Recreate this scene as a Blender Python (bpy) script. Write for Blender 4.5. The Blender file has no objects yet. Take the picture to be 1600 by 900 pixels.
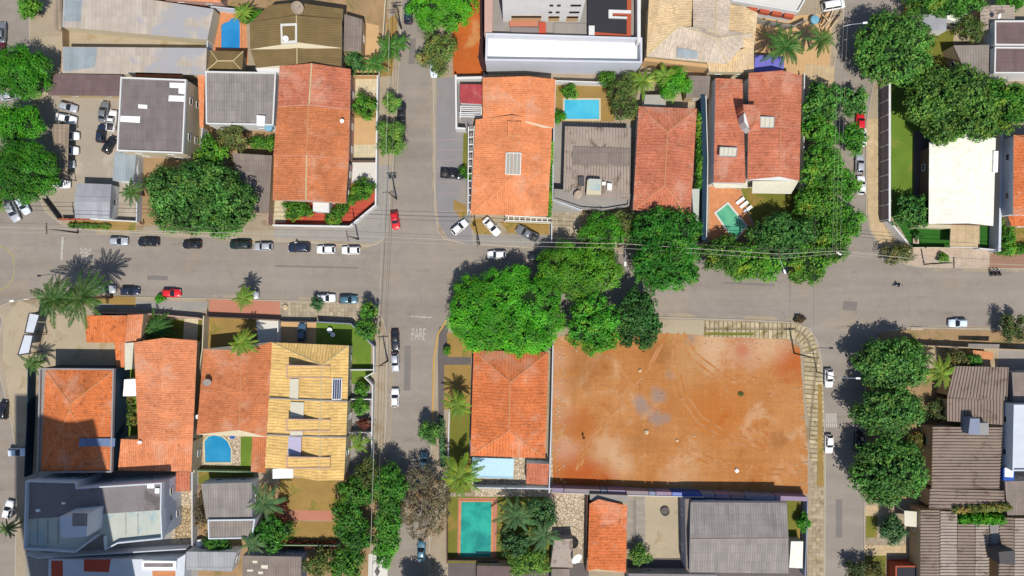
import bpy, bmesh, math, random
import numpy as np
from mathutils import Vector, Matrix
from mathutils.geometry import tessellate_polygon

R = random.Random(7)
S, H = 0.135, 142.0          # metres per photo unit at ground level, camera height
SCN = bpy.context.scene
COL = SCN.collection
PI = math.pi


def P(x, y, z=0.0):
    """survey point: photo position of something z metres above the street -> world point"""
    k = S * (H - z) / H
    return Vector(((x - 800) * k, (450 - y) * k, z))


def lin(v):
    v /= 255.0
    return v / 12.92 if v <= 0.04045 else ((v + 0.055) / 1.055) ** 2.4


def T(r, g, b, k=1.5):
    """surface colour that shows as sRGB r,g,b in full sun"""
    return tuple(min(lin(v) / k, 0.9) for v in (r, g, b))


# ------------------------------------------------------------------ materials
class NB:
    def __init__(s, name):
        s.m = bpy.data.materials.new(name)
        s.m.use_nodes = True
        s.nt = s.m.node_tree
        s.N = s.nt.nodes
        s.b = s.N['Principled BSDF']
        s.tc = s.N.new('ShaderNodeTexCoord')

    def new(s, t, **kw):
        n = s.N.new(t)
        for k, v in kw.items():
            setattr(n, k, v)
        return n

    def link(s, a, b):
        s.nt.links.new(a, b)

    def put(s, sock, v):
        if isinstance(v, bpy.types.NodeSocket):
            s.link(v, sock)
        elif isinstance(v, (tuple, list)) and len(v) == 3 and sock.type == 'RGBA':
            sock.default_value = (*v, 1)
        else:
            sock.default_value = v

    def math(s, op, a, b=0.0, c=0.0, clamp=False):
        n = s.new('ShaderNodeMath', operation=op, use_clamp=clamp)
        s.put(n.inputs[0], a)
        s.put(n.inputs[1], b)
        s.put(n.inputs[2], c)
        return n.outputs[0]

    def noise(s, scale, detail=3.0, rough=0.55, vec=None, dist=0.0):
        n = s.new('ShaderNodeTexNoise')
        n.inputs['Scale'].default_value = scale
        n.inputs['Detail'].default_value = detail
        n.inputs['Roughness'].default_value = rough
        n.inputs['Distortion'].default_value = dist
        s.link(vec or s.tc.outputs['Object'], n.inputs['Vector'])
        return n.outputs['Fac']

    def mapv(s, scale, rot=0.0, src='Object'):
        n = s.new('ShaderNodeMapping')
        n.inputs['Scale'].default_value = scale
        n.inputs['Rotation'].default_value = (0, 0, rot)
        s.link(s.tc.outputs[src], n.inputs['Vector'])
        return n.outputs[0]

    def ramp(s, fac, a, b):
        n = s.new('ShaderNodeMapRange')
        n.interpolation_type = 'SMOOTHSTEP'
        s.put(n.inputs['Value'], fac)
        n.inputs['From Min'].default_value = a
        n.inputs['From Max'].default_value = b
        return n.outputs[0]

    def mix(s, f, a, b):
        n = s.new('ShaderNodeMix', data_type='RGBA')
        s.put(n.inputs[0], f)
        s.put(n.inputs[6], a)
        s.put(n.inputs[7], b)
        return n.outputs[2]

    def mul(s, c, v):
        """colour times scalar"""
        n = s.new('ShaderNodeVectorMath', operation='SCALE')
        s.put(n.inputs[0], c if isinstance(c, bpy.types.NodeSocket) else tuple(c))
        s.put(n.inputs['Scale'], v)
        return n.outputs[0]

    def uv(s):
        n = s.new('ShaderNodeSeparateXYZ')
        s.link(s.tc.outputs['UV'], n.inputs[0])
        return n.outputs[0], n.outputs[1]

    def bump(s, h, strength=0.4, dist=0.05):
        n = s.new('ShaderNodeBump')
        n.inputs['Strength'].default_value = strength
        n.inputs['Distance'].default_value = dist
        s.link(h, n.inputs['Height'])
        s.link(n.outputs[0], s.b.inputs['Normal'])

    def done(s, col, rough=0.9, spec=0.25, metal=0.0):
        s.put(s.b.inputs['Base Color'], col)
        s.put(s.b.inputs['Roughness'], rough)
        s.b.inputs['Specular IOR Level'].default_value = spec
        s.b.inputs['Metallic'].default_value = metal
        return s.m


def mottled(name, c, var=0.18, s=0.25, s2=3.0, rough=0.9, tint=None, tthr=(0.52, 0.66), ts=0.2, bump=0.25, spec=0.2):
    n = NB(name)
    v = n.math('MULTIPLY_ADD', n.noise(s, 4), var * 3.2, 1 - var * 1.6)
    v = n.math('MULTIPLY', v, n.math('MULTIPLY_ADD', n.noise(s2, 4, 0.7), var * 2.6, 1 - var * 1.3))
    col = c
    if tint:
        col = n.mix(n.ramp(n.noise(ts, 5, 0.65, dist=0.5), *tthr), c, tint)
    if bump:
        n.bump(n.noise(s2 * 2, 3), bump, 0.05)
    return n.done(n.mul(col, v), rough, spec)


def tile(name, c, pitch=0.42, row=0.42, dark=0.35, speck=0.35, stain=0.25, pale=(0.55, 0.40, 0.30)):
    """clay roof tiles: columns down the slope, courses across it, mixed firing colours, lichen and newer tiles"""
    n = NB(name)
    u, v = n.uv()
    cell = n.new('ShaderNodeCombineXYZ')
    n.put(cell.inputs[0], n.math('FLOOR', n.math('DIVIDE', u, pitch * .5)))
    n.put(cell.inputs[1], n.math('FLOOR', n.math('DIVIDE', v, row)))
    wn = n.new('ShaderNodeTexWhiteNoise', noise_dimensions='2D')
    n.link(cell.outputs[0], wn.inputs['Vector'])
    wave = n.math('ABSOLUTE', n.math('SINE', n.math('MULTIPLY', u, PI / pitch)))
    course = n.math('FRACT', n.math('DIVIDE', v, row))
    prof = n.math('MULTIPLY', n.ramp(wave, 0.0, 0.55), n.math('MULTIPLY_ADD', n.ramp(course, 0.0, 0.3), 0.16, 0.84))
    big = n.noise(0.22, 5, 0.6)
    val = n.math('MULTIPLY_ADD', big, 0.9, 0.55)
    val = n.math('MULTIPLY', val, n.math('MULTIPLY_ADD', wn.outputs[0], 0.26, 0.87))
    val = n.math('MULTIPLY', val, n.math('MULTIPLY_ADD', n.noise(1.0, 4, 0.7, n.mapv((1.7, 0.16, 1), 0, 'UV')), 0.6, 0.70))
    val = n.math('MULTIPLY', val, n.math('MULTIPLY_ADD', prof, dark, 1 - dark))
    st = n.ramp(n.noise(1.1, 6, 0.75, dist=0.6), 0.50, 0.70)
    val = n.math('MULTIPLY', val, n.math('MULTIPLY_ADD', st, -stain * 1.6, 1.0))
    col = n.mul(c, n.math('MULTIPLY', val, 1.22))
    wz = n.math('MULTIPLY', n.ramp(n.noise(0.17, 5, 0.65, dist=0.5), 0.50, 0.70), 0.34 if speck else 0.0)
    col = n.mix(wz, col, pale)
    mould = n.ramp(n.noise(1.0, 5, 0.7, n.mapv((0.9, 0.13, 1), 0, 'UV')), 0.60, 0.76)
    col = n.mix(n.math('MULTIPLY', mould, stain * 1.3), col, (0.055, 0.04, 0.03))
    sp = n.math('MULTIPLY', n.ramp(n.noise(2.6, 3, 0.7), 0.62, 0.70), speck)
    col = n.mix(sp, col, pale)
    n.bump(prof, 0.4, 0.05)
    return n.done(col, 0.88, 0.2)


def corr(name, c, pitch=0.36, sheet=1.9, amp=0.22, stain=0.3, rough=0.85, seam=0.25, pale=None):
    """weathered corrugated sheets: ribs down the slope, overlaps every sheet length, run-off streaks"""
    n = NB(name)
    u, v = n.uv()
    wave = n.math('MULTIPLY_ADD', n.math('SINE', n.math('MULTIPLY', u, 2 * PI / pitch)), 0.5, 0.5)
    ov = n.ramp(n.math('FRACT', n.math('DIVIDE', v, sheet)), 0.0, 0.07)
    streakv = n.new('ShaderNodeMapping')
    streakv.inputs['Scale'].default_value = (1.4, 0.10, 1)
    n.link(n.tc.outputs['UV'], streakv.inputs[0])
    streak = n.noise(1.0, 5, 0.7, streakv.outputs[0])
    shn = n.new('ShaderNodeTexWhiteNoise', noise_dimensions='2D')
    cell = n.new('ShaderNodeCombineXYZ')
    n.put(cell.inputs[0], n.math('FLOOR', n.math('DIVIDE', u, 1.05)))
    n.put(cell.inputs[1], n.math('FLOOR', n.math('DIVIDE', v, sheet)))
    n.link(cell.outputs[0], shn.inputs['Vector'])
    val = n.math('MULTIPLY_ADD', streak, stain * 2.2, 1 - stain * 1.1)
    val = n.math('MULTIPLY', val, n.math('MULTIPLY_ADD', n.noise(0.3, 4), 0.6, 0.7))
    val = n.math('MULTIPLY', val, n.math('MULTIPLY_ADD', shn.outputs[0], 0.16, 0.92))
    val = n.math('MULTIPLY', val, n.math('MULTIPLY_ADD', wave, amp, 1 - amp * .6))
    val = n.math('MULTIPLY', val, n.math('MULTIPLY_ADD', ov, seam, 1 - seam))
    col = n.mul(c, val)
    if pale:
        col = n.mix(n.ramp(n.noise(0.16, 3, dist=0.4), 0.5, 0.62), col, pale)
    n.bump(wave, 0.5, 0.05)
    return n.done(col, rough, 0.25)


def slabs(name, c, px=0.9, py=0.9, line=0.35, var=0.2, tint=None, lw=.13):
    n = NB(name)
    o = n.new('ShaderNodeSeparateXYZ')
    n.link(n.tc.outputs['UV'], o.inputs[0])
    fx = n.math('FRACT', n.math('DIVIDE', o.outputs[0], px))
    fy = n.math('FRACT', n.math('DIVIDE', o.outputs[1], py))
    ln = n.math('MULTIPLY', n.ramp(fx, lw * .5, lw), n.ramp(fy, 0, 0.13))
    cell = n.new('ShaderNodeCombineXYZ')
    n.put(cell.inputs[0], n.math('FLOOR', n.math('DIVIDE', o.outputs[0], px)))
    n.put(cell.inputs[1], n.math('FLOOR', n.math('DIVIDE', o.outputs[1], py)))
    wn = n.new('ShaderNodeTexWhiteNoise', noise_dimensions='2D')
    n.link(cell.outputs[0], wn.inputs['Vector'])
    v = n.math('MULTIPLY_ADD', wn.outputs[0], var, 1 - var * .5)
    v = n.math('MULTIPLY', v, n.math('MULTIPLY_ADD', n.noise(0.7, 5, 0.65), 0.7, 0.65))
    v = n.math('MULTIPLY', v, n.math('MULTIPLY_ADD', ln, line, 1 - line))
    col = c
    if tint:
        col = n.mix(n.ramp(n.noise(0.5, 4, 0.7), 0.5, 0.65), c, tint)
    return n.done(n.mul(col, v), 0.9, 0.15)


def plain(name, c, rough=0.5, spec=0.4, metal=0.0, var=0.06):
    n = NB(name)
    v = n.math('MULTIPLY_ADD', n.noise(1.5, 3), var * 4, 1 - var * 2)
    return n.done(n.mul(c, v), rough, spec, metal)


def leafmat(name, c1, c2, trans=0.25, yellow=None):
    """foliage: each leaf its own tone between two greens, light through the blade"""
    n = NB(name)
    g = n.new('ShaderNodeNewGeometry')
    oi = n.new('ShaderNodeObjectInfo')
    rnd = g.outputs['Random Per Island']
    col = n.mix(rnd, c1, c2)
    if yellow:
        col = n.mix(n.math('MULTIPLY', n.ramp(n.noise(0.28, 3), 0.5, 0.68), 0.7), col, yellow)
    pat = n.math('MULTIPLY_ADD', n.noise(0.45, 3), 1.1, 0.45)
    tint = n.new('ShaderNodeMix', data_type='RGBA', blend_type='MULTIPLY')
    tint.inputs[0].default_value = 1
    ol = n.new('ShaderNodeMix', data_type='RGBA', blend_type='MULTIPLY')
    n.put(ol.inputs[0], n.math('MULTIPLY', n.ramp(n.noise(0.55, 4, 0.7), .46, .66), .8))
    n.link(col, ol.inputs[6])
    ol.inputs[7].default_value = (1.75, 1.0, .9, 1)
    col = ol.outputs[2]
    pat = n.math('MULTIPLY', pat, n.math('MULTIPLY_ADD', n.ramp(n.noise(0.13, 2), .38, .62), 0.55, 0.72))
    n.link(n.mul(col, pat), tint.inputs[6])
    n.link(oi.outputs['Color'], tint.inputs[7])
    m = n.done(tint.outputs[2], 0.55, 0.25)
    tr = n.new('ShaderNodeBsdfTranslucent')
    n.link(tint.outputs[2], tr.inputs[0])
    mx = n.new('ShaderNodeMixShader')
    mx.inputs[0].default_value = trans
    n.link(n.b.outputs[0], mx.inputs[1])
    n.link(tr.outputs[0], mx.inputs[2])
    n.link(mx.outputs[0], n.N['Material Output'].inputs[0])
    return m


def watermat(name, c, deep):
    n = NB(name)
    col = n.mix(n.ramp(n.noise(0.22, 3, dist=0.4), 0.35, 0.65), c, deep)
    col = n.mul(col, n.math('MULTIPLY_ADD', n.noise(2.5, 3, dist=1.5), 0.3, 0.85))
    n.bump(n.noise(3.0, 3), 0.12, 0.03)
    return n.done(col, 0.08, 0.5)


def asphaltmat(name, c):
    n = NB(name)
    v = n.math('MULTIPLY_ADD', n.noise(0.05, 5, 0.6), 0.42, 0.79)
    v = n.math('MULTIPLY', v, n.math('MULTIPLY_ADD', n.noise(0.5, 6, 0.7), 0.34, 0.83))
    v = n.math('MULTIPLY', v, n.math('MULTIPLY_ADD', n.noise(9.0, 2, 0.8), 0.22, 0.89))
    # tracks along the avenue
    st = n.noise(1.0, 4, 0.6, n.mapv((0.012, 0.30, 1)))
    v = n.math('MULTIPLY', v, n.math('MULTIPLY_ADD', st, 0.5, 0.75))
    # hairline cracks
    vo = n.new('ShaderNodeTexVoronoi', feature='DISTANCE_TO_EDGE')
    vo.inputs['Scale'].default_value = 0.06
    wob = n.new('ShaderNodeVectorMath', operation='ADD')
    wn = n.new('ShaderNodeTexNoise')
    wn.inputs['Scale'].default_value = 0.25
    wn.inputs['Detail'].default_value = 5
    n.link(n.tc.outputs['Object'], wn.inputs[0])
    sc = n.mul(wn.outputs['Color'], 5.0)
    n.link(n.tc.outputs['Object'], wob.inputs[0])
    n.link(sc, wob.inputs[1])
    n.link(wob.outputs[0], vo.inputs['Vector'])
    crack = n.ramp(vo.outputs[0], 0.0, 0.012)
    v = n.math('MULTIPLY', v, n.math('MULTIPLY_ADD', crack, 0.08, 0.92))
    oil = n.ramp(n.noise(0.35, 5, 0.6, n.mapv((0.35, 1.3, 1))), 0.60, 0.74)
    v = n.math('MULTIPLY', v, n.math('MULTIPLY_ADD', oil, -0.22, 1.0))
    dust = n.ramp(n.noise(0.09, 6, 0.7, dist=0.5), 0.52, 0.72)
    col = n.mix(n.math('MULTIPLY', dust, 0.5), c, T(178, 158, 132))
    n.bump(n.noise(14, 2), 0.2, 0.02)
    return n.done(n.mul(col, v), 0.85, 0.3)


_pale, _rose, _grey, _dk, _red = T(226, 186, 146), T(216, 164, 134), T(160, 146, 140), T(150, 92, 44), T(196, 84, 34)
EARTH_BLOBS = [(886, 704, 22, _rose, .8), (950, 704, 30, _pale, .7), (968, 728, 22, _pale, .6), (1062, 748, 30, _pale, .45), (1112, 544, 36, _pale, .95), (1164, 546, 28, _rose, .85), (1215, 545, 24, _pale, .8),
               (1190, 540, 26, _pale, .6), (1060, 540, 34, T(200, 152, 96), .7), (1076, 580, 30, T(204, 154, 100), .5), (882, 650, 22, _rose, .5), (872, 560, 20, _rose, .7), (872, 610, 18, _rose, .6),
               (1030, 552, 24, _dk, .55), (922, 566, 34, _dk, .45), (900, 600, 22, _dk, .3), (1238, 566, 30, _red, .6), (1216, 690, 16, _dk, .5), (900, 744, 34, _red, .7), (940, 748, 26, _red, .5), (1160, 546, 12, _red, .5),
               (1120, 650, 46, T(206, 118, 44), .5), (1010, 690, 26, _dk, .3), (906, 660, 26, T(188, 100, 36), .6),
               (998, 626, 11, _grey, .75), (1027, 618, 13, _grey, .75), (1006, 640, 12, _grey, .7), (1024, 652, 13, _grey, .75), (1040, 652, 9, _grey, .65), (1078, 530, 9, _grey, .7), (1046, 586, 8, _grey, .35)]


def earthmat(name):
    n = NB(name)
    a, b, cc, d = T(198, 130, 72), T(218, 172, 130), T(184, 102, 44), T(206, 144, 88)
    col = n.mix(n.ramp(n.noise(0.07, 5, 0.6, dist=0.6), 0.35, 0.65), a, d)
    col = n.mix(n.math('MULTIPLY', n.ramp(n.noise(0.10, 6, 0.7, dist=1.0), 0.54, 0.68), 0.75), col, b)
    col = n.mix(n.math('MULTIPLY', n.ramp(n.noise(0.16, 5, 0.65, dist=0.8), 0.56, 0.72), 0.7), col, cc)
    w = n.new('ShaderNodeTexWave')
    w.inputs['Scale'].default_value = 0.55
    w.inputs['Distortion'].default_value = 9
    w.inputs['Detail'].default_value = 4
    w.inputs['Detail Scale'].default_value = 0.35
    n.link(n.mapv((1, 1, 1), 0.9), w.inputs['Vector'])
    trk = n.noise(1.0, 4, 0.6, n.mapv((0.9, 0.06, 1), 0.5))
    trk2 = n.noise(1.0, 4, 0.6, n.mapv((0.08, 1.1, 1), 0.25))
    v = n.math('MULTIPLY_ADD', w.outputs['Fac'], 0.04, 0.98)
    v = n.math('MULTIPLY', v, n.math('MULTIPLY_ADD', trk, 0.36, 0.82))
    v = n.math('MULTIPLY', v, n.math('MULTIPLY_ADD', trk2, 0.36, 0.82))
    v = n.math('MULTIPLY', v, n.math('MULTIPLY_ADD', n.noise(1.6, 6, 0.75), 0.6, 0.70))
    col = n.mul(col, v)
    g = n.new('ShaderNodeNewGeometry')
    wob = n.noise(0.35, 5, 0.75)
    for px, py, r, tone, amt in EARTH_BLOBS:
        p = P(px, py, 0)
        dv = n.new('ShaderNodeVectorMath', operation='DISTANCE')
        n.link(g.outputs['Position'], dv.inputs[0])
        dv.inputs[1].default_value = (p.x, p.y, .13)
        dd = n.math('ADD', n.math('DIVIDE', dv.outputs['Value'], r * S), n.math('MULTIPLY_ADD', wob, 2.6, -1.3))
        col = n.mix(n.math('MULTIPLY', n.ramp(dd, 1.5, 0.2), amt * .9), col, tone)
    sp = n.ramp(n.noise(2.8, 3, 0.8), 0.665, 0.70)
    col = n.mix(n.math('MULTIPLY', sp, 0.6), col, T(226, 190, 150))
    n.bump(n.noise(2.0, 5, 0.7), 0.6, 0.15)
    return n.done(col, 0.95, 0.1)


def mosaicmat(name, c, line, scale=1.2):
    n = NB(name)
    vo = n.new('ShaderNodeTexVoronoi', feature='DISTANCE_TO_EDGE')
    vo.inputs['Scale'].default_value = scale
    n.link(n.tc.outputs['Object'], vo.inputs['Vector'])
    col = n.mix(n.ramp(vo.outputs[0], 0.02, 0.12), line, n.mul(c, n.math('MULTIPLY_ADD', n.noise(1.0, 5, 0.8), 1.0, 0.5)))
    return n.done(col, 0.9, 0.2)


M = {}
M['asphalt'] = asphaltmat('worn_asphalt', T(163, 152, 140))
M['bayasphalt'] = mottled('parking_asphalt', T(156, 151, 150), 0.1, 0.2, 4, tint=T(168, 158, 146), ts=.12)
M['pave'] = mottled('concrete_pavement', T(182, 166, 142), 0.16, 0.12, 2.0, tint=T(162, 142, 114), ts=0.15)
M['kerb'] = mottled('kerb_stone', T(196, 186, 168), 0.12, 0.4, 4)
M['yellowkerb'] = mottled('yellow_painted_kerb', T(212, 168, 92), 0.14, 0.6, 4)
M['ground'] = mottled('bare_ground', T(168, 148, 112), 0.2, 0.05, 1.0, tint=T(120, 120, 66), ts=0.06)
M['tanyard'] = mottled('sandy_concrete', T(194, 178, 150), 0.12, 0.15, 2, tint=T(180, 160, 126), ts=0.25)
M['lot'] = mottled('dusty_concrete_lot', T(182, 170, 152), 0.10, 0.15, 2, tint=T(198, 186, 168), ts=0.2)
M['soil'] = mottled('dry_tan_soil', T(178, 146, 108), 0.2, 0.2, 2.5, tint=T(150, 134, 88), ts=0.3)
M['drygrass'] = mottled('dry_grass', T(172, 140, 80), 0.22, 0.2, 3.0, tint=T(136, 128, 58), ts=0.25)
M['olivegrass'] = mottled('olive_lawn', T(128, 128, 52), 0.2, 0.15, 3.0, tint=T(164, 132, 70), ts=0.18)
M['lawn'] = mottled('green_lawn', T(112, 142, 50), 0.2, 0.2, 3.0, tint=T(140, 146, 66), ts=0.2)
M['deeplawn'] = mottled('watered_lawn', T(52, 110, 36), 0.16, 0.25, 3.0)
M['earth'] = earthmat('red_laterite_earth')
M['redearth'] = mottled('raw_orange_soil', T(206, 108, 48), 0.16, 0.15, 1.5, tint=T(214, 150, 92), ts=0.12)
M['darkstrip'] = mottled('dark_purple_brown', T(70, 46, 46), 0.2, 0.4, 3)
M['greydust'] = mottled('grey_cement_dust', T(172, 148, 128), 0.14, 0.5, 3)
M['pink'] = mottled('pink_terracotta_floor', T(204, 138, 112), 0.08, 0.2, 2)
M['redfloor'] = mottled('red_tile_floor', T(206, 92, 70), 0.10, 0.2, 2)
M['orangefloor'] = slabs('orange_deck_tiles', T(226, 154, 106), 0.6, 0.6, 0.12, 0.12)
M['creamfloor'] = slabs('cream_floor_tiles', T(226, 212, 176), 0.9, 0.9, 0.2, 0.08)
M['peach'] = mottled('peach_concrete', T(222, 182, 132), 0.10, 0.3, 2)
M['whitefloor'] = mottled('white_terrace', T(238, 234, 224), 0.05, 0.3, 2)
M['conc'] = mottled('grey_concrete', T(168, 162, 154), 0.12, 0.3, 2.5)
M['darkconc'] = mottled('dark_concrete', T(116, 108, 104), 0.14, 0.3, 2.5)
M['sidepave'] = slabs('pavement_slabs', T(204, 186, 150), 0.95, 7.0, 0.55, 0.4, T(160, 142, 92), .34)
M['sidepave2'] = slabs('pavement_blocks', T(190, 172, 142), 0.8, 0.8, 0.4, 0.4, T(158, 140, 96))
M['tanside'] = slabs('tan_pavement', T(214, 188, 148), 1.6, 1.6, 0.14, 0.1)
M['pinkside'] = slabs('pink_pavement', T(206, 184, 162), 1.5, 1.5, 0.12, 0.1)
M['brownside'] = mottled('brown_pavement', T(170, 132, 108), 0.12, 0.3, 2)
M['cobble'] = slabs('cobble_paving', T(188, 172, 146), 0.8, 0.8, 0.4, 0.4)
M['mosaic'] = mosaicmat('stone_mosaic', T(206, 180, 140), T(120, 104, 76), 1.3)
M['mosaic2'] = mosaicmat('pale_broken_stone', T(222, 204, 178), T(150, 130, 100), 1.6)
M['paint'] = mottled('worn_road_paint', T(208, 203, 194), 0.15, 1.0, 5, tint=T(168, 158, 146), ts=1.4, tthr=(0.50, 0.64))
M['ypaint'] = mottled('worn_yellow_paint', T(184, 168, 118), 0.15, 1.0, 5, tint=T(158, 148, 136), ts=1.0, tthr=(0.48, 0.62))
# walls
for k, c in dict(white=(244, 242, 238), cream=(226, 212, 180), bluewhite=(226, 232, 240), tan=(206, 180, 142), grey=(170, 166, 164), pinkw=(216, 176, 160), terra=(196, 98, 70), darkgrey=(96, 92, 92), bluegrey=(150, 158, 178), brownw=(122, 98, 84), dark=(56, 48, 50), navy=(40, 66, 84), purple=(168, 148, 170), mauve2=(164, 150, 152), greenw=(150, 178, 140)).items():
    M[k] = mottled(k + '_render', T(*c), 0.07, 0.5, 3, 0.85, bump=0.1)
# roofs
M['tileA'] = tile('orange_clay_tiles', T(228, 142, 94), 0.42, speck=0.25, stain=0.12, dark=0.26)
M['tileB'] = tile('rust_clay_tiles', T(204, 124, 80), 0.42, speck=0.45, stain=0.2)
M['tileG'] = tile('fired_orange_clay_tiles', T(214, 120, 70), 0.62, speck=0.35, stain=0.24, dark=0.3)
M['tileC'] = tile('red_brown_clay_tiles', T(198, 118, 88), 0.6, speck=0.5, stain=0.24, dark=0.26)
M['tileD'] = tile('bright_orange_clay_tiles', T(214, 118, 68), 0.6, speck=0.3, stain=0.34, dark=0.28)
M['tileE'] = tile('salmon_clay_tiles', T(226, 142, 98), 0.45, speck=0.2, stain=0.2)
M['tileF'] = tile('stained_orange_tiles', T(220, 124, 70), 0.45, speck=0.2, stain=0.36, dark=.28)
M['tilebeige'] = tile('beige_concrete_tiles', T(222, 192, 148), 0.5, speck=0.2, stain=0.15, pale=T(226, 210, 190), dark=0.25)
M['tilebeige2'] = tile('pale_grey_beige_tiles', T(206, 188, 168), 0.45, speck=0.2, stain=0.12, pale=T(222, 206, 190), dark=0.22)
M['tileyellow'] = tile('straw_yellow_tiles', T(232, 192, 120), 0.6, 0.9, speck=0.1, stain=0.08, pale=T(236, 214, 160), dark=0.42)
M['tilewhite'] = slabs('white_painted_sheet', (0.74, 0.73, 0.61), 0.9, 1.1, 0.10, 0.04)
M['tilered'] = tile('dark_red_tiles', T(178, 76, 80), 0.45, speck=0.1, stain=0.1, dark=0.2)
M['olive'] = corr('olive_brown_roof', T(136, 114, 74), 0.5, 3.0, 0.16, 0.12, seam=0.08)
M['corrgrey'] = corr('grey_fibre_cement', T(160, 152, 146), 0.5, 1.9, 0.22, 0.35)
M['corrgrey2'] = corr('pale_fibre_cement', T(160, 150, 140), 0.55, 2.0, 0.26, 0.3)
M['corrdark'] = corr('dark_fibre_cement', T(138, 127, 124), 0.45, 2.2, 0.14, 0.2)
M['corrbrown'] = corr('brown_fibre_cement', T(150, 136, 126), 0.5, 2.2, 0.18, 0.25)
M['corrmauve'] = corr('mauve_brown_roof', T(128, 106, 104), 0.5, 2.4, 0.14, 0.2)
M['canal'] = mottled('weathered_channel_sheet', T(162, 144, 130), 0.16, 0.25, 2.5, tint=T(136, 116, 104), ts=0.4)
M['slatpave'] = slabs('ribbed_paving', T(172, 162, 150), 0.5, 9.0, 0.3, 0.12)
M['canal2'] = mottled('pale_channel_sheet', T(188, 172, 158), 0.14, 0.3, 2.5, tint=T(136, 118, 106), ts=0.4)
M['paleroof'] = corr('pale_dusty_sheet_roof', T(206, 192, 176), 0.8, 9.0, 0.05, 0.14, pale=T(186, 184, 186), seam=0.05)
M['bluepale'] = corr('new_bluish_sheet', T(166, 176, 180), 0.6, 9.0, 0.05, 0.05, seam=0.02)
M['metalgrey'] = corr('light_grey_metal_sheet', T(176, 178, 182), 0.6, 5.0, 0.06, 0.12, rough=0.6)
M['woodsheet'] = corr('rusty_carport_sheet', T(164, 146, 126), 0.9, 4, 0.2, 0.5)
M['charcoal'] = mottled('charcoal_roof', T(62, 62, 68), 0.12, 0.3, 2.5)
M['terrazzo'] = mottled('pale_green_roof_slab', T(208, 212, 200), 0.12, 0.25, 2.5, tint=T(178, 200, 202), ts=0.3)  # bluish tint paints skylit shade into the slab colour
M['darkslab'] = mottled('bitumen_roof', T(150, 142, 142), 0.14, 0.15, 2.5, tint=T(120, 112, 110), ts=0.12)
M['ridge'] = mottled('mortar_ridge', T(226, 164, 118), 0.14, 0.8, 4)
M['ridgepale'] = mottled('pale_mortar_ridge', T(226, 208, 160), 0.1, 0.8, 4)
M['ridgegrey'] = mottled('grey_ridge', T(176, 160, 140), 0.1, 0.8, 4)
M['slateblue'] = corr('blue_grey_sheet', T(118, 140, 176), .5, 4.0, .06, .15)
M['gutter'] = mottled('gutter_dust', T(182, 164, 138), .14, .3, 3, tint=T(160, 150, 138), ts=.25, tthr=(.44, .6))
M['asphaltpatch'] = mottled('asphalt_repair', T(140, 132, 126), .1, .4, 5)
M['rut'] = mottled('wheel_rut_soil', T(208, 146, 96), .14, .5, 3, tint=T(196, 126, 66), ts=.35, tthr=(.44, .58))
M['whiteslab'] = mottled('white_screed', (0.86, 0.85, 0.80), 0.03, 0.3, 2)
M['palewall'] = mottled('pale_grey_render', T(226, 228, 236), 0.05, 0.4, 3)
M['skylight'] = plain('translucent_sheet', T(190, 184, 170), 0.35, 0.5)
M['clearsheet'] = plain('milky_sheet', T(236, 230, 206), 0.4, 0.5)
M['panel'] = plain('solar_glass', (0.045, 0.06, 0.11), 0.12, 0.6)
M['bluetarp'] = plain('violet_blue_tarp', T(128, 124, 214), 0.6, 0.3)
M['lilac'] = plain('lilac_awning', T(206, 200, 226), 0.6, 0.3)
M['tankblue'] = plain('blue_plastic', T(132, 190, 214), 0.4, 0.5)
M['tankdeep'] = plain('deep_blue_plastic', T(40, 92, 190), 0.4, 0.5)
M['metal'] = plain('galvanised_steel', (0.42, 0.43, 0.45), 0.4, 0.5, 0.6)
M['whitemetal'] = plain('white_painted_steel', (0.74, 0.74, 0.72), 0.4, 0.5)
M['darkmetal'] = plain('dark_steel', (0.045, 0.042, 0.045), 0.5, 0.4)
M['polec'] = mottled('pole_concrete', T(120, 112, 104), 0.1, 0.8, 3)
M['wire'] = plain('weathered_cable', T(190, 182, 168, 1.3), 0.5, 0.4)
M['darkwire'] = plain('dark_cable', T(110, 104, 96, 1.3), 0.6, 0.3)
M['lampglass'] = plain('lamp_cover', (0.8, 0.8, 0.76), 0.3, 0.5)
M['plastic'] = plain('white_plastic', (0.8, 0.8, 0.78), 0.45, 0.4)
M['glass'] = plain('dark_window_glass', (0.016, 0.02, 0.026), 0.08, 0.6)
M['wglass'] = plain('house_window_glass', (0.05, 0.065, 0.08), 0.1, 0.6)
M['tyre'] = plain('tyre_rubber', (0.018, 0.018, 0.02), 0.8, 0.2)
M['rim'] = plain('alloy_rim', (0.45, 0.45, 0.47), 0.35, 0.5, 0.5)
M['head'] = plain('headlight_lens', (0.7, 0.72, 0.74), 0.15, 0.6)
M['tail'] = plain('tail_lens', (0.35, 0.012, 0.012), 0.2, 0.5)
M['bark'] = mottled('tree_bark', T(112, 88, 66), 0.2, 1.0, 5)
M['palebark'] = mottled('pale_palm_bark', T(150, 126, 100), 0.2, 1.0, 5)
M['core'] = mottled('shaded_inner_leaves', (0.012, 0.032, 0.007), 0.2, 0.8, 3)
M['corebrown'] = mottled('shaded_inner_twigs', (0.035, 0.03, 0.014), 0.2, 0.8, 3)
M['wood'] = mottled('weathered_timber', T(122, 92, 66), 0.2, 0.6, 4)
M['stone'] = mottled('pale_rubble', T(226, 200, 164), 0.2, 0.8, 3)
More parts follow.
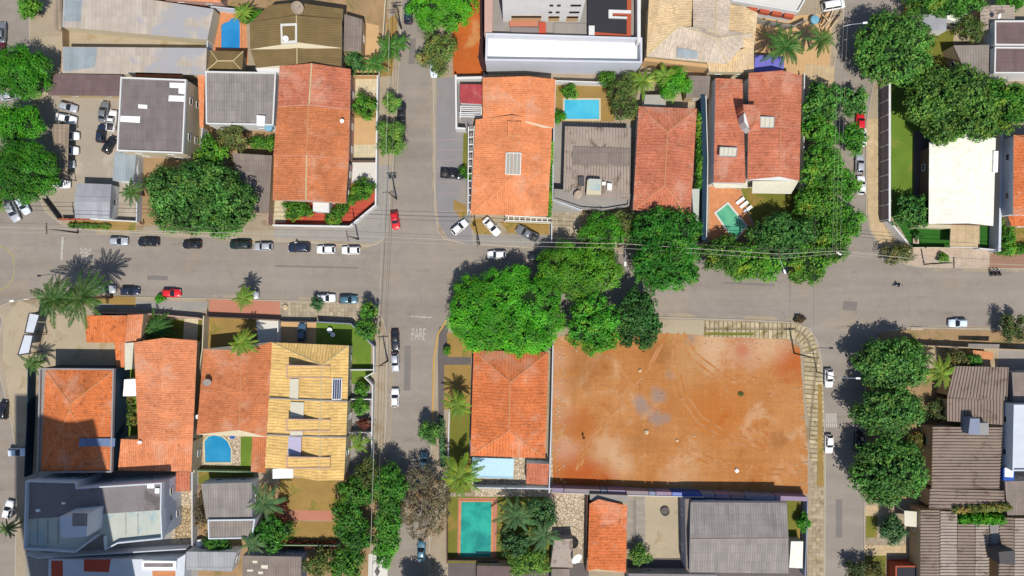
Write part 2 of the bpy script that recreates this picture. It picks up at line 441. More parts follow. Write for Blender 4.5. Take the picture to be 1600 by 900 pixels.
# leaves
M['lbright'] = leafmat('bright_leaves', (0.030, 0.19, 0.008), (0.105, 0.43, 0.018), 0.3)
M['ldark'] = leafmat('deep_green_leaves', (0.014, 0.080, 0.010), (0.13, 0.34, 0.06), 0.2)
M['lmid'] = leafmat('mid_green_leaves', (0.030, 0.14, 0.010), (0.15, 0.42, 0.035), 0.25, yellow=(0.20, 0.34, 0.03))
M['lolive'] = leafmat('olive_leaves', (0.08, 0.12, 0.03), (0.19, 0.25, 0.065), 0.2, yellow=(0.22, 0.18, 0.07))
M['lpale'] = leafmat('pale_feathery_leaves', (0.09, 0.24, 0.03), (0.24, 0.48, 0.08), 0.25)
M['lbrown'] = leafmat('dry_brown_leaves', (0.085, 0.08, 0.035), (0.19, 0.17, 0.09), 0.1)
M['lpalm'] = leafmat('palm_leaflets', (0.030, 0.10, 0.02), (0.10, 0.23, 0.04), 0.2)
M['lpalm2'] = leafmat('yellow_green_palm_leaflets', (0.10, 0.22, 0.02), (0.24, 0.40, 0.05), 0.2)
M['lteal'] = leafmat('blue_green_palm_leaflets', (0.04, 0.12, 0.04), (0.12, 0.25, 0.09), 0.2)
M['lred'] = leafmat('reddish_leaves', (0.10, 0.025, 0.015), (0.20, 0.06, 0.035), 0.2)
M['lflower'] = leafmat('orange_blossom', (0.4, 0.12, 0.02), (0.6, 0.3, 0.03), 0.2)
M['wcyan'] = watermat('cyan_pool_water', T(96, 212, 240), T(78, 200, 236))
M['wblue'] = watermat('blue_pool_water', T(62, 160, 224), T(46, 146, 216))
M['wteal'] = watermat('teal_pool_water', T(54, 194, 170), T(22, 148, 138))
M['wgreen'] = watermat('green_pool_water', T(122, 206, 160), T(86, 180, 142))
M['wsky'] = watermat('sky_blue_pool_water', T(40, 152, 206), T(60, 166, 216))

# ------------------------------------------------------------------ mesh helpers
ORG = {}


def uvmap(me):
    """metre-scaled UV: u level along the face, v up its slope"""
    uvl = me.uv_layers.new(name='UVMap')
    for p in me.polygons:
        n = p.normal
        if abs(n.z) > 0.999:
            u, v = Vector((1, 0, 0)), Vector((0, 1, 0))
        else:
            u = Vector((-n.y, n.x, 0)).normalized()
            v = n.cross(u)
        for li in p.loop_indices:
            co = me.vertices[me.loops[li].vertex_index].co
            uvl.data[li].uv = (co.dot(u), co.dot(v))


def tag(o, label, cat, group=None):
    o['label'] = label
    o['category'] = cat
    if group:
        o['group'] = group
    return o


def mobj(name, verts, faces, mats, parent=None, uv=True, midx=None, smooth=False, org=None, uvdir=None):
    """one mesh object from world-space vertices; a child keeps its thing's frame"""
    if parent is not None:
        o0 = ORG[parent]
    elif org is not None:
        o0 = Vector(org)
    else:
        n = len(verts)
        o0 = Vector((sum(v[0] for v in verts) / n, sum(v[1] for v in verts) / n, min(v[2] for v in verts)))
    me = bpy.data.meshes.new(name)
    me.from_pydata([tuple(Vector(v) - o0) for v in verts], [], faces)
    if not isinstance(mats, (list, tuple)):
        mats = [mats]
    for m in mats:
        me.materials.append(M[m] if isinstance(m, str) else m)
    if midx:
        me.polygons.foreach_set('material_index', midx)
    me.update()
    if uvdir is not None:
        uvl = me.uv_layers.new(name='UVMap')
        u = Vector(uvdir).normalized()
        v = Vector((-u.y, u.x, 0))
        for l in me.loops:
            co = me.vertices[l.vertex_index].co
            uvl.data[l.index].uv = (co.dot(u), co.dot(v))
    elif uv:
        uvmap(me)
    if smooth:
        me.polygons.foreach_set('use_smooth', [True] * len(me.polygons))
    o = bpy.data.objects.new(name, me)
    COL.objects.link(o)
    if parent is not None:
        o.parent = parent
    else:
        o.location = o0
    ORG[o] = o0
    return o


def thing(name, label, cat, loc, group=None):
    o = bpy.data.objects.new(name, None)
    COL.objects.link(o)
    o.location = loc
    o.empty_display_size = 0.3
    ORG[o] = Vector(loc)
    return tag(o, label, cat, group)


def area2(pts):
    return sum(pts[i][0] * pts[(i + 1) % len(pts)][1] - pts[(i + 1) % len(pts)][0] * pts[i][1] for i in range(len(pts)))


def ccw(pts):
    return list(pts) if area2(pts) > 0 else list(reversed(pts))


def offset(pts, d):
    """offset a ccw polygon outwards by d (metres)"""
    n = len(pts)
    out = []
    for i in range(n):
        a, b, c = Vector(pts[i - 1][:2]), Vector(pts[i][:2]), Vector(pts[(i + 1) % n][:2])
        e1, e2 = (b - a).normalized(), (c - b).normalized()
        n1, n2 = Vector((e1.y, -e1.x)), Vector((e2.y, -e2.x))
        m = n1 + n2
        m = m / max(m.length_squared, 0.2) * 2
        q = b + m * d
        out.append(Vector((q.x, q.y, 0)))
    return out


def fill(verts):
    tris = tessellate_polygon([[Vector(v) for v in verts]])
    out = []
    for t in tris:
        a, b, c = (verts[i] for i in t)
        s = (b[0] - a[0]) * (c[1] - a[1]) - (b[1] - a[1]) * (c[0] - a[0])
        out.append(tuple(t) if s > 0 else tuple(reversed(t)))
    return out


def prism(pts, z0, z1, top=True, bottom=False):
    pts = ccw(pts)
    n = len(pts)
    V = [(p[0], p[1], z0) for p in pts] + [(p[0], p[1], z1) for p in pts]
    F = [(i, (i + 1) % n, n + (i + 1) % n, n + i) for i in range(n)]
    if top:
        if n == 4:
            F.append((n, n + 1, n + 2, n + 3))
        else:
            F += [tuple(n + i for i in t) for t in fill(V[n:])]
    if bottom:
        F.append(tuple(range(n - 1, -1, -1)))
    return V, F


class MB:
    def __init__(s):
        s.V, s.F, s.I = [], [], []

    def add(s, V, F, mi=0):
        b = len(s.V)
        s.V += [tuple(v) for v in V]
        s.F += [tuple(b + i for i in f) for f in F]
        s.I += [mi] * len(F)
        return s

    def box(s, c, d, rz=0.0, mi=0):
        x, y, z = d[0] / 2, d[1] / 2, d[2] / 2
        m = Matrix.Rotation(rz, 3, 'Z')
        c = Vector(c)
        V = [c + m @ Vector((sx * x, sy * y, sz * z)) for sz in (-1, 1) for sx, sy in ((-1, -1), (1, -1), (1, 1), (-1, 1))]
        return s.add(V, [(3, 2, 1, 0), (4, 5, 6, 7), (0, 1, 5, 4), (1, 2, 6, 5), (2, 3, 7, 6), (3, 0, 4, 7)], mi)

    def bar(s, a, b, w, h=None, mi=0):
        a, b = Vector(a), Vector(b)
        h = h or w
        d = (b - a).normalized()
        up = Vector((0, 0, 1)) if abs(d.z) < 0.95 else Vector((1, 0, 0))
        sx = d.cross(up).normalized() * w / 2
        sy = sx.cross(d).normalized() * h / 2
        V = [p + i * sx + j * sy for p in (a, b) for i, j in ((-1, -1), (1, -1), (1, 1), (-1, 1))]
        return s.add(V, [(0, 1, 2, 3), (7, 6, 5, 4), (4, 5, 1, 0), (5, 6, 2, 1), (6, 7, 3, 2), (7, 4, 0, 3)], mi)

    def tube(s, pts, rad, n=8, mi=0):
        pts = [Vector(p) for p in pts]
        if not isinstance(rad, (list, tuple)):
            rad = [rad] * len(pts)
        V, F = [], []
        for i, p in enumerate(pts):
            d = (pts[min(i + 1, len(pts) - 1)] - pts[max(i - 1, 0)]).normalized()
            up = Vector((0, 0, 1)) if abs(d.z) < 0.9 else Vector((1, 0, 0))
            a = d.cross(up).normalized()
            b = a.cross(d)
            for k in range(n):
                t = 2 * PI * k / n
                V.append(p + (a * math.cos(t) + b * math.sin(t)) * rad[i])
        for i in range(len(pts) - 1):
            for k in range(n):
                F.append((i * n + k, (i + 1) * n + k, (i + 1) * n + (k + 1) % n, i * n + (k + 1) % n))
        F.append(tuple(range(n)))
        F.append(tuple(reversed(range((len(pts) - 1) * n, len(pts) * n))))
        return s.add(V, F, mi)

    def lathe(s, c, prof, n=16, mi=0):
        c = Vector(c)
        V, F = [], []
        for r, z in prof:
            for k in range(n):
                t = 2 * PI * k / n
                V.append(c + Vector((r * math.cos(t), r * math.sin(t), z)))
        for i in range(len(prof) - 1):
            for k in range(n):
                F.append((i * n + k, i * n + (k + 1) % n, (i + 1) * n + (k + 1) % n, (i + 1) * n + k))
        F.append(tuple((len(prof) - 1) * n + k for k in range(n)))
        return s.add(V, F, mi)

    def build(s, name, mats, parent=None, **kw):
        return mobj(name, s.V, s.F, mats, parent, midx=s.I, **kw)


# ------------------------------------------------------------------ setting
def struct(o):
    o['kind'] = 'structure'
    return o


PATCH = []


def densify(pts, step=0):
    return pts


def patch(name, pts, mat, rag=0.0, seed=1, uvdir=None):
    """a flush sheet on the block, 4 mm above whatever sheet it overlaps"""
    if len(pts) == 2:
        (x0, y0), (x1, y1) = pts
        pts = [(x0, y0), (x1, y0), (x1, y1), (x0, y1)]
    if rag:
        r = random.Random(seed)
        q = []
        for i, (x, y) in enumerate(pts):
            x2, y2 = pts[(i + 1) % len(pts)]
            m = max(1, int(math.hypot(x2 - x, y2 - y) / (rag * 2.2)))
            for j in range(m):
                t = j / m
                q.append((x + (x2 - x) * t + r.uniform(-rag, rag) * .6, y + (y2 - y) * t + r.uniform(-rag, rag) * .6))
        pts = q
    xs, ys = [p[0] for p in pts], [p[1] for p in pts]
    bb = (min(xs), min(ys), max(xs), max(ys))
    z = 0.124
    for b, bz in PATCH:
        if b[0] < bb[2] and b[2] > bb[0] and b[1] < bb[3] and b[3] > bb[1]:
            z = max(z, bz + 0.004)
    PATCH.append((bb, z))
    V = [P(x, y, z) for x, y in pts]
    V = ccw(V)
    F = fill(V)
    return struct(mobj(name, V, F, mat, uvdir=uvdir))


def sheet(name, pts, mat, z, uvdir=None):
    V = ccw([P(x, y, z) for x, y in pts])
    return struct(mobj(name, V, fill(V), mat, uvdir=uvdir))


def block(pts, name='city_block'):
    """raised block with a kerb round it"""
    V = ccw([P(x, y, 0) for x, y in pts])
    inner = offset(V, -0.18)
    n = len(V)
    vv = [(p.x, p.y, -0.05) for p in V] + [(p.x, p.y, 0.12) for p in V] + [(p.x, p.y, 0.121) for p in inner]
    F = [(i, (i + 1) % n, n + (i + 1) % n, n + i) for i in range(n)]
    F += [(n + i, n + (i + 1) % n, 2 * n + (i + 1) % n, 2 * n + i) for i in range(n)]
    ids = [1] * len(F)
    top = fill([(p.x, p.y, 0) for p in inner])
    F += [tuple(2 * n + i for i in t) for t in top]
    ids += [0] * len(top)
    return struct(mobj(name, vv, F, ['pave', 'kerb'], midx=ids))


def boundary(pts, h, mat, label, name='boundary_wall', cat='wall', th=0.2, group=None, coping=None, base=0.1):
    """free-standing wall along a line surveyed at its top"""
    W = [P(x, y, h) for x, y in pts]
    mb = MB()
    for a, b in zip(W[:-1], W[1:]):
        d = (b - a).normalized()
        n = Vector((-d.y, d.x, 0)) * th / 2
        a2, b2 = a - d * th * .45, b + d * th * .45
        q = [a2 - n, b2 - n, b2 + n, a2 + n]
        V, F = prism(q, base, h + R.uniform(0, .004))
        mb.add(V, F)
    if coping:
        t = thing(name, label, cat, (W[0].x, W[0].y, base), group)
        mb.build('wall_panel', mat, t)
        c = MB()
        for i, (a, b) in enumerate(zip(W[:-1], W[1:])):
            c.bar(a + Vector((0, 0, .04)), b + Vector((0, 0, .04 + .003 * (i % 2))), th + .12, 0.08)
        c.build('coping', coping, t)
        return t
    o = mb.build(name, mat)
    return tag(o, label, cat, group)


# ------------------------------------------------------------------ buildings
def add_window(root, a, d, n, z, w=1.3, h=1.0):
    f = MB()
    c = a + n * 0.03
    z0 = z + h / 2
    ang = math.atan2(d.y, d.x)
    for sx in (-1, 1):
        f.box((c.x + d.x * sx * w / 2, c.y + d.y * sx * w / 2, z0), (.08, .1, h + .08), ang)
    for sz in (-1, 1):
        f.box((c.x, c.y, z0 + sz * h / 2), (w - .08, .1, .08), ang)
    fr = f.build('window', 'whitemetal', root)
    g = MB()
    g.box((a.x + n.x * .012, a.y + n.y * .012, z0), (w - .1, .06, h - .1), ang)
    g.build('pane', 'wglass', fr)


def walls(root, pts, z1, mat, win=True, z0=0.1, door=False, maxwin=2):
    V, F = prism(pts, z0, z1)
    w = mobj('wall', V, F, mat, root)
    pts = ccw(pts)
    if win:
        for i in range(len(pts)):
            a, b = Vector(pts[i][:2]).to_3d(), Vector(pts[(i + 1) % len(pts)][:2]).to_3d()
            L = (b - a).length
            if L < 4:
                continue
            d = (b - a).normalized()
            n = Vector((d.y, -d.x, 0))
            k = min(maxwin, int(L / 4))
            for j in range(k):
                c = a + d * L * (j + .5) / k
                for zz in ([1.2] if z1 < 5 else [1.2, 4.0]):
                    if zz + 1.2 < z1:
                        add_window(root, c, d, n, zz)
            if door and i == 0:
                mb = MB()
                c = a + d * min(1.2, L * .12) + n * .02
                mb.box((c.x, c.y, 1.15), (.9, .06, 2.1), math.atan2(d.y, d.x))
                mb.build('door', 'wood', root)
    return w


def quad(q):
    if len(q) == 2:
        (x0, y0), (x1, y1) = q
        return [(x0, y0), (x1, y0), (x1, y1), (x0, y1)]
    return list(q)


def bld(label, c, name='house', cat='house', group=None):
    p = P(c[0], c[1], 0)
    return thing(name, label, cat, (p.x, p.y, 0.1), group)


def roof(root, q, ridge, ze, zr, mat, wm='white', ov=0.45, wall=True, cap='ridge', win=True, hipcap=True, th=0.2, gable=False, capr=0.11, wallbase=0.1):
    """pitched roof. q: eave corners TL,TR,BR,BL seen at ze; ridge: two ends seen at zr (top/bottom or left/right)"""
    q = quad(q)
    E = [P(x, y, ze) for x, y in q]
    A, B = P(*ridge[0], zr), P(*ridge[1], zr)
    vert = abs(ridge[0][1] - ridge[1][1]) >= abs(ridge[0][0] - ridge[1][0])
    TL, TR, BR, BL = E
    V = [TL, TR, BR, BL, A, B]
    if vert:
        F = [(3, 5, 4, 0), (1, 4, 5, 2), (0, 4, 1), (2, 5, 3)]
        hips = [(0, 4), (1, 4), (2, 5), (3, 5)]
    else:
        F = [(0, 4, 5, 1), (2, 5, 4, 3), (3, 4, 0), (1, 5, 2)]
        hips = [(0, 4), (3, 4), (1, 5), (2, 5)]
    F = [tuple(reversed(f)) for f in F]
    V += [v - Vector((0, 0, th)) for v in E]
    for i in range(4):
        j = (i + 1) % 4
        F.append((6 + i, 6 + j, j, i))
    F.append((6, 7, 8, 9))
    # make all slopes face up
    G = []
    for f in F[:4]:
        p = [V[i] for i in f]
        nz = (p[1] - p[0]).cross(p[2] - p[0]).z
        G.append(f if nz > 0 else tuple(reversed(f)))
    G += [tuple(reversed(f)) for f in F[4:8]] + [F[8]]
    ids = [0] * 2 + [1 if gable else 0] * 2 + [1] * 5
    r = mobj('roof', V, G, [mat, wm], root, midx=ids)
    if cap:
        c = MB()
        c.tube([A, B], capr, 6)
        if hipcap and not gable:
            for i, j in hips:
                c.tube([V[i], V[j]], capr * .8, 6)
        c.build('ridge_cap', cap, r)
    if wall:
        wp = offset(ccw([Vector((e.x, e.y, 0)) for e in E]), -ov)
        walls(root, wp, ze - .05, wm, win, z0=wallbase)
    return r


def slab(root, q, z, mat, wm='white', ov=0.0, wall=True, th=0.2, parapet=None, pm=None, pw=0.25, name='roof', win=True, dz=None, base=0.1, maxwin=2):
    """flat or mono-pitch roof; dz: extra height per corner; parapet: height of an upstand round it"""
    q = quad(q)
    n = len(q)
    dz = dz or [0] * n
    E = [P(x, y, z + d) for (x, y), d in zip(q, dz)]
    if area2(E) < 0:
        E.reverse()
    V = list(E) + [v - Vector((0, 0, th)) for v in E]
    F = fill(E) if n > 4 else [tuple(range(n))]
    nt = len(F)
    F = F + [(n + i, n + (i + 1) % n, (i + 1) % n, i) for i in range(n)]
    r = mobj(name, V, F, [mat, wm], root, midx=[0] * nt + [1] * n)
    if parapet:
        O = [Vector((e.x, e.y, 0)) for e in E]
        outer = offset(O, 0.03)
        inner = offset(O, -pw)
        vv = [(p.x, p.y, zz + e.z) for zz, ring in ((-th - .01, outer), (parapet, outer), (parapet, inner), (-.05, inner)) for p, e in zip(ring, E)]
        ff = []
        for k in range(3):
            for i in range(n):
                j = (i + 1) % n
                ff.append((k * n + i, k * n + j, (k + 1) * n + j, (k + 1) * n + i))
        mobj('parapet', vv, ff, pm or wm, root)
    if wall:
        wp = offset([Vector((e.x, e.y, 0)) for e in E], -ov) if ov else [Vector((e.x, e.y, 0)) for e in offset([Vector((e.x, e.y, 0)) for e in E], -.02)]
        walls(root, wp, min(e.z for e in E) - th + .02, wm, win, z0=base, maxwin=maxwin)
    return r


def channel(root, q, z, mat, along='v', pitch=0.62, depth=0.16, wm='white', ov=0.4, wall=True, dz=(0, 0, 0, 0), name='roof', win=True):
    """deep channel sheets, real troughs. along 'v': ribs run top-bottom in plan"""
    q = quad(q)
    TL, TR, BR, BL = [P(x, y, z + d) for (x, y), d in zip(q, dz)]
    if along == 'h':
        TL, TR, BR, BL = TR, BR, BL, TL
    W = ((TR - TL).length + (BR - BL).length) / 2
    n = max(2, int(W / pitch))
    V, F = [], []
    prof = [(0, 0), (.18, 0), (.34, -depth), (.72, -depth), (.86, 0)]
    for i in range(n):
        for t, dd in prof:
            s = (i + t) / n
            V += [TL.lerp(TR, s) + Vector((0, 0, dd)), BL.lerp(BR, s) + Vector((0, 0, dd))]
    V += [TR, BR]
    for i in range(len(V) // 2 - 1):
        f = (2 * i, 2 * i + 1, 2 * i + 3, 2 * i + 2)
        F.append(f)
    p = [V[i] for i in F[0]]
    if (p[1] - p[0]).cross(p[2] - p[0]).z < 0:
        F = [tuple(reversed(f)) for f in F]
    r = mobj(name, V, F, mat, root)
    if wall:
        wp = offset(ccw([Vector((e.x, e.y, 0)) for e in (TL, TR, BR, BL)]), -ov)
        walls(root, wp, z + min(dz) - depth - .03, wm, win)
    return r


def boxpart(root, name, q, z0, z1, mat, **kw):
    """upright box part, surveyed at its top"""
    pts = [P(x, y, z1) for x, y in quad(q)]
    V, F = prism(pts, z0, z1)
    return mobj(name, V, F, mat, root, **kw)


def panel(root, name, q, z, mat, dz=(0, 0, 0, 0), th=0.05, frame=None):
    """thin sheet lying on a roof"""
    q = quad(q)
    E = [P(x, y, z + d) for (x, y), d in zip(q, dz)]
    if area2(E) < 0:
        E.reverse()
    V = E + [v - Vector((0, 0, th)) for v in E]
    F = [(0, 1, 2, 3)] + [(4 + i, 4 + (i + 1) % 4, (i + 1) % 4, i) for i in range(4)]
    o = mobj(name, V, F, mat, root)
    if frame:
        c = MB()
        for i in range(4):
            c.bar(E[i] + Vector((0, 0, .02)), E[(i + 1) % 4] + Vector((0, 0, .02)), .14, .1)
        for t in (.25, .5, .75):
            c.bar(E[0].lerp(E[1], t) + Vector((0, 0, .015)), E[3].lerp(E[2], t) + Vector((0, 0, .015)), .06, .06)
        c.build('frame', frame, o)
    return o


def pergola(label, q, z, nb, mat, along='v', group=None):
    q = quad(q)
    TL, TR, BR, BL = [P(x, y, z) for x, y in q]
    t = thing('pergola', label, 'pergola', (TL.x, TL.y, .1), group)
    b = MB()
    for a, c in ((TL, BL), (TR, BR)) if along == 'v' else ((TL, TR), (BL, BR)):
        b.bar(a, c, .16, .2)
    b.build('beam', mat, t)
    r = MB()
    for i in range(nb):
        s = (i + .5) / nb
        a, c = (TL.lerp(BL, s), TR.lerp(BR, s)) if along == 'v' else (TL.lerp(TR, s), BL.lerp(BR, s))
        up = Vector((0, 0, .17))
        r.bar(a + up, c + up, .14, .12)
    r.build('rafter', mat, t)
    for p in (TL, TR, BR, BL):
        m = MB()
        m.bar((p.x, p.y, .1), (p.x, p.y, z - .12), .15)
        m.build('post', mat, t)
    return t


def pool(label, pts, water, coping='whitefloor', z=0.16, cw=0.35, round_=None):
    W = ccw([P(x, y, z) for x, y in pts])
    c = sum(W, Vector()) / len(W)
    t = thing('swimming_pool', label, 'swimming pool', (c.x, c.y, .12))
    n = len(W)
    outer = offset(W, cw)
    V = [(p.x, p.y, z + .10) for p in outer] + [(p.x, p.y, z + .10) for p in W] + [(p.x, p.y, z - .02) for p in W] + [(p.x, p.y, .11) for p in outer]
    F = []
    for i in range(n):
        j = (i + 1) % n
        F += [(i, j, n + j, n + i), (n + i, n + j, 2 * n + j, 2 * n + i), (3 * n + i, 3 * n + j, j, i)]
    mobj('coping', V, F, coping, t)
    ww = offset(W, -0.0)
    V = [(p.x, p.y, z) for p in ww]
    mobj('water', V, fill(V), water, t)
    return t


# ------------------------------------------------------------------ vegetation
def unit(a):
    return a / np.maximum(np.linalg.norm(a, axis=1, keepdims=True), 1e-6)


def leaves(rng, pos, nrm, size, aspect=0.62):
    """rhombic leaf blades at pos facing nrm -> (n*4,3) vertices"""
    n = len(pos)
    r = rng.normal(size=(n, 3))
    t = unit(r - nrm * np.sum(r * nrm, axis=1, keepdims=True))
    b = np.cross(nrm, t)
    s = size * rng.uniform(.5, 1.45, (n, 1))
    v = np.empty((n, 4, 3))
    v[:, 0] = pos - t * s * .5
    v[:, 1] = pos + b * s * aspect * .5 + nrm * s * .06
    v[:, 2] = pos + t * s * .5
    v[:, 3] = pos - b * s * aspect * .5 + nrm * s * .06
    return v.reshape(-1, 3)


def quadmesh(name, V, mats, extra=None):
    """fast mesh of loose quads (V: n*4 x 3) plus extra (verts, quads, material index)"""
    nq = len(V) // 4
    F = np.arange(nq * 4).reshape(-1, 4)
    mi = np.zeros(nq, dtype=np.int32)
    if extra:
        ev, ef, em = extra
        F = np.vstack([F, np.asarray(ef) + len(V)])
        V = np.vstack([V, np.asarray(ev)])
        mi = np.concatenate([mi, np.full(len(ef), em, dtype=np.int32)])
    me = bpy.data.meshes.new(name)
    me.vertices.add(len(V))
    me.vertices.foreach_set('co', V.astype(np.float32).ravel())
    me.loops.add(F.size)
    me.loops.foreach_set('vertex_index', F.astype(np.int32).ravel())
    me.polygons.add(len(F))
    me.polygons.foreach_set('loop_start', np.arange(0, F.size, 4, dtype=np.int32))
    me.polygons.foreach_set('material_index', mi)
    for m in mats:
        me.materials.append(M[m])
    me.update(calc_edges=True)
    return me


def ellipsoid(c, r, rng, nu=12, nv=7):
    V = []
    for j in range(nv + 1):
        ph = PI * j / nv
        for i in range(nu):
            th = 2 * PI * i / nu
            k = 1 + rng.uniform(-.12, .12)
            V.append((c[0] + r[0] * k * math.sin(ph) * math.cos(th), c[1] + r[1] * k * math.sin(ph) * math.sin(th), c[2] + r[2] * k * math.cos(ph)))
    F = [(j * nu + i, (j + 1) * nu + i, (j + 1) * nu + (i + 1) % nu, j * nu + (i + 1) % nu) for j in range(nv) for i in range(nu)]
    return V, F


def crown_mesh(lobes, seed, mats, leaf=0.42, clump=0.9, dens=1.0, core=0.8, low=-0.35, gap=0.0, flat=0.75, up=.35, rnd=.38):
    """lobes: (x,y,z,rx,ry,rz) in metres. clumps of leaf blades over each lobe's shell"""
    rng = np.random.default_rng(seed)
    L = np.array(lobes)
    out = []
    for k, l in enumerate(L):
        c, r = l[:3], l[3:]
        area = 4.2 * PI * ((r[0] * r[1]) ** 1.6 / 3 + (r[0] * r[2]) ** 1.6 / 3 + (r[1] * r[2]) ** 1.6 / 3) ** (1 / 1.6)
        cl = min(clump, r.min() * .8)
        nc = max(6, int(area / (cl * cl * 1.6)))
        d = unit(rng.normal(size=(nc * 2, 3)))
        d = d[d[:, 2] > low][:nc]
        pos = c + d * r * rng.uniform(.72, 1.04, (len(d), 1))
        keep = np.ones(len(d), bool)
        for k2, l2 in enumerate(L):
            if k2 != k:
                keep &= np.sum(((pos - l2[:3]) / (l2[3:] * .78)) ** 2, axis=1) > 1
        if gap:
            keep &= rng.uniform(size=len(d)) > gap
        pos, d = pos[keep], d[keep]
        if not len(pos):
            continue
        nl = max(6, int(dens * cl * cl * 3.4 / (leaf * leaf * .62)))
        cr = cl * rng.uniform(.55, 1.35, (len(pos), 1))
        e = unit(rng.normal(size=(len(pos), nl, 3)).reshape(-1, 3) + np.array([0, 0, .45]))
        dd = np.repeat(d, nl, axis=0)
        pp = np.repeat(pos, nl, axis=0) + e * np.repeat(cr, nl, axis=0) * rng.uniform(.45, 1.0, (len(e), 1)) * np.array([1, 1, flat])
        nn = unit(e * .6 + dd * .55 + np.array([0, 0, up]) + rng.normal(size=e.shape) * rnd)
        out.append(leaves(rng, pp, nn, leaf))
    V = np.vstack(out)
    extra = None
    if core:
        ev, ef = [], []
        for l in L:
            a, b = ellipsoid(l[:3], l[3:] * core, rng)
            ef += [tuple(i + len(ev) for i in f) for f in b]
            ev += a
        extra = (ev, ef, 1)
    return quadmesh('crown', V, mats, extra)


KINDS = {  # leaf material, leaf size, clump, density, core, gap
    'bright': ('lbright', .33, 1.1, .95, .70, .10),
    'mid': ('lmid', .42, .85, 1.0, .68, .10),
    'dark': ('ldark', .48, .80, .95, .70, .06),
    'olive': ('lolive', .34, .75, .8, .62, .12),
    'pale': ('lpale', .30, .7, 1.0, .66, .05),
    'brown': ('lbrown', .30, .7, .65, 0, .35),
    'teal': ('lteal', .42, .8, .9, .7, .05),
    'red': ('lred', .34, .6, .9, .6, .1),
}


def lobes_for(rx, ry, rz, zc, rng, n=None, spread=.62, size=(.42, .58)):
    out = [(0, 0, zc, rx * .72, ry * .72, rz)]
    n = n or max(4, int((rx + ry) / 1.6))
    n = min(n, 11)
    a0 = rng.uniform(0, 6.28)
    for i in range(n):
        a = a0 + 2 * PI * (i + rng.uniform(-.25, .25)) / n
        s = rng.uniform(*size)
        d = spread + (.58 - s) * .55
        out.append((rx * d * math.cos(a), ry * d * math.sin(a), zc + rz * rng.uniform(-.35, .15), rx * s * .95, ry * s * .95, rz * rng.uniform(.6, .85)))
    for i in range(max(1, n // 3)):
        a = rng.uniform(0, 6.28)
        d = rng.uniform(.1, .42)
        s = rng.uniform(.3, .42)
        out.append((rx * d * math.cos(a), ry * d * math.sin(a), zc + rz * rng.uniform(.45, .7), rx * s, ry * s, rz * .5))
    return out


TREES = [0]


def tree(px, py, rx, ry, h, kind, label, name='tree', cat='tree', group=None, tint=(1, 1, 1), lobes=None, trunk=True, z0=0.12, leaf=None, flat=None, low=-.35):
    """px,py,rx,ry: crown as seen from above; lobes: optional list of (px,py,rpx) for a crown of that outline"""
    TREES[0] += 1
    seed = TREES[0]
    rng = random.Random(seed * 31 + 5)
    lm, lf, cl, de, co, gap = KINDS[kind]
    lf = leaf or lf
    zc = h * .66
    k = S * (H - zc) / H
    c = P(px, py, zc)
    RX, RY = rx * k, ry * k
    RZ = (h - zc) * .95
    if lobes:
        ls = []
        for lx, ly, lr in lobes:
            q = P(lx, ly, zc)
            rr = lr * k
            ls.append((q.x - c.x, q.y - c.y, zc + rng.uniform(-.5, .6), rr, rr * rng.uniform(.9, 1.05), min(RZ, rr * .85)))
            for _ in range(3):
                a, dd = rng.uniform(0, 6.28), rng.uniform(.4, .75)
                ls.append((q.x - c.x + rr * dd * math.cos(a), q.y - c.y + rr * dd * math.sin(a), zc + rr * rng.uniform(.05, .42), rr * .45, rr * .45, rr * .4))
    else:
        ls = lobes_for(RX * .93, RY * .93, RZ, zc, rng)
    cl = min(cl, max(.3, min(RX, RY) * .4))
    if min(RX, RY) < 2.2:
        lf = min(lf, .34)
    if lobes or max(RX, RY) > 3:
        pass
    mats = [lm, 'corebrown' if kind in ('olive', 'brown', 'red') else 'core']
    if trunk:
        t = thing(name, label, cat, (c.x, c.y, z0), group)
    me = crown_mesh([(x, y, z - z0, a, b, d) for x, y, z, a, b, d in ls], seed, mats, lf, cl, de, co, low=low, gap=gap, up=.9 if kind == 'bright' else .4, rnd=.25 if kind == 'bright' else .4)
    o = bpy.data.objects.new('crown' if trunk else name, me)
    COL.objects.link(o)
    tv = rng.uniform(.88, 1.12)
    o.color = (tint[0] * tv, tint[1] * tv, tint[2] * tv, 1)
    if not trunk:
        o.location = (c.x, c.y, z0)
        ORG[o] = Vector(o.location)
        return tag(o, label, cat, group)
    o.parent = t
    mb = MB()
    b = Vector((c.x, c.y, z0))
    r0 = max(.07, min(.42, h * .032))
    top = b + Vector((rng.uniform(-.3, .3), rng.uniform(-.3, .3), h * .45))
    mb.tube([b, b.lerp(top, .5) + Vector((rng.uniform(-.1, .1), 0, 0)), top], [r0 * 1.25, r0, r0 * .85], 8)
    for l in ls[1:6]:
        e = Vector((c.x + l[0] * .9, c.y + l[1] * .9, l[2]))
        m = top.lerp(e, .5) + Vector((0, 0, -.15 * (e - top).length * .4))
        mb.tube([top - Vector((0, 0, .15)), m, e], [r0 * .6, r0 * .42, r0 * .15], 6)
    mb.build('trunk', 'bark', t, uv=False, smooth=True)
    if kind == 'brown':
        tw = MB()
        rg = np.random.default_rng(seed)
        for i in range(150):
            d = rg.normal(size=3)
            d /= np.linalg.norm(d)
            d[2] = abs(d[2])
            p0 = Vector((c.x + d[0] * RX * .25, c.y + d[1] * RY * .25, zc))
            p1 = Vector((c.x + d[0] * RX * rg.uniform(.6, 1), c.y + d[1] * RY * rg.uniform(.6, 1), zc + d[2] * RZ))
            tw.tube([p0, p0.lerp(p1, .5) + Vector(rg.normal(size=3) * .3), p1], [.06, .04, .015], 4)
        tw.build('branch', 'bark', t, uv=False)
    return t


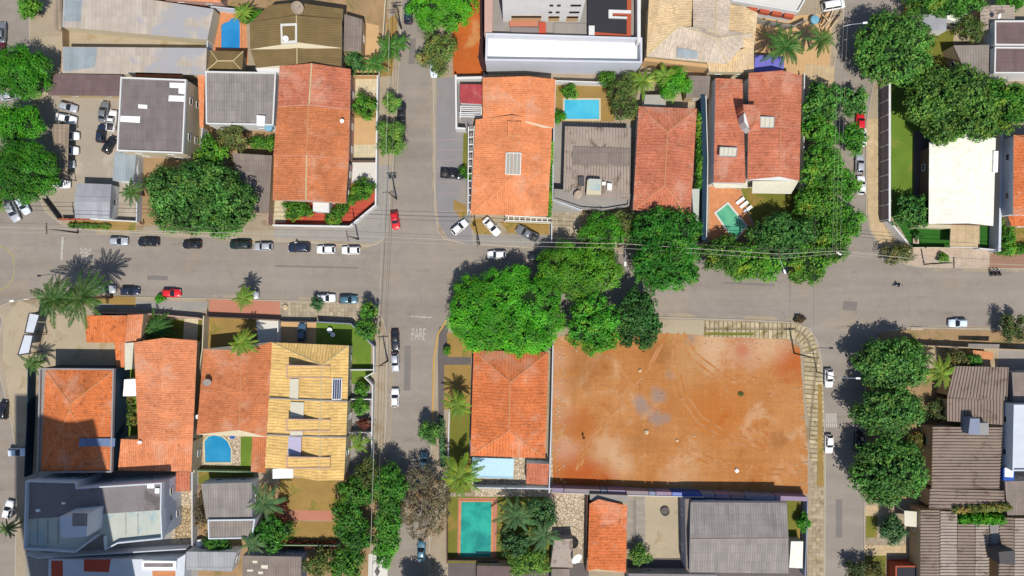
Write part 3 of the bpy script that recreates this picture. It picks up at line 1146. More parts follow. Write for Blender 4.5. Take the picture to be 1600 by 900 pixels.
def palm(px, py, r, h, label, mat='lpalm', n=17, name='palm_tree', cat='palm tree', group=None, tint=(1, 1, 1), fan=False, droop=.55, z0=.12, wide=1.0, trunkm='palebark'):
    """feather palm: slender ringed trunk, arching fronds of many leaflets"""
    TREES[0] += 1
    seed = TREES[0]
    rng = np.random.default_rng(seed)
    k = S * (H - h) / H
    c = P(px, py, h)
    L = r * k * 1.12
    t = thing(name, label, cat, (c.x, c.y, z0), group)
    out = []
    n = int(n * 1.35)
    for i in range(n):
        a = 2 * PI * (i + rng.uniform(-.35, .35)) / n
        el = rng.uniform(.0, 1.15)
        ln = L * rng.uniform(.6, 1.12) * (1 if el < .75 else .9)
        d = np.array([math.cos(a), math.sin(a), 0])
        side = np.array([-math.sin(a), math.cos(a), 0])
        m = 22
        s = np.linspace(0.0, 1, m + 1)
        rise = math.sin(el)
        bend = rng.uniform(-.12, .12)
        hor = ln * (s * (math.cos(el * .7)) + .0)
        z = ln * (s * rise * .9 - s ** 2 * (rise * .9 + droop * rng.uniform(.25, .75)) * .85)
        pts = np.array([0, 0, h - z0]) + np.outer(hor, d) + np.outer(s ** 2 * bend * ln, side) + np.outer(z, [0, 0, 1])
        # rachis
        w = .05 * (1 - s * .8)
        for j in range(m):
            out.append(np.array([pts[j] - side * w[j], pts[j + 1] - side * w[j + 1], pts[j + 1] + side * w[j + 1], pts[j] + side * w[j]]))
        for j in range(2, m + 1):
            ll = ln * .17 * wide * (math.sin(PI * min(1, .12 + s[j] * .88)) ** .6 + .12) * rng.uniform(.8, 1.1)
            tdir = pts[j] - pts[j - 1]
            tdir = tdir / (np.linalg.norm(tdir) + 1e-6)
            for sg in (-1, 1):
                for q in (0, .5):
                    base = pts[j - 1] + (pts[j] - pts[j - 1]) * q
                    dirv = tdir * .8 + side * sg * .62 + np.array([0, 0, -.25 + rng.uniform(-.2, .25)])
                    dirv /= np.linalg.norm(dirv)
                    tip = base + dirv * ll * rng.uniform(.85, 1.1) + np.array([0, 0, -.12 * ll])
                    ww = tdir * max(.055, ln * .018)
                    mid = base + (tip - base) * .5 + np.array([0, 0, .05 * ll])
                    out.append(np.array([base - ww * .6, mid - ww, tip, mid + ww]))
    V = np.vstack(out)
    me = quadmesh('crown', V, [mat])
    o = bpy.data.objects.new('crown', me)
    COL.objects.link(o)
    o.parent = t
    o.color = (*tint, 1)
    if h > 1.2:
        mb = MB()
        b = Vector((c.x, c.y, z0))
        lean = Vector((rng.uniform(-.3, .3), rng.uniform(-.3, .3), 0))
        pts = [b + lean, b + lean * .5 + Vector((0, 0, h * .4)), b + Vector((0, 0, h - z0 + .1))]
        r0 = min(.26, .1 + h * .016)
        mb.tube(pts, [r0 * 1.3, r0, r0 * .8], 8)
        mb.build('trunk', trunkm, t, uv=False, smooth=True)
    return t


def hedge(q, h, kind, label, name='hedge', cat='hedge', tint=(1, 1, 1), group=None, z0=.12):
    """clipped or loose strip of shrubs: a chain of lobes along a band seen from above; q: (x0,y0,x1,y1,halfwidth)"""
    x0, y0, x1, y1, w = q
    n = max(2, int(math.hypot(x1 - x0, y1 - y0) / (w * 1.2)) + 1)
    TREES[0] += 1
    rng = random.Random(TREES[0])
    c = P((x0 + x1) / 2, (y0 + y1) / 2, h)
    ls = []
    for i in range(n):
        t = i / (n - 1)
        p = P(x0 + (x1 - x0) * t, y0 + (y1 - y0) * t, h * .7)
        rr = w * S * rng.uniform(.8, 1.15)
        ls.append((p.x - c.x, p.y - c.y, h * .5, rr, rr, h * .5))
    lm, lf, cl, de, co, gap = KINDS[kind]
    me = crown_mesh(ls, TREES[0], [lm, 'core'], min(lf, .3), min(.5, w * S * .5), de, .75, low=-.2, gap=gap)
    o = bpy.data.objects.new(name, me)
    COL.objects.link(o)
    o.location = (c.x, c.y, z0)
    ORG[o] = Vector(o.location)
    tv = rng.uniform(.9, 1.1)
    o.color = (tint[0] * tv, tint[1] * tv, tint[2] * tv, 1)
    return tag(o, label, cat, group)


# ------------------------------------------------------------------ vehicles
PAINT = {}
PC = dict(white=(.80, .80, .79), silver=(.46, .48, .51), grey=(.20, .21, .23), black=(.014, .014, .017), navy=(.016, .024, .05), red=(.62, .012, .02), teal=(.07, .16, .21), green=(.012, .022, .018), blue=(.05, .10, .16), maroon=(.09, .012, .015), bluewhite=(.62, .70, .78))


def paint(c):
    if c not in PAINT:
        n = NB('car_paint_' + c)
        n.b.inputs['Coat Weight'].default_value = .6
        n.b.inputs['Coat Roughness'].default_value = .06
        v = n.math('MULTIPLY_ADD', n.noise(.8, 3), .12, .94)
        PAINT[c] = n.done(n.mul(PC[c], v), .32, .5, .25 if c in ('silver', 'grey', 'teal') else 0.0)
    return PAINT[c]


def ring(x, w, zb, zt, crown=.04, tum=.86):
    """half-car section at station x: list of (x,y,z) going round over the top, left to right"""
    pts = [(-w * .92, zb), (-w, zb + .16), (-w * 1.0, zb + (zt - zb) * .55), (-w * .965, zt - .06), (-w * tum, zt), (-w * .45, zt + crown), (0, zt + crown * 1.25)]
    full = pts + [(-y, z) for y, z in reversed(pts[:-1])]
    return [(x, y, z) for y, z in full]


def loft(rings):
    V, F = [], []
    n = len(rings[0])
    for r in rings:
        V += r
    for i in range(len(rings) - 1):
        for j in range(n - 1):
            F.append((i * n + j, i * n + j + 1, (i + 1) * n + j + 1, (i + 1) * n + j))
        F.append((i * n + n - 1, i * n, (i + 1) * n, (i + 1) * n + n - 1))
    F.append(tuple(range(n - 1, -1, -1)))
    F.append(tuple((len(rings) - 1) * n + j for j in range(n)))
    return V, F


STY = {  # length, width, hood end(ws base), ws top, rear roof end, rear glass base, roof z, belt z, bed
    'hatch': (3.95, 1.68, .62, .05, -1.40, -1.80, 1.47, .92, 0),
    'sedan': (4.45, 1.74, .78, .15, -1.05, -1.62, 1.45, .92, 0),
    'suv': (4.60, 1.84, .85, .30, -1.72, -2.10, 1.68, 1.02, 0),
    'van': (4.9, 1.85, 1.45, .9, -2.25, -2.38, 1.95, 1.1, 0),
    'pickup': (5.1, 1.84, 1.05, .50, -.55, -.75, 1.72, 1.05, 1),
    'smallpickup': (4.5, 1.68, .85, .30, -.30, -.48, 1.5, .95, 1),
}
CARM = {}


def mesh_from(name, V, F, mats, midx=None, smooth=False):
    me = bpy.data.meshes.new(name)
    me.from_pydata([tuple(v) for v in V], [], F)
    for m in mats:
        me.materials.append(M[m] if isinstance(m, str) else m)
    if midx:
        me.polygons.foreach_set('material_index', midx)
    me.update()
    if smooth:
        me.polygons.foreach_set('use_smooth', [True] * len(me.polygons))
    return me


def wheel_meshes():
    if 'wheel' in CARM:
        return
    V, F = [], []
    n = 18
    prof = [(.18, -.10), (.29, -.11), (.315, -.07), (.315, .07), (.29, .11), (.18, .10)]
    for r, y in prof:
        for k in range(n):
            t = 2 * PI * k / n
            V.append((r * math.cos(t), y, r * math.sin(t)))
    m = len(prof)
    for i in range(m):
        for k in range(n):
            F.append((i * n + k, ((i + 1) % m) * n + k, ((i + 1) % m) * n + (k + 1) % n, i * n + (k + 1) % n))
    CARM['wheel'] = mesh_from('wheel', V, F, ['tyre'])
    mb = MB()
    for sy in (-1, 1):
        V = [(.19 * math.cos(2 * PI * k / 10), sy * .075, .19 * math.sin(2 * PI * k / 10)) for k in range(10)]
        mb.add(V + [(0, sy * .095, 0)], [(k, (k + 1) % 10, 10) for k in range(10)])
    CARM['rim'] = mesh_from('rim', mb.V, mb.F, ['rim'])


def car_meshes(style, col):
    key = (style, col)
    if key in CARM:
        return CARM[key]
    wheel_meshes()
    L, W, hx, wt, rt, rb, zr, zb, bed = STY[style]
    w = W / 2
    f, r = L / 2, -L / 2
    out = {}
    # lower body
    st = [(f, w * .62, .36, .58), (f - .10, w * .80, .27, .70), (f - .35, w * .94, .22, .80), (f - .75, w, .20, zb - .08), (hx + .05, w, .20, zb - .01), (0, w, .20, zb), (rt, w, .20, zb)]
    if bed:
        st += [(rb + .02, w, .20, zb), (r + .30, w, .22, zb - .02), (r + .05, w * .96, .26, zb - .04), (r, w * .93, .36, zb - .10)]
    elif style == 'sedan':
        st += [(rb, w * .99, .20, zb + .02), (r + .35, w * .95, .22, zb + .02), (r + .10, w * .86, .28, zb - .04), (r, w * .70, .38, zb - .20)]
    else:
        st += [(rb, w * .97, .22, zb), (r + .12, w * .90, .28, zb - .05), (r, w * .78, .38, zb - .25)]
    rings = [ring(x, ww, a, b) for x, ww, a, b in st]
    V, F = loft(rings)
    mb = MB()
    mb.add(V, F)
    # roof skin and pillars
    tw, bw = w * .74, w * .90
    roofst = [(wt + .05, tw * .94, zr - .05), (wt - .12, tw, zr - .005), ((wt + rt) / 2, tw * 1.01, zr + .02), (rt + .12, tw * .98, zr), (rt - .02, tw * .92, zr - .04)]
    rr = []
    for x, ww, z in roofst:
        rr.append([(x, -ww, z - .06), (x, -ww * .94, z - .01), (x, -ww * .5, z + .025), (x, 0, z + .035), (x, ww * .5, z + .025), (x, ww * .94, z - .01), (x, ww, z - .06)])
    V, F = loft(rr)
    mb.add(V, F)
    for sy in (-1, 1):
        mb.bar((hx, sy * bw * .97, zb - .02), (wt + .03, sy * tw * .94, zr - .06), .07, .07)
        mb.bar((rb, sy * bw * .95, zb - .02), (rt, sy * tw * .93, zr - .06), .10 if style != 'hatch' else .16, .08)
        xm = (wt + rt) / 2 + (.1 if bed else 0)
        mb.bar((xm, sy * bw * .985, zb - .02), (xm - .03, sy * tw * 1.0, zr - .05), .08, .06)
    mats = [paint(col), 'darkmetal']
    if bed:
        # open load bed: dark floor with side walls
        x1, x0 = rb - .12, r + .12
        mb.box(((x0 + x1) / 2, 0, zb + .06), (x1 - x0, W * .80, .03), mi=1)
        for sy in (-1, 1):
            mb.box(((x0 + x1) / 2, sy * w * .88, zb + .11), (x1 - x0 + .16, w * .15, .16))
        mb.box((r + .09, 0, zb + .11), (.08, W * .80, .16))
    out['body'] = mesh_from('body', mb.V, mb.F, mats, mb.I, True)
    e = .012
    g = MB()
    g.add([(hx + .06, -bw * .9, zb + .01), (hx + .06, bw * .9, zb + .01), (wt + .02, tw * .9, zr - .05), (wt + .02, -tw * .9, zr - .05),
           (hx + .12, 0, zb + .03), (wt + .07, 0, zr - .02)], [(0, 4, 5, 3), (4, 1, 2, 5)])
    out['windscreen'] = mesh_from('windscreen', g.V, g.F, ['glass'])
    g = MB()
    g.add([(rb - .03, bw * .86, zb + .01), (rb - .03, -bw * .86, zb + .01), (rt - .01, -tw * .86, zr - .06), (rt - .01, tw * .86, zr - .06)], [(0, 1, 2, 3)])
    out['rear_window'] = mesh_from('rear_window', g.V, g.F, ['glass'])
    for nm, sy in (('sl', -1), ('sr', 1)):
        g = MB()
        V = [(hx, sy * bw * .965, zb), (rb, sy * bw * .945, zb), (rt, sy * (tw - .01), zr - .06), (wt, sy * (tw - .01), zr - .06)]
        g.add(V, [(0, 1, 2, 3)] if sy > 0 else [(3, 2, 1, 0)])
        out[nm] = mesh_from('side_window', g.V, g.F, ['glass'])
        g = MB()
        g.box((f - .14, sy * w * .66, .62), (.16, .34, .15), -sy * .35)
        out['h' + nm] = mesh_from('headlight', g.V, g.F, ['head'])
        g = MB()
        g.box((r + .09, sy * w * .72, zb - .16), (.14, .22, .2), sy * .3)
        out['t' + nm] = mesh_from('tail_light', g.V, g.F, ['tail'])
        g = MB()
        g.box((hx - .12, sy * (w + .08), zb + .02), (.12, .2, .12))
        out['m' + nm] = mesh_from('wing_mirror', g.V, g.F, [paint(col)])
    CARM[key] = out
    return out


def car(px, py, ang, style, col, label, z=0.0, group=None, cat='car', name='parked_car'):
    """ang: heading of the bonnet in degrees, 0 = right, 90 = up"""
    ms = car_meshes(style, col)
    L, W = STY[style][:2]
    p = P(px, py, z + .9)
    t = thing(name, label, cat, (p.x, p.y, z), group)
    t.rotation_euler = (0, 0, math.radians(ang))

    def child(me, parent, loc=(0, 0, 0)):
        o = bpy.data.objects.new(me.name.split('.')[0], me)
        COL.objects.link(o)
        o.parent = parent
        o.location = loc
        return o
    for k in ('body', 'windscreen', 'rear_window', 'sl', 'sr', 'hsl', 'hsr', 'tsl', 'tsr', 'msl', 'msr'):
        child(ms[k], t)
    for sx, sy in ((.305, 1), (.305, -1), (-.29, 1), (-.29, -1)):
        wh = child(CARM['wheel'], t, (L * sx, sy * (W / 2 - .10), .315))
        child(CARM['rim'], wh)
    return t


def motorcycle(px, py, ang, label, z=0.0, group=None, col='darkmetal', accent='red', rider=False):
    p = P(px, py, z + .8)
    t = thing('motorcycle', label, 'motorcycle', (p.x, p.y, z), group)
    t.rotation_euler = (0, 0, math.radians(ang))
    ORG[t] = Vector((0, 0, 0))
    for x in (.66, -.62):
        V, F = [], []
        n, m = 20, 6
        for i in range(n):
            a = 2 * PI * i / n
            for j in range(m):
                b = 2 * PI * j / m
                rr = .27 + .055 * math.cos(b)
                V.append((x + rr * math.cos(a), .06 * math.sin(b), .325 + rr * math.sin(a)))
        F = [(i * m + j, ((i + 1) % n) * m + j, ((i + 1) % n) * m + (j + 1) % m, i * m + (j + 1) % m) for i in range(n) for j in range(m)]
        mobj('wheel', V, F, 'tyre', t, uv=False, smooth=True)
    mb = MB()
    mb.bar((.66, 0, .33), (.38, 0, .95), .10)
    mb.bar((.38, 0, .85), (-.2, 0, .45), .10)
    mb.bar((-.62, 0, .33), (-.1, 0, .45), .10)
    mb.box((.02, 0, .42), (.42, .26, .34))
    mb.tube([(-.1, -.16, .30), (-.8, -.18, .42)], .05, 8)
    mb.build('frame', 'darkmetal', t)
    mb = MB()
    mb.tube([(.36, 0, .86), (.2, 0, .93), (-.06, 0, .84)], [.11, .17, .10], 10)
    mb.build('fuel_tank', paint(accent), t, smooth=True)
    mb = MB()
    mb.tube([(-.02, 0, .80), (-.3, 0, .80), (-.68, 0, .86), (-.82, 0, .88)], [.11, .14, .12, .05], 8)
    mb.build('seat', 'tyre', t, smooth=True)
    mb = MB()
    mb.tube([(.22, -.38, 1.02), (.36, -.18, 1.03), (.38, 0, .98), (.36, .18, 1.03), (.22, .38, 1.02)], .022, 6)
    mb.build('handlebar', 'metal', t)
    mb = MB()
    mb.tube([(.44, 0, .88), (.58, 0, .86)], [.06, .10], 10)
    mb.build('headlight', 'head', t)
    return t


def peoplemat(name, bands):
    """cloth and skin tones by height on the figure"""
    n = NB(name)
    s = n.new('ShaderNodeSeparateXYZ')
    n.link(n.tc.outputs['Object'], s.inputs[0])
    col = bands[0][1]
    for z, c in bands[1:]:
        col = n.mix(n.math('GREATER_THAN', s.outputs[2], z), col, c)
    return n.done(col, .85, .15)


def person(loc, ang, label, joints, edges, radii, bands, hair=(.02, .015, .012), helmet=None):
    me = bpy.data.meshes.new('person')
    me.from_pydata(joints, edges, [])
    o = bpy.data.objects.new('person', me)
    COL.objects.link(o)
    o.location = loc
    o.rotation_euler = (0, 0, math.radians(ang))
    ORG[o] = Vector((0, 0, 0))
    md = o.modifiers.new('skin', 'SKIN')
    md.use_smooth_shade = True
    for i, r in enumerate(radii):
        me.skin_vertices[0].data[i].radius = (r, r) if not isinstance(r, tuple) else r
    me.skin_vertices[0].data[0].use_root = True
    sb = o.modifiers.new('sub', 'SUBSURF')
    sb.levels = sb.render_levels = 2
    me.materials.append(peoplemat('clothes_' + label.split()[0], bands))
    tag(o, label, 'person')
    hd = joints[-1]
    mb = MB()
    prof = [(.125 * math.cos(a), .13 * math.sin(a)) for a in (-.15, .2, .55, .9, 1.2, 1.5)]
    hc = Vector((hd[0], hd[1], hd[2]))
    mb.lathe((hc.x - .01, hc.y, hc.z + .0), prof, 12)
    m = plain('helmet_shell', helmet, .25, .5) if helmet else plain('dark_hair', hair, .7, .2)
    ch = mobj('helmet' if helmet else 'hair', mb.V, mb.F, m, o, uv=False, smooth=True)
    # face: nose and brow
    return o


# ------------------------------------------------------------------ street furniture
def upole(top, h, label, arm=0.0, trans=0, lamp=None, group='utility poles along the streets', arms=1):
    """concrete utility pole surveyed at its top; arm: crossarm direction (deg); lamp: (px,py) of the lamp head"""
    p = P(*top, h)
    t = thing('utility_pole', label, 'utility pole', (p.x, p.y, 0.1), group)
    mb = MB()
    mb.tube([(p.x, p.y, .1), (p.x, p.y, h)], [.19, .12], 10)
    mb.build('pole', 'polec', t, uv=False, smooth=True)
    d = Vector((math.cos(math.radians(arm)), math.sin(math.radians(arm)), 0))
    for k in range(arms):
        z = h - .35 - k * 1.1
        c = MB()
        a, b = Vector((p.x, p.y, z)) - d * 1.1, Vector((p.x, p.y, z)) + d * 1.1
        c.bar(a, b, .14, .14)
        ca = c.build('crossarm', 'wood', t)
        for s in (-.95, -.35, .35, .95):
            i = MB()
            q = Vector((p.x, p.y, z + .07)) + d * s
            i.lathe(q, [(.03, 0), (.07, .06), (.05, .1), (.07, .15), (.03, .2)], 8)
            i.build('insulator', 'darkmetal', ca)
    for k in range(trans):
        m = MB()
        n = Vector((-d.y, d.x, 0))
        q = Vector((p.x, p.y, h - 2.4)) + d * (.5 * (1 if k % 2 else -1)) + n * .25
        m.lathe(q, [(.27, 0), (.30, .1), (.30, .8), (.24, .9), (.08, .95)], 12)
        m.build('transformer', 'grey', t, smooth=False)
    if lamp:
        lamphead(t, p, h - 1.2, lamp)
    return t


def lamphead(t, p, z, lamp):
    q = P(*lamp, z + .5)
    m = MB()
    a = Vector((p.x, p.y, z))
    m.tube([a, a.lerp(q, .35) + Vector((0, 0, .35)), q], .05, 8)
    m.build('lamp_arm', 'metal', t, uv=False)
    m = MB()
    d = (q - a)
    d.z = 0
    d.normalize()
    m.bar(q - d * .1, q + d * .75, .34, .16)
    hd = m.build('lamp_head', 'lampglass', t)


def streetlamp(top, h, lamp, label):
    p = P(*top, h)
    t = thing('street_lamp', label, 'street lamp', (p.x, p.y, .1))
    mb = MB()
    mb.tube([(p.x, p.y, .1), (p.x, p.y, h)], [.12, .07], 8)
    mb.build('pole', 'polec', t, uv=False, smooth=True)
    lamphead(t, p, h - .4, lamp)
    return t


def cable(pts, label, rad=.03, sag=.35, mat='wire', group='overhead cables along the avenue'):
    """pts: (px,py,z) supports"""
    W = [P(*p) for p in pts]
    path = []
    for a, b in zip(W[:-1], W[1:]):
        for i in range(10):
            t = i / 10
            path.append(a.lerp(b, t) - Vector((0, 0, sag * 4 * t * (1 - t))))
    path.append(W[-1])
    mb = MB()
    mb.tube(path, rad, 5)
    o = mb.build('overhead_cable', mat, uv=False)
    return tag(o, label, 'cable', group)


def dish(px, py, z, r, label, mat='plastic', az=-40):
    """satellite dish on a short mast"""
    p = P(px, py, z)
    t = thing('satellite_dish', label, 'satellite dish', (p.x, p.y, z - .6))
    a = math.radians(az)
    ax = Vector((math.cos(a) * .6, math.sin(a) * .6, .8)).normalized()
    q = ax.to_track_quat('Z', 'Y').to_matrix()
    m = MB()
    V, F = [], []
    n = 18
    for i in range(5):
        rr = r * i / 4
        for k in range(n):
            th = 2 * PI * k / n
            V.append(p + q @ Vector((rr * math.cos(th), rr * math.sin(th), .25 * r * (i / 4) ** 2)))
    F = [(i * n + k, i * n + (k + 1) % n, (i + 1) * n + (k + 1) % n, (i + 1) * n + k) for i in range(4) for k in range(n)]
    mobj('reflector', V, F, mat, t, uv=False, smooth=True)
    m.tube([(p.x, p.y, z - .6), p], .04, 6)
    m.build('mast', 'metal', t, uv=False)
    m = MB()
    m.tube([p + q @ Vector((r * .8, 0, .2 * r)), p + ax * r * .9], .025, 5)
    m.box(p + ax * r * .95, (.12, .12, .16))
    m.build('feed_arm', 'metal', t, uv=False)
    return t


def tank(px, py, z, r, h, label, mat='tankblue'):
    p = P(px, py, z + h)
    t = thing('water_tank', label, 'water tank', (p.x, p.y, z))
    m = MB()
    m.lathe((p.x, p.y, z), [(r * .82, 0), (r, h * .8), (r * 1.04, h * .82), (r * 1.04, h * .88)], 18)
    m.build('tank_body', mat, t, uv=False)
    m = MB()
    m.lathe((p.x, p.y, z + h * .885), [(r * 1.0, 0), (r * .9, h * .09), (r * .35, h * .15), (r * .3, h * .2), (r * .05, h * .2)], 18)
    m.build('lid', mat, t, uv=False)
    return t


# ================================================================== THE PLACE
# ground, carriageways, blocks
def flat(name, pts, z, mat):
    return struct(mobj(name, [(x, y, z) for x, y in pts], [(0, 1, 2, 3)], mat))


flat('ground', [(-700, -700), (700, -700), (700, 700), (-700, 700)], -0.08, 'ground')
flat('road', [(-190, -150), (190, -150), (190, 150), (-190, 150)], 0.0, 'asphalt')

block([(46, -300), (46, 60), (44, 130), (48, 230), (54, 296), (72, 332), (98, 352), (150, 361), (300, 368), (420, 377), (500, 381), (578, 385), (592, 381), (602, 371), (606, 356), (612, 300), (619, 200), (628, 20), (634, -300)])
block([(672, -300), (676, 120), (679, 330), (684, 362), (694, 374), (720, 380), (770, 384), (830, 388), (880, 392), (1100, 402), (1230, 408), (1276, 404), (1294, 388), (1300, 360), (1298, 200), (1302, 110), (1318, 40), (1326, -300)])
block([(1412, -300), (1402, 30), (1364, 130), (1353, 190), (1352, 330), (1358, 360), (1378, 394), (1400, 410), (1436, 418), (1600, 421), (2000, 424), (2000, -300)])
block([(-6, 480), (4, 500), (-4, 540), (0, 588), (10, 628), (19, 668), (27, 720), (25, 790), (20, 1200), (576, 1200), (585, 900), (594, 780), (604, 660), (606, 530), (600, 500), (588, 482), (566, 474), (480, 470), (330, 466), (130, 462), (60, 462), (20, 470)])
block([(675, 640), (677, 560), (684, 520), (696, 500), (716, 492), (760, 490), (1030, 495), (1160, 499), (1240, 503), (1264, 512), (1276, 530), (1284, 562), (1290, 700), (1288, 1200), (664, 1200), (670, 860), (672, 720)])
block([(1352, 580), (1357, 550), (1368, 528), (1390, 515), (1420, 511), (2000, 519), (2000, 1200), (1348, 1200), (1350, 760)])
block([(-400, -300), (-22, -300), (-26, 280), (-60, 330), (-400, 340)])
block([(-400, 520), (-70, 520), (-46, 560), (-30, 660), (-22, 800), (-26, 1200), (-400, 1200)])

# kerbside bands
def strip(name, pts, w, mat, z, uvd=None):
    W = [P(x, y, z) for x, y in pts]
    V, F = [], []
    for i, p in enumerate(W):
        d = (W[min(i + 1, len(W) - 1)] - W[max(i - 1, 0)]).normalized()
        n = Vector((-d.y, d.x, 0)) * w / 2
        V += [p - n, p + n]
    for i in range(len(W) - 1):
        F.append((2 * i, 2 * i + 2, 2 * i + 3, 2 * i + 1))
    return struct(mobj(name, V, F, mat))


strip('painted_kerb', [(675.5, 660), (677, 600), (677.8, 560), (684.8, 521), (697, 502)], .35, 'yellowkerb', .126)

# ---- surfaces inside the blocks
patch('yard', [(50, 60), (95, 56), (97, 114), (76, 148), (48, 150)], 'tanyard')
patch('car_lot', [(80, 150), (212, 150), (212, 345), (92, 342), (66, 312), (60, 230), (70, 160)], 'lot')
patch('verge', [(110, 345), (212, 346), (212, 362), (150, 359), (104, 352)], 'drygrass', 1.5, 3)
patch('yard', [(96, 40), (330, 55), (326, 80), (96, 76)], 'tanyard')
patch('yard', [(100, -60), (340, -60), (344, 14), (240, 8), (100, 0)], 'pink')
patch('yard', [(214, 236), (330, 238), (330, 350), (214, 352)], 'soil', 2, 4)
patch('dirt_yard', [(344, -60), (600, -60), (606, 30), (598, 60), (560, 70), (536, 30), (400, 24), (344, 20)], 'soil', 2, 5)
patch('pool_deck', [(336, 18), (384, 18), (388, 100), (332, 100)], 'orangefloor')
patch('yard', [(536, 84), (560, 80), (592, 84), (592, 118), (540, 122)], 'peach')
patch('terrace', [(546, 30), (592, 40), (592, 84), (546, 84)], 'peach')
patch('verge', [(594, 120), (612, 118), (620, 60), (622, 20), (606, 30), (600, 70)], 'drygrass', 1.2, 6)
patch('terrace', [(548, 118), (589, 119), (588, 152), (548, 152)], 'creamfloor')
patch('yard', [(548, 152), (588, 152), (588, 184), (548, 184)], 'drygrass')
patch('terrace', [(548, 184), (587, 184), (587, 226), (548, 226)], 'peach')
patch('terrace', [(546, 226), (587, 226), (587, 250), (546, 250)], 'creamfloor')
patch('terrace', [(545, 252), (587, 252), (587, 290), (545, 290)], 'whitefloor')
patch('red_forecourt', [(428, 312), (545, 312), (546, 286), (586, 288), (586, 318), (546, 350), (430, 350)], 'redfloor')
patch('terrace', [(427, 312), (450, 312), (446, 348), (428, 348)], 'creamfloor')
patch('pavement', [(590, 258), (610, 258), (607, 352), (598, 374), (580, 380), (428, 372), (430, 356), (548, 356), (590, 324)], 'conc')
patch('yard', [(324, 196), (428, 198), (426, 244), (326, 242)], 'soil', 1.5, 7)
# centre north
patch('red_plot', [(704, -80), (757, -80), (752, 60), (755, 118), (708, 116), (706, 60)], 'redearth', 1.2, 8)
patch('dark_strip', [(748, -80), (762, -80), (762, 118), (752, 108), (747, 90), (750, 60)], 'darkstrip', .8, 9)  # narrow dark purple-brown sheet along the left side of the white block
patch('parking_bays', [(682, 122), (740, 120), (738, 200), (734, 340), (740, 384), (700, 372), (686, 350), (681, 300)], 'bayasphalt')
patch('verge', [(724, 208), (733, 208), (733, 262), (723, 262)], 'olivegrass', .8, 10)
patch('verge', [(709, 312), (728, 320), (730, 334), (720, 342), (709, 328)], 'drygrass', .8, 11)
patch('verge', [(740, 342), (756, 340), (772, 366), (744, 366), (734, 352)], 'drygrass', .8, 12)
patch('verge', [(780, 346), (858, 350), (858, 366), (796, 364)], 'drygrass', .8, 13)
patch('forecourt', [(740, 366), (862, 368), (858, 386), (740, 380)], 'conc')
patch('yard', [(868, 124), (958, 128), (960, 190), (868, 190)], 'drygrass', 1.2, 14)
patch('yard', [(862, 190), (990, 196), (986, 340), (862, 340)], 'conc')
patch('path', [(862, 332), (906, 332), (906, 388), (862, 386)], 'cobble')
patch('yard', [(906, 320), (992, 320), (992, 380), (906, 384)], 'mosaic')
patch('yard', [(1000, 96), (1180, 110), (1180, 125), (1110, 152), (1075, 168), (1000, 168)], 'tanyard')
patch('side_passage', [(1078, 290), (1096, 290), (1096, 372), (1080, 372)], 'cobble')
patch('yard', [(1180, 30), (1300, 20), (1296, 130), (1180, 120)], 'peach')
patch('pavement', [(1258, 100), (1304, 104), (1300, 200), (1300, 380), (1260, 380)], 'tanside')
patch('pool_terrace', [(1108, 290), (1157, 296), (1176, 356), (1180, 376), (1108, 376)], 'orangefloor')
patch('lawn', [(1157, 294), (1256, 296), (1256, 350), (1180, 356)], 'olivegrass', .8, 15)
patch('planting_bed', [(1108, 374), (1298, 352), (1296, 392), (1270, 400), (1108, 398)], 'soil', 1, 16)
# north-east
patch('pavement', [(1354, 186), (1378, 186), (1378, 346), (1400, 384), (1412, 406), (1384, 396), (1362, 362), (1356, 330)], 'tanside')
patch('pavement', [(1404, 385), (1546, 390), (1546, 418), (1440, 417), (1406, 409)], 'pinkside')
patch('pavement', [(1547, 396), (1760, 400), (1760, 421), (1547, 419)], 'brownside')
patch('lawn', [(1392, 124), (1450, 124), (1450, 340), (1392, 340)], 'lawn')
patch('path', [(1428, 205), (1452, 205), (1452, 330), (1428, 330)], 'darkconc')
patch('lawn', [(1400, 345), (1484, 350), (1484, 386), (1424, 386)], 'deeplawn')
patch('driveway', [(1485, 350), (1530, 350), (1530, 386), (1485, 386)], 'tanside')
patch('lawn', [(1531, 352), (1556, 352), (1556, 388), (1531, 388)], 'deeplawn')
patch('yard', [(1566, 340), (1760, 340), (1760, 396), (1566, 392)], 'drygrass', 1.2, 17)
patch('yard', [(1412, 0), (1560, 0), (1540, 60), (1410, 70)], 'tanyard')
patch('yard', [(1440, 48), (1492, 48), (1480, 130), (1430, 130)], 'olivegrass', 1, 18)
patch('yard', [(1558, 200), (1760, 200), (1760, 340), (1558, 340)], 'conc')
# south-west
patch('yard', [(76, 494), (136, 492), (180, 540), (180, 576), (60, 576), (70, 520)], 'tanyard')
patch('pavement', [(30, 468), (66, 484), (46, 570), (44, 720), (30, 720), (14, 620), (4, 560), (6, 500)], 'tanyard')
patch('forecourt', [(150, 468), (324, 472), (322, 486), (150, 482)], 'conc')
patch('verge', [(150, 462), (212, 464), (212, 478), (150, 474)], 'drygrass', .8, 19)
patch('pink_forecourt', [(328, 467), (437, 471), (438, 496), (326, 492)], 'pink')
patch('forecourt', [(438, 472), (566, 476), (580, 500), (490, 494), (438, 496)], 'cobble')
patch('yard', [(222, 498), (316, 500), (314, 534), (222, 534)], 'olivegrass', .8, 20)
patch('yard', [(288, 498), (310, 498), (308, 532), (286, 530)], 'creamfloor')
patch('yard', [(318, 494), (405, 498), (402, 545), (316, 545)], 'drygrass', 1, 21)
patch('yard', [(400, 500), (436, 502), (434, 540), (404, 540)], 'whitefloor')
patch('yard', [(436, 502), (494, 503), (494, 540), (436, 540)], 'peach')
patch('lawn', [(494, 503), (548, 505), (580, 540), (580, 600), (548, 600), (494, 545)], 'lawn')
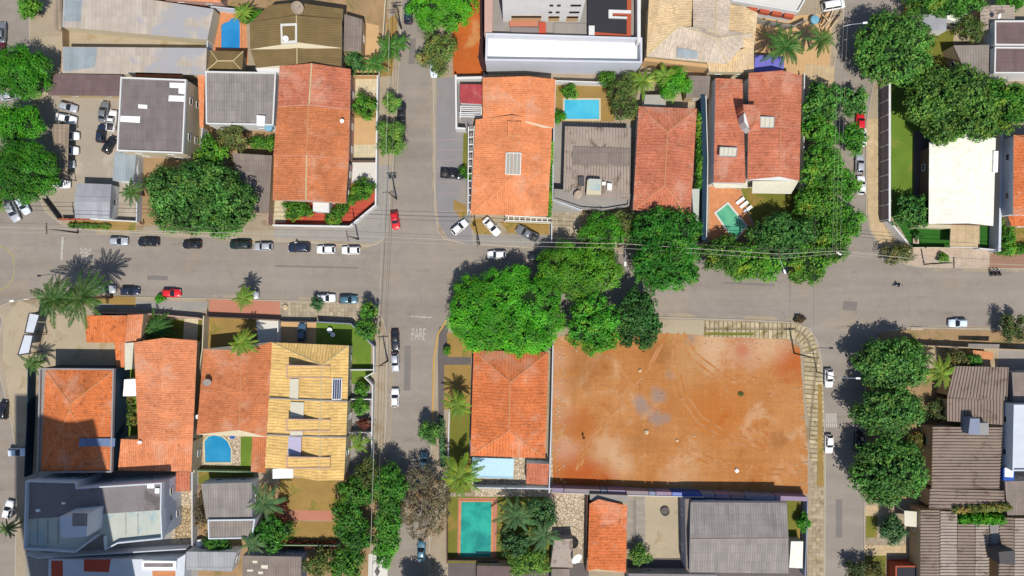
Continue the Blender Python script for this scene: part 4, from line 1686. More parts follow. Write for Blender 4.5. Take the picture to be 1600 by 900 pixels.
patch('yard', [(548, 600), (582, 600), (580, 740), (544, 740)], 'conc')
patch('yard', [(188, 575), (220, 575), (218, 690), (188, 690)], 'lawn')
patch('pool_deck', [(312, 678), (380, 680), (378, 736), (310, 734)], 'mosaic2')
patch('lawn', [(376, 682), (396, 682), (396, 728), (376, 728)], 'lawn')
patch('yard', [(308, 728), (396, 728), (396, 756), (306, 756)], 'olivegrass')
patch('lawn', [(436, 746), (530, 748), (528, 800), (436, 800)], 'drygrass')
patch('path', [(444, 797), (528, 798), (528, 814), (444, 813)], 'pink')
patch('lawn', [(438, 814), (530, 815), (528, 852), (438, 852)], 'drygrass')
patch('yard', [(300, 756), (436, 756), (436, 900), (300, 900)], 'soil', 1, 22)
patch('planting_bed', [(436, 852), (580, 852), (578, 960), (436, 960)], 'soil', 1, 23)
patch('planting_bed', [(526, 740), (592, 742), (590, 852), (530, 852)], 'soil', 1, 24)
patch('yard', [(40, 735), (310, 738), (310, 960), (40, 960)], 'conc')
patch('path', [(268, 738), (300, 738), (300, 850), (268, 850)], 'mosaic2')
patch('flower_tiles', [(274, 790), (298, 790), (298, 842), (274, 842)], 'mosaic')
patch('patterned_pavement', [(576, 866), (606, 866), (604, 960), (574, 960)], 'whitefloor')
for i, (x, y) in enumerate([(591, 876), (589.5, 893), (588.5, 910)]):
    patch('pavement_diamond', [(x, y - 8), (x + 4.5, y), (x, y + 8), (x - 4.5, y)], 'darkconc')
# south-centre
patch('pavement', [(686, 512), (700, 506), (700, 560), (694, 600), (694, 720), (686, 720), (684, 560)], 'darkconc')
patch('lawn', [(694, 570), (736, 570), (736, 640), (694, 640)], 'drygrass', .6, 25)
patch('lawn', [(698, 520), (738, 520), (738, 558), (700, 558)], 'drygrass', .6, 26)
patch('path', [(692, 558), (736, 558), (736, 570), (692, 570)], 'darkconc')
patch('lawn', [(704, 640), (736, 640), (736, 770), (700, 770)], 'olivegrass', .6, 27)
patch('driveway', [(738, 490), (864, 494), (862, 548), (738, 546)], 'darkconc')
patch('yard', [(736, 714), (866, 714), (864, 764), (736, 764)], 'mosaic2')
patch('pool_deck', [(742, 762), (862, 764), (862, 784), (742, 782)], 'mosaic2')
patch('pool_garden', [(700, 776), (778, 776), (778, 880), (698, 880)], 'olivegrass', .6, 28)
patch('pool_deck', [(716, 778), (777, 778), (775, 874), (714, 874)], 'pink')
patch('yard', [(778, 776), (866, 776), (866, 880), (778, 880)], 'olivegrass', .6, 29)
patch('yard', [(856, 768), (918, 768), (918, 860), (856, 846)], 'mosaic2')
patch('yard', [(700, 880), (920, 880), (920, 960), (700, 960)], 'darkconc')
patch('yard', [(980, 772), (1066, 774), (1066, 872), (980, 872)], 'tanyard')
patch('yard', [(980, 776), (1008, 776), (1008, 860), (980, 860)], 'slatpave', uvdir=(0, 1, 0))
patch('yard', [(1066, 774), (1260, 776), (1262, 960), (980, 960), (980, 872), (1066, 872)], 'darkconc')
patch('lawn', [(1230, 782), (1252, 782), (1250, 844), (1232, 844)], 'olivegrass')
PATCH_TOP = [0]
patch('red_earth_lot', [(866, 528), (900, 520), (1020, 518), (1090, 524), (1230, 530), (1250, 544), (1255, 620), (1262, 700), (1262, 772), (864, 772), (863, 640)], 'earth', 1.2, 30)
PATCH_TOP[0] = PATCH[-1][1]
patch('pavement', [(1026, 499), (1100, 500), (1100, 524), (1030, 520)], 'tanyard')
patch('pavement', [(1100, 501), (1246, 506), (1240, 530), (1100, 526)], 'sidepave')
patch('pavement', [(1246, 506), (1258, 511), (1246, 534), (1240, 530)], 'sidepave', uvdir=(.9, -.42, 0))
patch('pavement', [(1258.3, 511.2), (1269, 521), (1251, 541), (1246.4, 534.4)], 'sidepave', uvdir=(.7, -.7, 0))
patch('pavement', [(1269.2, 521.3), (1277, 546), (1256, 553), (1251.3, 541.4)], 'sidepave', uvdir=(.3, -.95, 0))
patch('pavement', [(1256, 553.4), (1277, 546.4), (1286, 600), (1288, 720), (1266, 720), (1264, 660), (1258, 620)], 'sidepave', uvdir=(.1, 1, 0))
patch('pavement', [(1266, 720), (1288, 720), (1287, 780), (1266, 780)], 'sidepave2')
patch('pavement', [(1264, 780), (1287, 780), (1286, 960), (1262, 960)], 'sidepave2')
patch('verge', [(1100, 519), (1180, 520), (1176, 524), (1100, 524)], 'olivegrass', .7, 35)
patch('verge', [(1278, 600), (1284, 600), (1287, 760), (1277, 760)], 'drygrass', .9, 36)
# south-east
patch('verge', [(1372, 520), (1420, 514), (1560, 516), (1600, 520), (1600, 540), (1430, 538), (1376, 548)], 'soil', 1, 37)
patch('planting_bed', [(1354, 548), (1440, 544), (1500, 566), (1480, 620), (1460, 690), (1450, 780), (1354, 780)], 'soil', 1, 38)
patch('yard', [(1440, 540), (1570, 544), (1570, 580), (1440, 576)], 'tanyard')
patch('yard', [(1560, 545), (1760, 545), (1760, 960), (1560, 960)], 'conc')
patch('driveway', [(1352, 790), (1396, 790), (1396, 806), (1352, 806)], 'tanside')
patch('planting_bed', [(1353, 806), (1370, 806), (1370, 840), (1353, 840)], 'olivegrass')
patch('path', [(1372, 806), (1420, 806), (1418, 850), (1370, 846)], 'cobble')
patch('driveway', [(1351, 852), (1418, 852), (1418, 868), (1351, 868)], 'tanside')
patch('planting_bed', [(1351, 868), (1384, 868), (1384, 930), (1351, 930)], 'olivegrass')
patch('yard', [(1386, 874), (1438, 874), (1438, 960), (1386, 960)], 'redfloor')

# ---- road paint
def mark(pts, mat='paint', z=.004, name='road_marking'):
    return sheet(name, pts, mat, z)


mark([(96.5, 370), (99.5, 370), (97.5, 407), (94.5, 407)])
mark([(642, 493.6), (677, 495.4), (677, 497.2), (642, 495.2)])
def roadtext(txt, px, py, w, hgt, rot):
    cu = bpy.data.curves.new('lettering', 'FONT')
    cu.body = txt
    cu.align_x = 'CENTER'
    cu.align_y = 'CENTER'
    tmp = bpy.data.objects.new('lettering', cu)
    COL.objects.link(tmp)
    bpy.context.view_layer.update()
    dg = bpy.context.evaluated_depsgraph_get()
    me = bpy.data.meshes.new_from_object(tmp.evaluated_get(dg))
    d = tmp.dimensions.copy()
    bpy.data.objects.remove(tmp)
    me.materials.clear()
    me.materials.append(M['paint'])
    o = bpy.data.objects.new('road_lettering', me)
    COL.objects.link(o)
    p = P(px, py, .004)
    o.location = p
    o.scale = (w / d.x, hgt / d.y, 1)
    o.rotation_euler = (0, 0, math.radians(rot))
    struct(o)


roadtext('PARE', 654, 523.5, 3.0, 2.5, 0)
roadtext('PARE', 135, 397, 2.6, 2.3, 90)
for a, b, c, d in [(673, 136, 681, 136.8), (673, 170.8, 681, 171.6), (673, 136, 673.8, 205), (681, 136, 681.8, 172), (591, 257.6, 630, 258.4), (590, 288.6, 630, 289.4), (615, 258, 615.8, 330), (629, 258, 629.8, 289)]:
    if a > 640:
        mark([(a, b), (c, b), (c, d), (a, d)], 'ypaint')
for q in ([(616, 258), (630, 258), (630, 258.8), (616, 258.8)], [(614, 289), (630, 289), (630, 289.8), (614, 289.8)], [(629.2, 258.8), (630, 258.8), (630, 289), (629.2, 289)]):
    mark(q, 'ypaint')
for k in range(5):
    mark([(673.6, 140 + k * 7), (674.4, 140 + k * 7), (681, 134 + k * 7 + 6), (680.2, 134 + k * 7 + 6)], 'ypaint', .008)
for k in range(6):
    mark([(1290 + k * 3, 646), (1292 + k * 3, 646), (1292.6 + k * 3, 668), (1290.6 + k * 3, 668)])
strip('yellow_edge_line', [(-4, 384), (10, 388), (20, 400), (23, 418), (21, 434), (12, 446), (0, 454)], .35, 'ypaint', .004)
for y in (218, 234, 250, 266, 284, 302, 330):
    sheet('bay_line', [(681, y), (722, y - 1), (722, y), (681, y + 1)], mottled('faded_bay_line%d' % y, T(186, 160, 160), .1, 1, 4), PATCH[0][1] + .02)

# gutters silted with dust, resurfaced trenches, wheel ruts
strip('gutter_silt', [(330, 463.6), (420, 467), (480, 467.4), (566, 471.2), (588, 479)], .9, 'gutter', .004)
strip('gutter_silt', [(150, 363.4), (300, 370.6), (420, 379.6), (500, 383.6), (578, 387.6)], .7, 'gutter', .004)
strip('gutter_silt', [(1030, 492.2), (1160, 496.2), (1240, 500.2), (1266, 509.5)], 1.0, 'gutter', .004)
strip('gutter_silt', [(1436, 420.6), (1600, 423.6)], .6, 'gutter', .004)
strip('gutter_silt', [(1420, 508.6), (1600, 515.4)], .7, 'gutter', .004)
strip('gutter_silt', [(611, 520), (611, 640), (603, 740), (592, 880)], .8, 'gutter', .004)
strip('gutter_silt', [(672.5, 720), (669, 860), (666, 900)], .9, 'gutter', .004)
strip('gutter_silt', [(678, 300), (677, 200), (674.5, 120)], .7, 'gutter', .0045)
for q in ([(632, 540), (642, 540), (641, 610), (631, 610)], [(1130, 440), (1210, 444), (1210, 447), (1130, 443)], [(430, 414), (560, 417), (560, 420), (430, 417)], [(640, 60), (650, 60), (648, 100), (638, 100)], [(1318, 470), (1340, 472), (1338, 486), (1316, 484)], [(1306, 780), (1316, 780), (1316, 840), (1306, 840)], [(230, 430), (262, 431), (262, 438), (230, 437)]):
    mark(q, 'asphaltpatch', .003, 'resurfaced_patch')
for pts in ([(1052, 527), (1050, 570), (1062, 620), (1090, 660), (1140, 690), (1200, 706)], [(1058, 700), (1110, 726), (1180, 740), (1240, 742)], [(1060, 527), (1080, 560), (1120, 590), (1190, 600), (1240, 640)], [(1036, 527), (1010, 580), (960, 640), (920, 690), (900, 735)]):
    for o in (0, 11):
        strip('wheel_rut', [(x + o * .7, y - o * .7) for x, y in pts], .38, 'rut', PATCH_TOP[0] + .004 + o * .0003)

# ================================================================== BUILDINGS
def skylight(root, q, z, dz=(0, 0, 0, 0), mat='skylight', frame=None, name='skylight'):
    return panel(root, name, q, z, mat, dz, .06, frame)


# --- north-west block
b = bld('long pale metal-roofed shed along the top edge, upper of two', (220, 36), 'shed', 'shed', 'twin long sheds')
slab(b, [(99, -6), (240, 0), (334, 14), (324, 62), (97, 42)], 3.4, 'paleroof', 'cream', win=False)
panel(b, 'roof_patch', [(101, 0), (128, 1), (126, 34), (100, 32)], 3.43, 'bluepale', th=.02)
b = bld('long pale shed with bluish left end, below its twin', (210, 96), 'shed', 'shed', 'twin long sheds')
slab(b, [(98, 73), (323, 75), (322, 117), (97, 114)], 3.4, 'paleroof', 'cream', win=False)
panel(b, 'roof_patch', [(99, 74), (152, 74), (150, 96), (146, 106), (121, 107), (120, 113), (99, 112)][0:1] + [(152, 74), (148, 105), (99, 112)], 3.43, 'bluepale', th=.02)
b = bld('narrow brown lean-to beside the pavement at top left', (90, 25), 'lean_to', 'lean-to')
slab(b, [(84, -6), (97, -6), (96, 49), (83, 44)], 2.6, 'woodsheet', 'tan')
b = bld('mauve-brown carport roof at the head of the car lot', (135, 132), 'carport', 'carport')
slab(b, [(85, 115), (190, 117), (189, 150), (75, 149)], 3.6, 'corrmauve', 'tan', ov=.5)
b = bld('two-storey workshop with grey roof and white translucent patches', (238, 182), 'workshop', 'workshop')
slab(b, [(190, 121), (292, 125), (287, 240), (184, 236)], 6.6, 'corrdark', 'cream', parapet=.35, pm='white', th=.3)
skylight(b, [(265, 129), (291, 130), (291, 138), (265, 137)], 6.66, mat='plastic')
skylight(b, [(279, 138), (291, 138.4), (291, 147), (279, 146)], 6.66, mat='plastic')
skylight(b, [(264, 149), (291, 150), (290, 159), (263, 158)], 6.66, mat='plastic')
skylight(b, [(216, 163), (230, 164), (230, 170), (216, 169)], 6.66, mat='plastic')
skylight(b, [(188, 181), (219, 182), (218, 192), (188, 190)], 6.66, mat='plastic')
b = bld('bluish grey flat canopy beside the car lot', (193, 290), 'canopy', 'canopy')
slab(b, [(179, 238), (213, 240), (209, 284), (176, 282)], 3.0, 'bluepale', 'bluewhite')
b = bld('narrow dark orange tiled strip behind the grey workshop roof', (250, 117), 'lean_to', 'lean-to')
slab(b, [(212, 113), (285, 115), (285, 121), (211, 120)], 3.4, 'tileD', 'tan')
b = bld('orange tiled alley roof right of the grey workshop', (316, 160), 'lean_to', 'lean-to')
slab(b, [(309, 115), (320, 116), (318, 200), (312, 198)], 3.2, 'tileA', 'tan')
b = bld('rusty sheet carport sheltering the parked cars in the lot', (100, 236), 'carport', 'carport')
TLc = [(80, 194), (108, 194), (105, 279), (91, 277)]
slab(b, TLc, 3.0, 'woodsheet', 'tan', wall=False, th=.1)
for x, y in TLc:
    p = P(x, y, 3.0)
    m = MB()
    m.bar((p.x, p.y, .12), (p.x, p.y, 2.9), .14)
    m.build('post', 'darkmetal', b)
b = bld('small light grey gabled kiosk at the lot corner', (145, 314), 'kiosk', 'kiosk')
roof(b, [(120, 286), (174, 288), (171, 342), (117, 341)], [(116, 314), (172, 315)], 3.3, 3.9, 'metalgrey', 'white', .1, cap=None, gable=True)
b = bld('house with grey corrugated roof and white parapet edges', (375, 155))
slab(b, [(322, 112), (432, 114), (428, 196), (323, 194)], 5.2, 'corrgrey', 'white', parapet=.35, pm='white')
boxpart(b, 'skylight', [(401, 180), (414, 181), (413, 197), (401, 196)], 5.0, 5.9, 'plastic')
b = bld('large house under stepped olive-brown roofs with a light well', (462, 65))
roof(b, [(390, 35), (534, 30), (534, 75), (391, 77)], [(463, 24), (464, 66)], 6.2, 7.0, 'olive', 'cream', gable=True, cap='ridgepale')
roof(b, [(420, 8), (536, 14), (535, 31), (392, 36)], [(464, 4), (463, 27)], 5.7, 6.3, 'olive', 'cream', gable=True, cap=None)
roof(b, [(391, 76), (534, 74), (533, 105), (400, 106)], [(464, 68), (464, 100)], 5.7, 6.3, 'olive', 'cream', gable=True, cap='ridgepale')
boxpart(b, 'light_well', [(438, 37), (464, 36), (464, 67), (439, 68)], 6.0, 7.3, 'whitefloor')
panel(b, 'well_floor', [(441, 41), (461, 40), (461, 63), (442, 64)], 7.33, 'olive', th=.02)
boxpart(b, 'white_ledge', [(399, 106), (437, 104), (437, 113), (404, 114)], 3.0, 5.4, 'white')
b = bld('brown shed roof with white scribbles right of the olive house', (551, 52), 'shed', 'shed')
slab(b, [(538, 22), (566, 30), (564, 80), (537, 79)], 4.0, 'corrbrown', 'tan')
b = bld('small olive-brown roof below the blue pool', (352, 95), 'pool_house', 'pool house')
roof(b, [(329, 79), (380, 80), (378, 110), (323, 110)], [(340, 95), (364, 95)], 3.4, 3.9, 'olive', 'cream', cap='ridgepale')
b = bld('long orange gabled house with white ridge beside the side street', (486, 208))
roof(b, [(437, 103), (548, 108), (547, 171), (434, 166)], [(487, 99), (483, 163)], 6.2, 7.6, 'tileC', 'pinkw', gable=True, cap='ridgepale', capr=.16)
roof(b, [(434, 165), (547, 169), (545, 249), (427, 243)], [(482, 161), (479, 242)], 5.9, 7.2, 'tileB', 'pinkw', gable=True, cap='ridge')
roof(b, [(428, 243), (545, 249), (540, 318), (426, 313)], [(479, 242), (478, 312)], 5.6, 6.9, 'tileB', 'pinkw', gable=True, cap='ridgepale', capr=.15)
boxpart(b, 'porch', [(489, 315), (514, 317), (514, 332), (489, 330)], .1, 3.4, 'white')
b = bld('brown corrugated annex half under the dark round tree', (392, 288), 'annex', 'annex')
slab(b, [(363, 239), (425, 243), (420, 333), (400, 332), (372, 290)], 3.2, 'corrbrown', 'tan', win=False)
b = bld('pink tiled roof glimpsed at the top left edge', (270, -12))
roof(b, [(225, -40), (345, -40), (345, 4), (250, -2)], [(270, -20), (320, -20)], 4.5, 5.5, 'tileE', 'pinkw')

# --- north-centre block
b = bld('white multi-storey block under construction above its podium', (870, 60), 'construction_building', 'building')
slab(b, [(760, 58), (1000, 65), (1000, 104), (759, 100)], 5.6, 'whiteslab', 'palewall', parapet=2.2, pm='palewall', pw=.35, win=False)
slab(b, [(770, -60), (1000, -60), (996, 60), (768, 57)], 5.5, 'conc', 'bluewhite', win=False)
slab(b, [(757, -60), (771, -60), (769, 57), (757, 56)], 7.0, 'pinkw', 'pinkw', win=False)
boxpart(b, 'side_wall', [(996, -60), (1001, -60), (1001, 66), (996, 66)], .1, 8.0, 'white')
q = [P(x, y, 5.5) for x, y in ((788, -70), (906, -70), (906, 34), (786, 34))]
V, F = prism(q, 5.4, 26)
mobj('tower', V, F, 'white', b)
for (x0, x1, z0, z1, mt) in [(799, 845, 5.8, 8.6, 'peach'), (856, 873, 5.8, 8.4, 'peach'), (884, 902, 5.8, 8.4, 'peach')]:
    p0, p1 = P(x0, 34, 5.5), P(x1, 34, 5.5)
    m = MB()
    yy = p0.y - .02
    m.box(((p0.x + p1.x) / 2, yy, (z0 + z1) / 2), (p1.x - p0.x, .06, z1 - z0))
    m.build('balcony_opening', mt, b)
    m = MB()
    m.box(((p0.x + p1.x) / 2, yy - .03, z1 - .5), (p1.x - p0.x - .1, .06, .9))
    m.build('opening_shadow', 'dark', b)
for z in (10.2, 13.4, 16.6, 19.8):
    for x in (858, 869, 894):
        p = P(x, 34, 5.5)
        w = 2.0 if x == 894 else .7
        m = MB()
        m.box((p.x, p.y - .03, z), (w, .08, .8))
        f = m.build('window', 'dark', b)
for x, y0, y1, mt, z in [(798, 42, 55, 'darkslab', 5.9), (842, 34, 57, 'redfloor', 6.0), (866, 36, 56, 'conc', 5.8)]:
    w = {798: 44, 842: 11, 866: 50}[x]
    boxpart(b, 'terrace_block', [(x, y0), (x + w, y0 + 1), (x + w, y1), (x, y1)], 5.4, z + .1, mt)
boxpart(b, 'parapet_wall', [(796, 31), (840, 32), (840, 41), (796, 41)], 5.4, 6.2, 'pink')
tk = boxpart(b, 'roof_deck', [(918, -30), (986, -30), (986, 52), (918, 50)], 5.4, 6.4, 'charcoal')
boxpart(b, 'roof_band', [(928, 50), (986, 54), (986, 60), (928, 58)], 5.4, 6.5, 'terra')
boxpart(b, 'roof_band', [(980, -30), (987, -30), (986, 60), (979, 60)], 5.4, 6.55, 'terra')
for q in ([(951, 15), (986, 16), (986, 21), (951, 20)], [(951, 15), (957, 15), (957, 26), (951, 26)], [(951, 25), (980, 26), (980, 29), (951, 28)], [(920, 40), (929, 40), (929, 59), (920, 59)]):
    boxpart(b, 'upstand', q, 5.4, 6.7 + R.uniform(0, .05), 'white')
boxpart(b, 'upstand', [(957, 17.5), (985, 18), (985, 24), (957, 24)], 5.4, 6.6, 'terra')
b = bld('small dark red roof in a white-walled side yard', (735, 148), 'annex', 'annex')
slab(b, [(719, 131), (754, 132), (753, 163), (719, 161)], 3.2, 'tilered', 'white', win=False)
b = bld('orange tiled house facing the parking bays, large roof skylight', (800, 240))
roof(b, [(754, 121), (868, 124), (866, 200), (754, 196)], [(826, 119), (824, 190)], 5.4, 6.3, 'tileA', 'cream', gable=True, cap=None)
roof(b, [(743, 187), (863, 192), (856, 338), (735, 335)], [(801, 180), (800, 276)], 5.0, 6.7, 'tileA', 'cream', cap='ridge', capr=.07)
skylight(b, [(791, 239), (814, 239), (813, 273), (790, 272)], 6.75, (0, 0, 0, 0), 'skylight', 'whitemetal')
q = [(793, 189), (815, 190), (814, 212), (793, 212)]
slab(b, q, 7.0, 'tileA', 'cream', th=.15, win=False, base=5)
b = bld('house with deep beige channel sheets and rooftop terrace', (930, 260))
channel(b, [(883, 197), (986, 200), (984, 312), (880, 300)], 3.5, 'canal2', 'v', .62, .24, 'white')
slab(b, [(866, 296), (984, 304), (982, 322), (944, 328), (908, 326), (866, 312)], 2.7, 'conc', 'white', parapet=.6, pm='conc', win=False)
panel(b, 'flat_sheet', [(896, 229), (984, 232), (984, 260), (895, 258)], 3.6, 'corrbrown', th=.03)
boxpart(b, 'roof_access', [(918, 281), (940, 281), (939, 304), (916, 304)], 3, 5.0, 'olivegrass' if False else 'cream')
panel(b, 'roof_access_top', [(920, 279), (939, 280), (938, 298), (918, 297)], 5.06, 'terrazzo', th=.04)
boxpart(b, 'roof_box', [(949, 286), (956, 287), (956, 297), (949, 296)], 3.2, 4.3, 'plastic')
boxpart(b, 'roof_box', [(941, 284), (946, 284), (946, 289), (941, 289)], 3.2, 4.2, 'plastic')
boxpart(b, 'roof_box', [(904, 276), (913, 276), (913, 290), (904, 289)], 3.2, 4.1, 'darkgrey')
b = bld('sprawling pale beige tiled house with several hips', (1095, 60))
roof(b, [(1014, 0), (1082, 0), (1080, 46), (1010, 87)], [(1040, -30), (1060, 40)], 5.2, 6.4, 'tilebeige', 'cream', cap='ridgepale')
roof(b, [(1012, 40), (1178, 52), (1136, 100), (1010, 88)], [(1062, 40), (1120, 60)], 5.1, 6.4, 'tilebeige2', 'cream', cap='ridgepale')
roof(b, [(1083, -8), (1142, -4), (1138, 60), (1083, 46)], [(1120, -20), (1118, 50)], 5.6, 6.3, 'tilebeige2', 'cream', cap='ridgepale')
roof(b, [(1138, 6), (1184, 20), (1178, 76), (1135, 70)], [(1162, 10), (1160, 60)], 4.9, 5.4, 'tilebeige', 'cream', cap=None)
slab(b, [(1104, 96), (1178, 70), (1178, 113), (1108, 112)], 3.8, 'tilebeige', 'cream')
panel(b, 'bare_sheet', [(1058, 74), (1090, 80), (1090, 92), (1058, 90)], 5.55, 'bluepale', (.3, .25, -.2, -.25), .03)
boxpart(b, 'lower_wall', [(1008, 90), (1128, 102), (1126, 108), (1006, 95)], .1, 3.6, 'peach')
b = bld('pinkish brown flat roof wedged between beige and brick-red roofs', (1092, 134), 'annex', 'annex')
slab(b, [(1076, 118), (1110, 119), (1107, 153), (1072, 152)], 3.2, 'corrbrown', 'tan')
b = bld('orange-brown hipped house behind the bright street tree', (1040, 250))
roof(b, [(998, 166), (1089, 170), (1079, 336), (989, 328)], [(1043, 206), (1038, 290)], 5.0, 6.7, 'tileC', 'white', cap='ridge')
b = bld('brick-red tiled house with roof turret above the green pool', (1185, 195))
slab(b, [(1118, 122), (1160, 124), (1165, 286), (1115, 285)], 5.0, 'tileC', 'white', dz=[0, .9, .9, 0], win=False)
roof(b, [(1170, 114), (1253, 118), (1249, 283), (1168, 281)], [(1222, 110), (1218, 276)], 6.2, 7.2, 'tileC', 'white', gable=True, cap='ridge', capr=.08)
tv = [P(x, y, 9.0) for x, y in ((1180, 170), (1180, 199), (1175, 203), (1168, 198), (1163, 190), (1162, 180), (1165, 171))]
V, F = prism(tv, 5.5, 9.0)
mobj('turret', V, F, 'white', b)
roof(b, [(1160, 163), (1188, 164), (1188, 203), (1172, 204)], [(1180, 176), (1181, 192)], 9.1, 9.7, 'tileC', 'white', wall=False, cap=None, ov=0)
boxpart(b, 'turret_window', [(1164, 180), (1170, 180), (1174, 197), (1169, 195)], 6.5, 9.02, 'plastic')
boxpart(b, 'chimney', [(1161, 163), (1182, 164), (1182, 173), (1162, 172)], 6, 10.0, 'tileC')
skylight(b, [(1182, 182), (1210, 183), (1209, 200), (1181, 199)], 7.35, mat='clearsheet', frame='metal')
skylight(b, [(1125, 230), (1152, 231), (1150, 245), (1124, 244)], 6.2, mat='clearsheet', frame='metal')
slab(b, [(1176, 283), (1248, 283), (1236, 303), (1175, 302)], 3.4, 'clearsheet', 'white', wall=False, th=.08, name='awning')
slab(b, [(1114, 286), (1168, 284), (1168, 294), (1117, 294)], 3.5, 'clearsheet', 'white', wall=False, th=.08, name='awning')
b = bld('grid-roofed glass strip beside the orange-brown hipped house', (1087, 320), 'conservatory', 'glass roof')
slab(b, [(1081, 295), (1093, 295), (1091, 360), (1084, 344)], 3.0, 'terrazzo', 'white', win=False)
b = bld('small glass-panelled lean-to under the leafy tree', (1020, 155), 'conservatory', 'glass roof')
slab(b, [(1008, 148), (1041, 148), (1040, 166), (1006, 164)], 3.2, 'skylight', 'white', win=False)
b = bld('half-built house with white roof slab at the top edge', (1195, 8), 'construction_building', 'building')
slab(b, [(1140, -40), (1260, -40), (1256, 2), (1246, 20), (1142, 2)], 5.0, 'whitefloor', 'white', parapet=.5, win=False)
for i in range(4):
    p0 = (1170 + i * 19, 9 + i * 3.4)
    boxpart(b, 'opening', [p0, (p0[0] + 15, p0[1] + 2.6), (p0[0] + 13, p0[1] + 9), (p0[0] - 2, p0[1] + 6)], 3, 4.0 + i * .02, 'terra')
b = bld('violet-blue awning beside the brick-red roof', (1200, 100), 'awning', 'awning')
slab(b, [(1180, 86), (1226, 88), (1224, 113), (1178, 112)], 3.0, 'bluetarp', 'white', wall=False, th=.06)
for x, y in ((1180, 86), (1226, 88), (1224, 113), (1178, 112)):
    p = P(x, y, 3)
    m = MB()
    m.bar((p.x, p.y, .12), (p.x, p.y, 2.95), .1)
    m.build('post', 'metal', b)

# --- north-east block
b = bld('grey sheet-roofed outbuilding behind the big street tree', (1518, 95), 'outbuilding', 'outbuilding')
slab(b, [(1490, 71), (1548, 70), (1547, 119), (1512, 120)], 4.0, 'corrgrey2', 'tan')
b = bld('brown-roofed house with white parapets at the right edge', (1600, 75))
slab(b, [(1553, 33), (1680, 33), (1680, 72), (1553, 71)], 5.0, 'corrmauve', 'white', parapet=.3)
slab(b, [(1553, 74), (1680, 75), (1680, 115), (1552, 115)], 5.1, 'corrmauve', 'white', parapet=.3, pm='white')
b = bld('striped grey roof strip at the top right', (1558, 28), 'outbuilding', 'outbuilding')
channel(b, [(1532, 8), (1586, 8), (1586, 32), (1532, 50)], 3.8, 'canal2', 'h', .6, .1, 'tan')
b = bld('pale cream slab roof in the yard behind the street tree', (1496, 27), 'outbuilding', 'outbuilding')
slab(b, [(1480, 19), (1512, 19), (1511, 38), (1480, 30)], 3.0, 'tilewhite', 'white')
b = bld('dull grey flat shed roof beside the cream slab roof', (1455, 30), 'shed', 'shed')
slab(b, [(1434, 20), (1479, 20), (1479, 48), (1452, 48)], 2.8, 'metalgrey', 'white')
b = bld('large white-roofed building with garden and driveway', (1505, 280), 'hall', 'building')
roof(b, [(1452, 222), (1556, 216), (1552, 353), (1451, 350)], [(1517, 208), (1514, 349)], 5.0, 5.8, 'tilewhite', 'brownw', cap=None, gable=True, ov=.9)
boxpart(b, 'roof_box', [(1553, 236), (1560, 236), (1559, 269), (1552, 269)], 3, 5.5, 'plastic')
slab(b, [(1433, 348), (1486, 350), (1486, 357), (1432, 355)], 3.0, 'cream', 'cream', win=False, name='entrance_canopy')
slab(b, [(1486, 348), (1530, 350), (1528, 386), (1484, 384)], 2.9, 'tanside', 'cream', wall=False, name='carport_slab')
slab(b, [(1500, 205), (1534, 210), (1534, 222), (1498, 218)], 5.5, 'tilewhite', 'white', win=False)
b = bld('orange-roofed house with pale blue side wall at right edge', (1610, 270))
roof(b, [(1584, 211), (1700, 211), (1700, 336), (1583, 336)], [(1640, 230), (1640, 320)], 6.4, 8.0, 'tileD', 'bluewhite', ov=.2)
b = bld('low bright orange porch roof below the right-edge house', (1590, 344), 'porch', 'porch')
slab(b, [(1575, 336), (1660, 337), (1660, 355), (1580, 353)], 3.0, 'tileD', 'tan')

# --- south-west block
b = bld('low orange roofs beside the forecourt palms', (170, 520))
slab(b, [(132, 493), (198, 493), (197, 536), (135, 535)], 3.6, 'tileF', 'tan', dz=[.3, .3, 0, 0])
slab(b, [(179, 536), (198, 535), (194, 574), (182, 574)], 3.5, 'tileF', 'tan')
slab(b, [(199, 492), (224, 491), (220, 532), (196, 534)], 3.9, 'tileE', 'tan')
b = bld('orange hip-roofed house half in the shadow of a tower', (118, 655))
slab(b, [(64, 575), (180, 576), (176, 737), (60, 738)], 5.6, 'conc', 'navy', parapet=.5, pm='grey', win=False)
roof(b, [(71, 577), (178, 579), (174, 736), (64, 736)], [(110, 631), (109, 642)], 5.7, 7.9, 'tileF', 'tan', wall=False, cap='ridge')
panel(b, 'sheet_strip', [(124, 685), (146, 685), (146, 697), (123, 698)], 6.95, 'slateblue', (.14, .14, -.14, -.14), .06)
panel(b, 'sheet_strip', [(146.4, 685), (180, 685), (179, 698), (146.2, 697)], 6.75, 'slateblue', (.25, -.85, -.85, .1), .06)
b = bld('long salmon-orange house with stained tiles and side patio', (255, 640))
roof(b, [(209, 535), (308, 532), (301, 691), (216, 688)], [(254, 528), (249, 690)], 5.0, 6.2, 'tileE', 'tan', gable=True, cap=None)
slab(b, [(189, 686), (301, 690), (299, 737), (184, 735)], 4.6, 'tileE', 'tan', dz=[.25, .25, 0, 0])
boxpart(b, 'white_box', [(194, 593), (215, 592), (214, 619), (192, 619)], .1, 3.4, 'plastic')
slab(b, [(195, 536), (209, 535), (206, 577), (195, 578)], 3.8, 'clearsheet', 'cream', win=False, name='patio_roof')
b = bld('rust-orange house behind the round palm, blue pool below', (362, 610))
roof(b, [(318, 545), (426, 534), (418, 683), (307, 679)], [(377, 548), (374, 672)], 4.7, 6.0, 'tileB', 'cream', gable=True, cap='ridge', capr=.07)
slab(b, [(394, 681), (417, 682), (415, 739), (392, 737)], 3.8, 'tileB', 'cream', dz=[.2, .2, 0, 0])
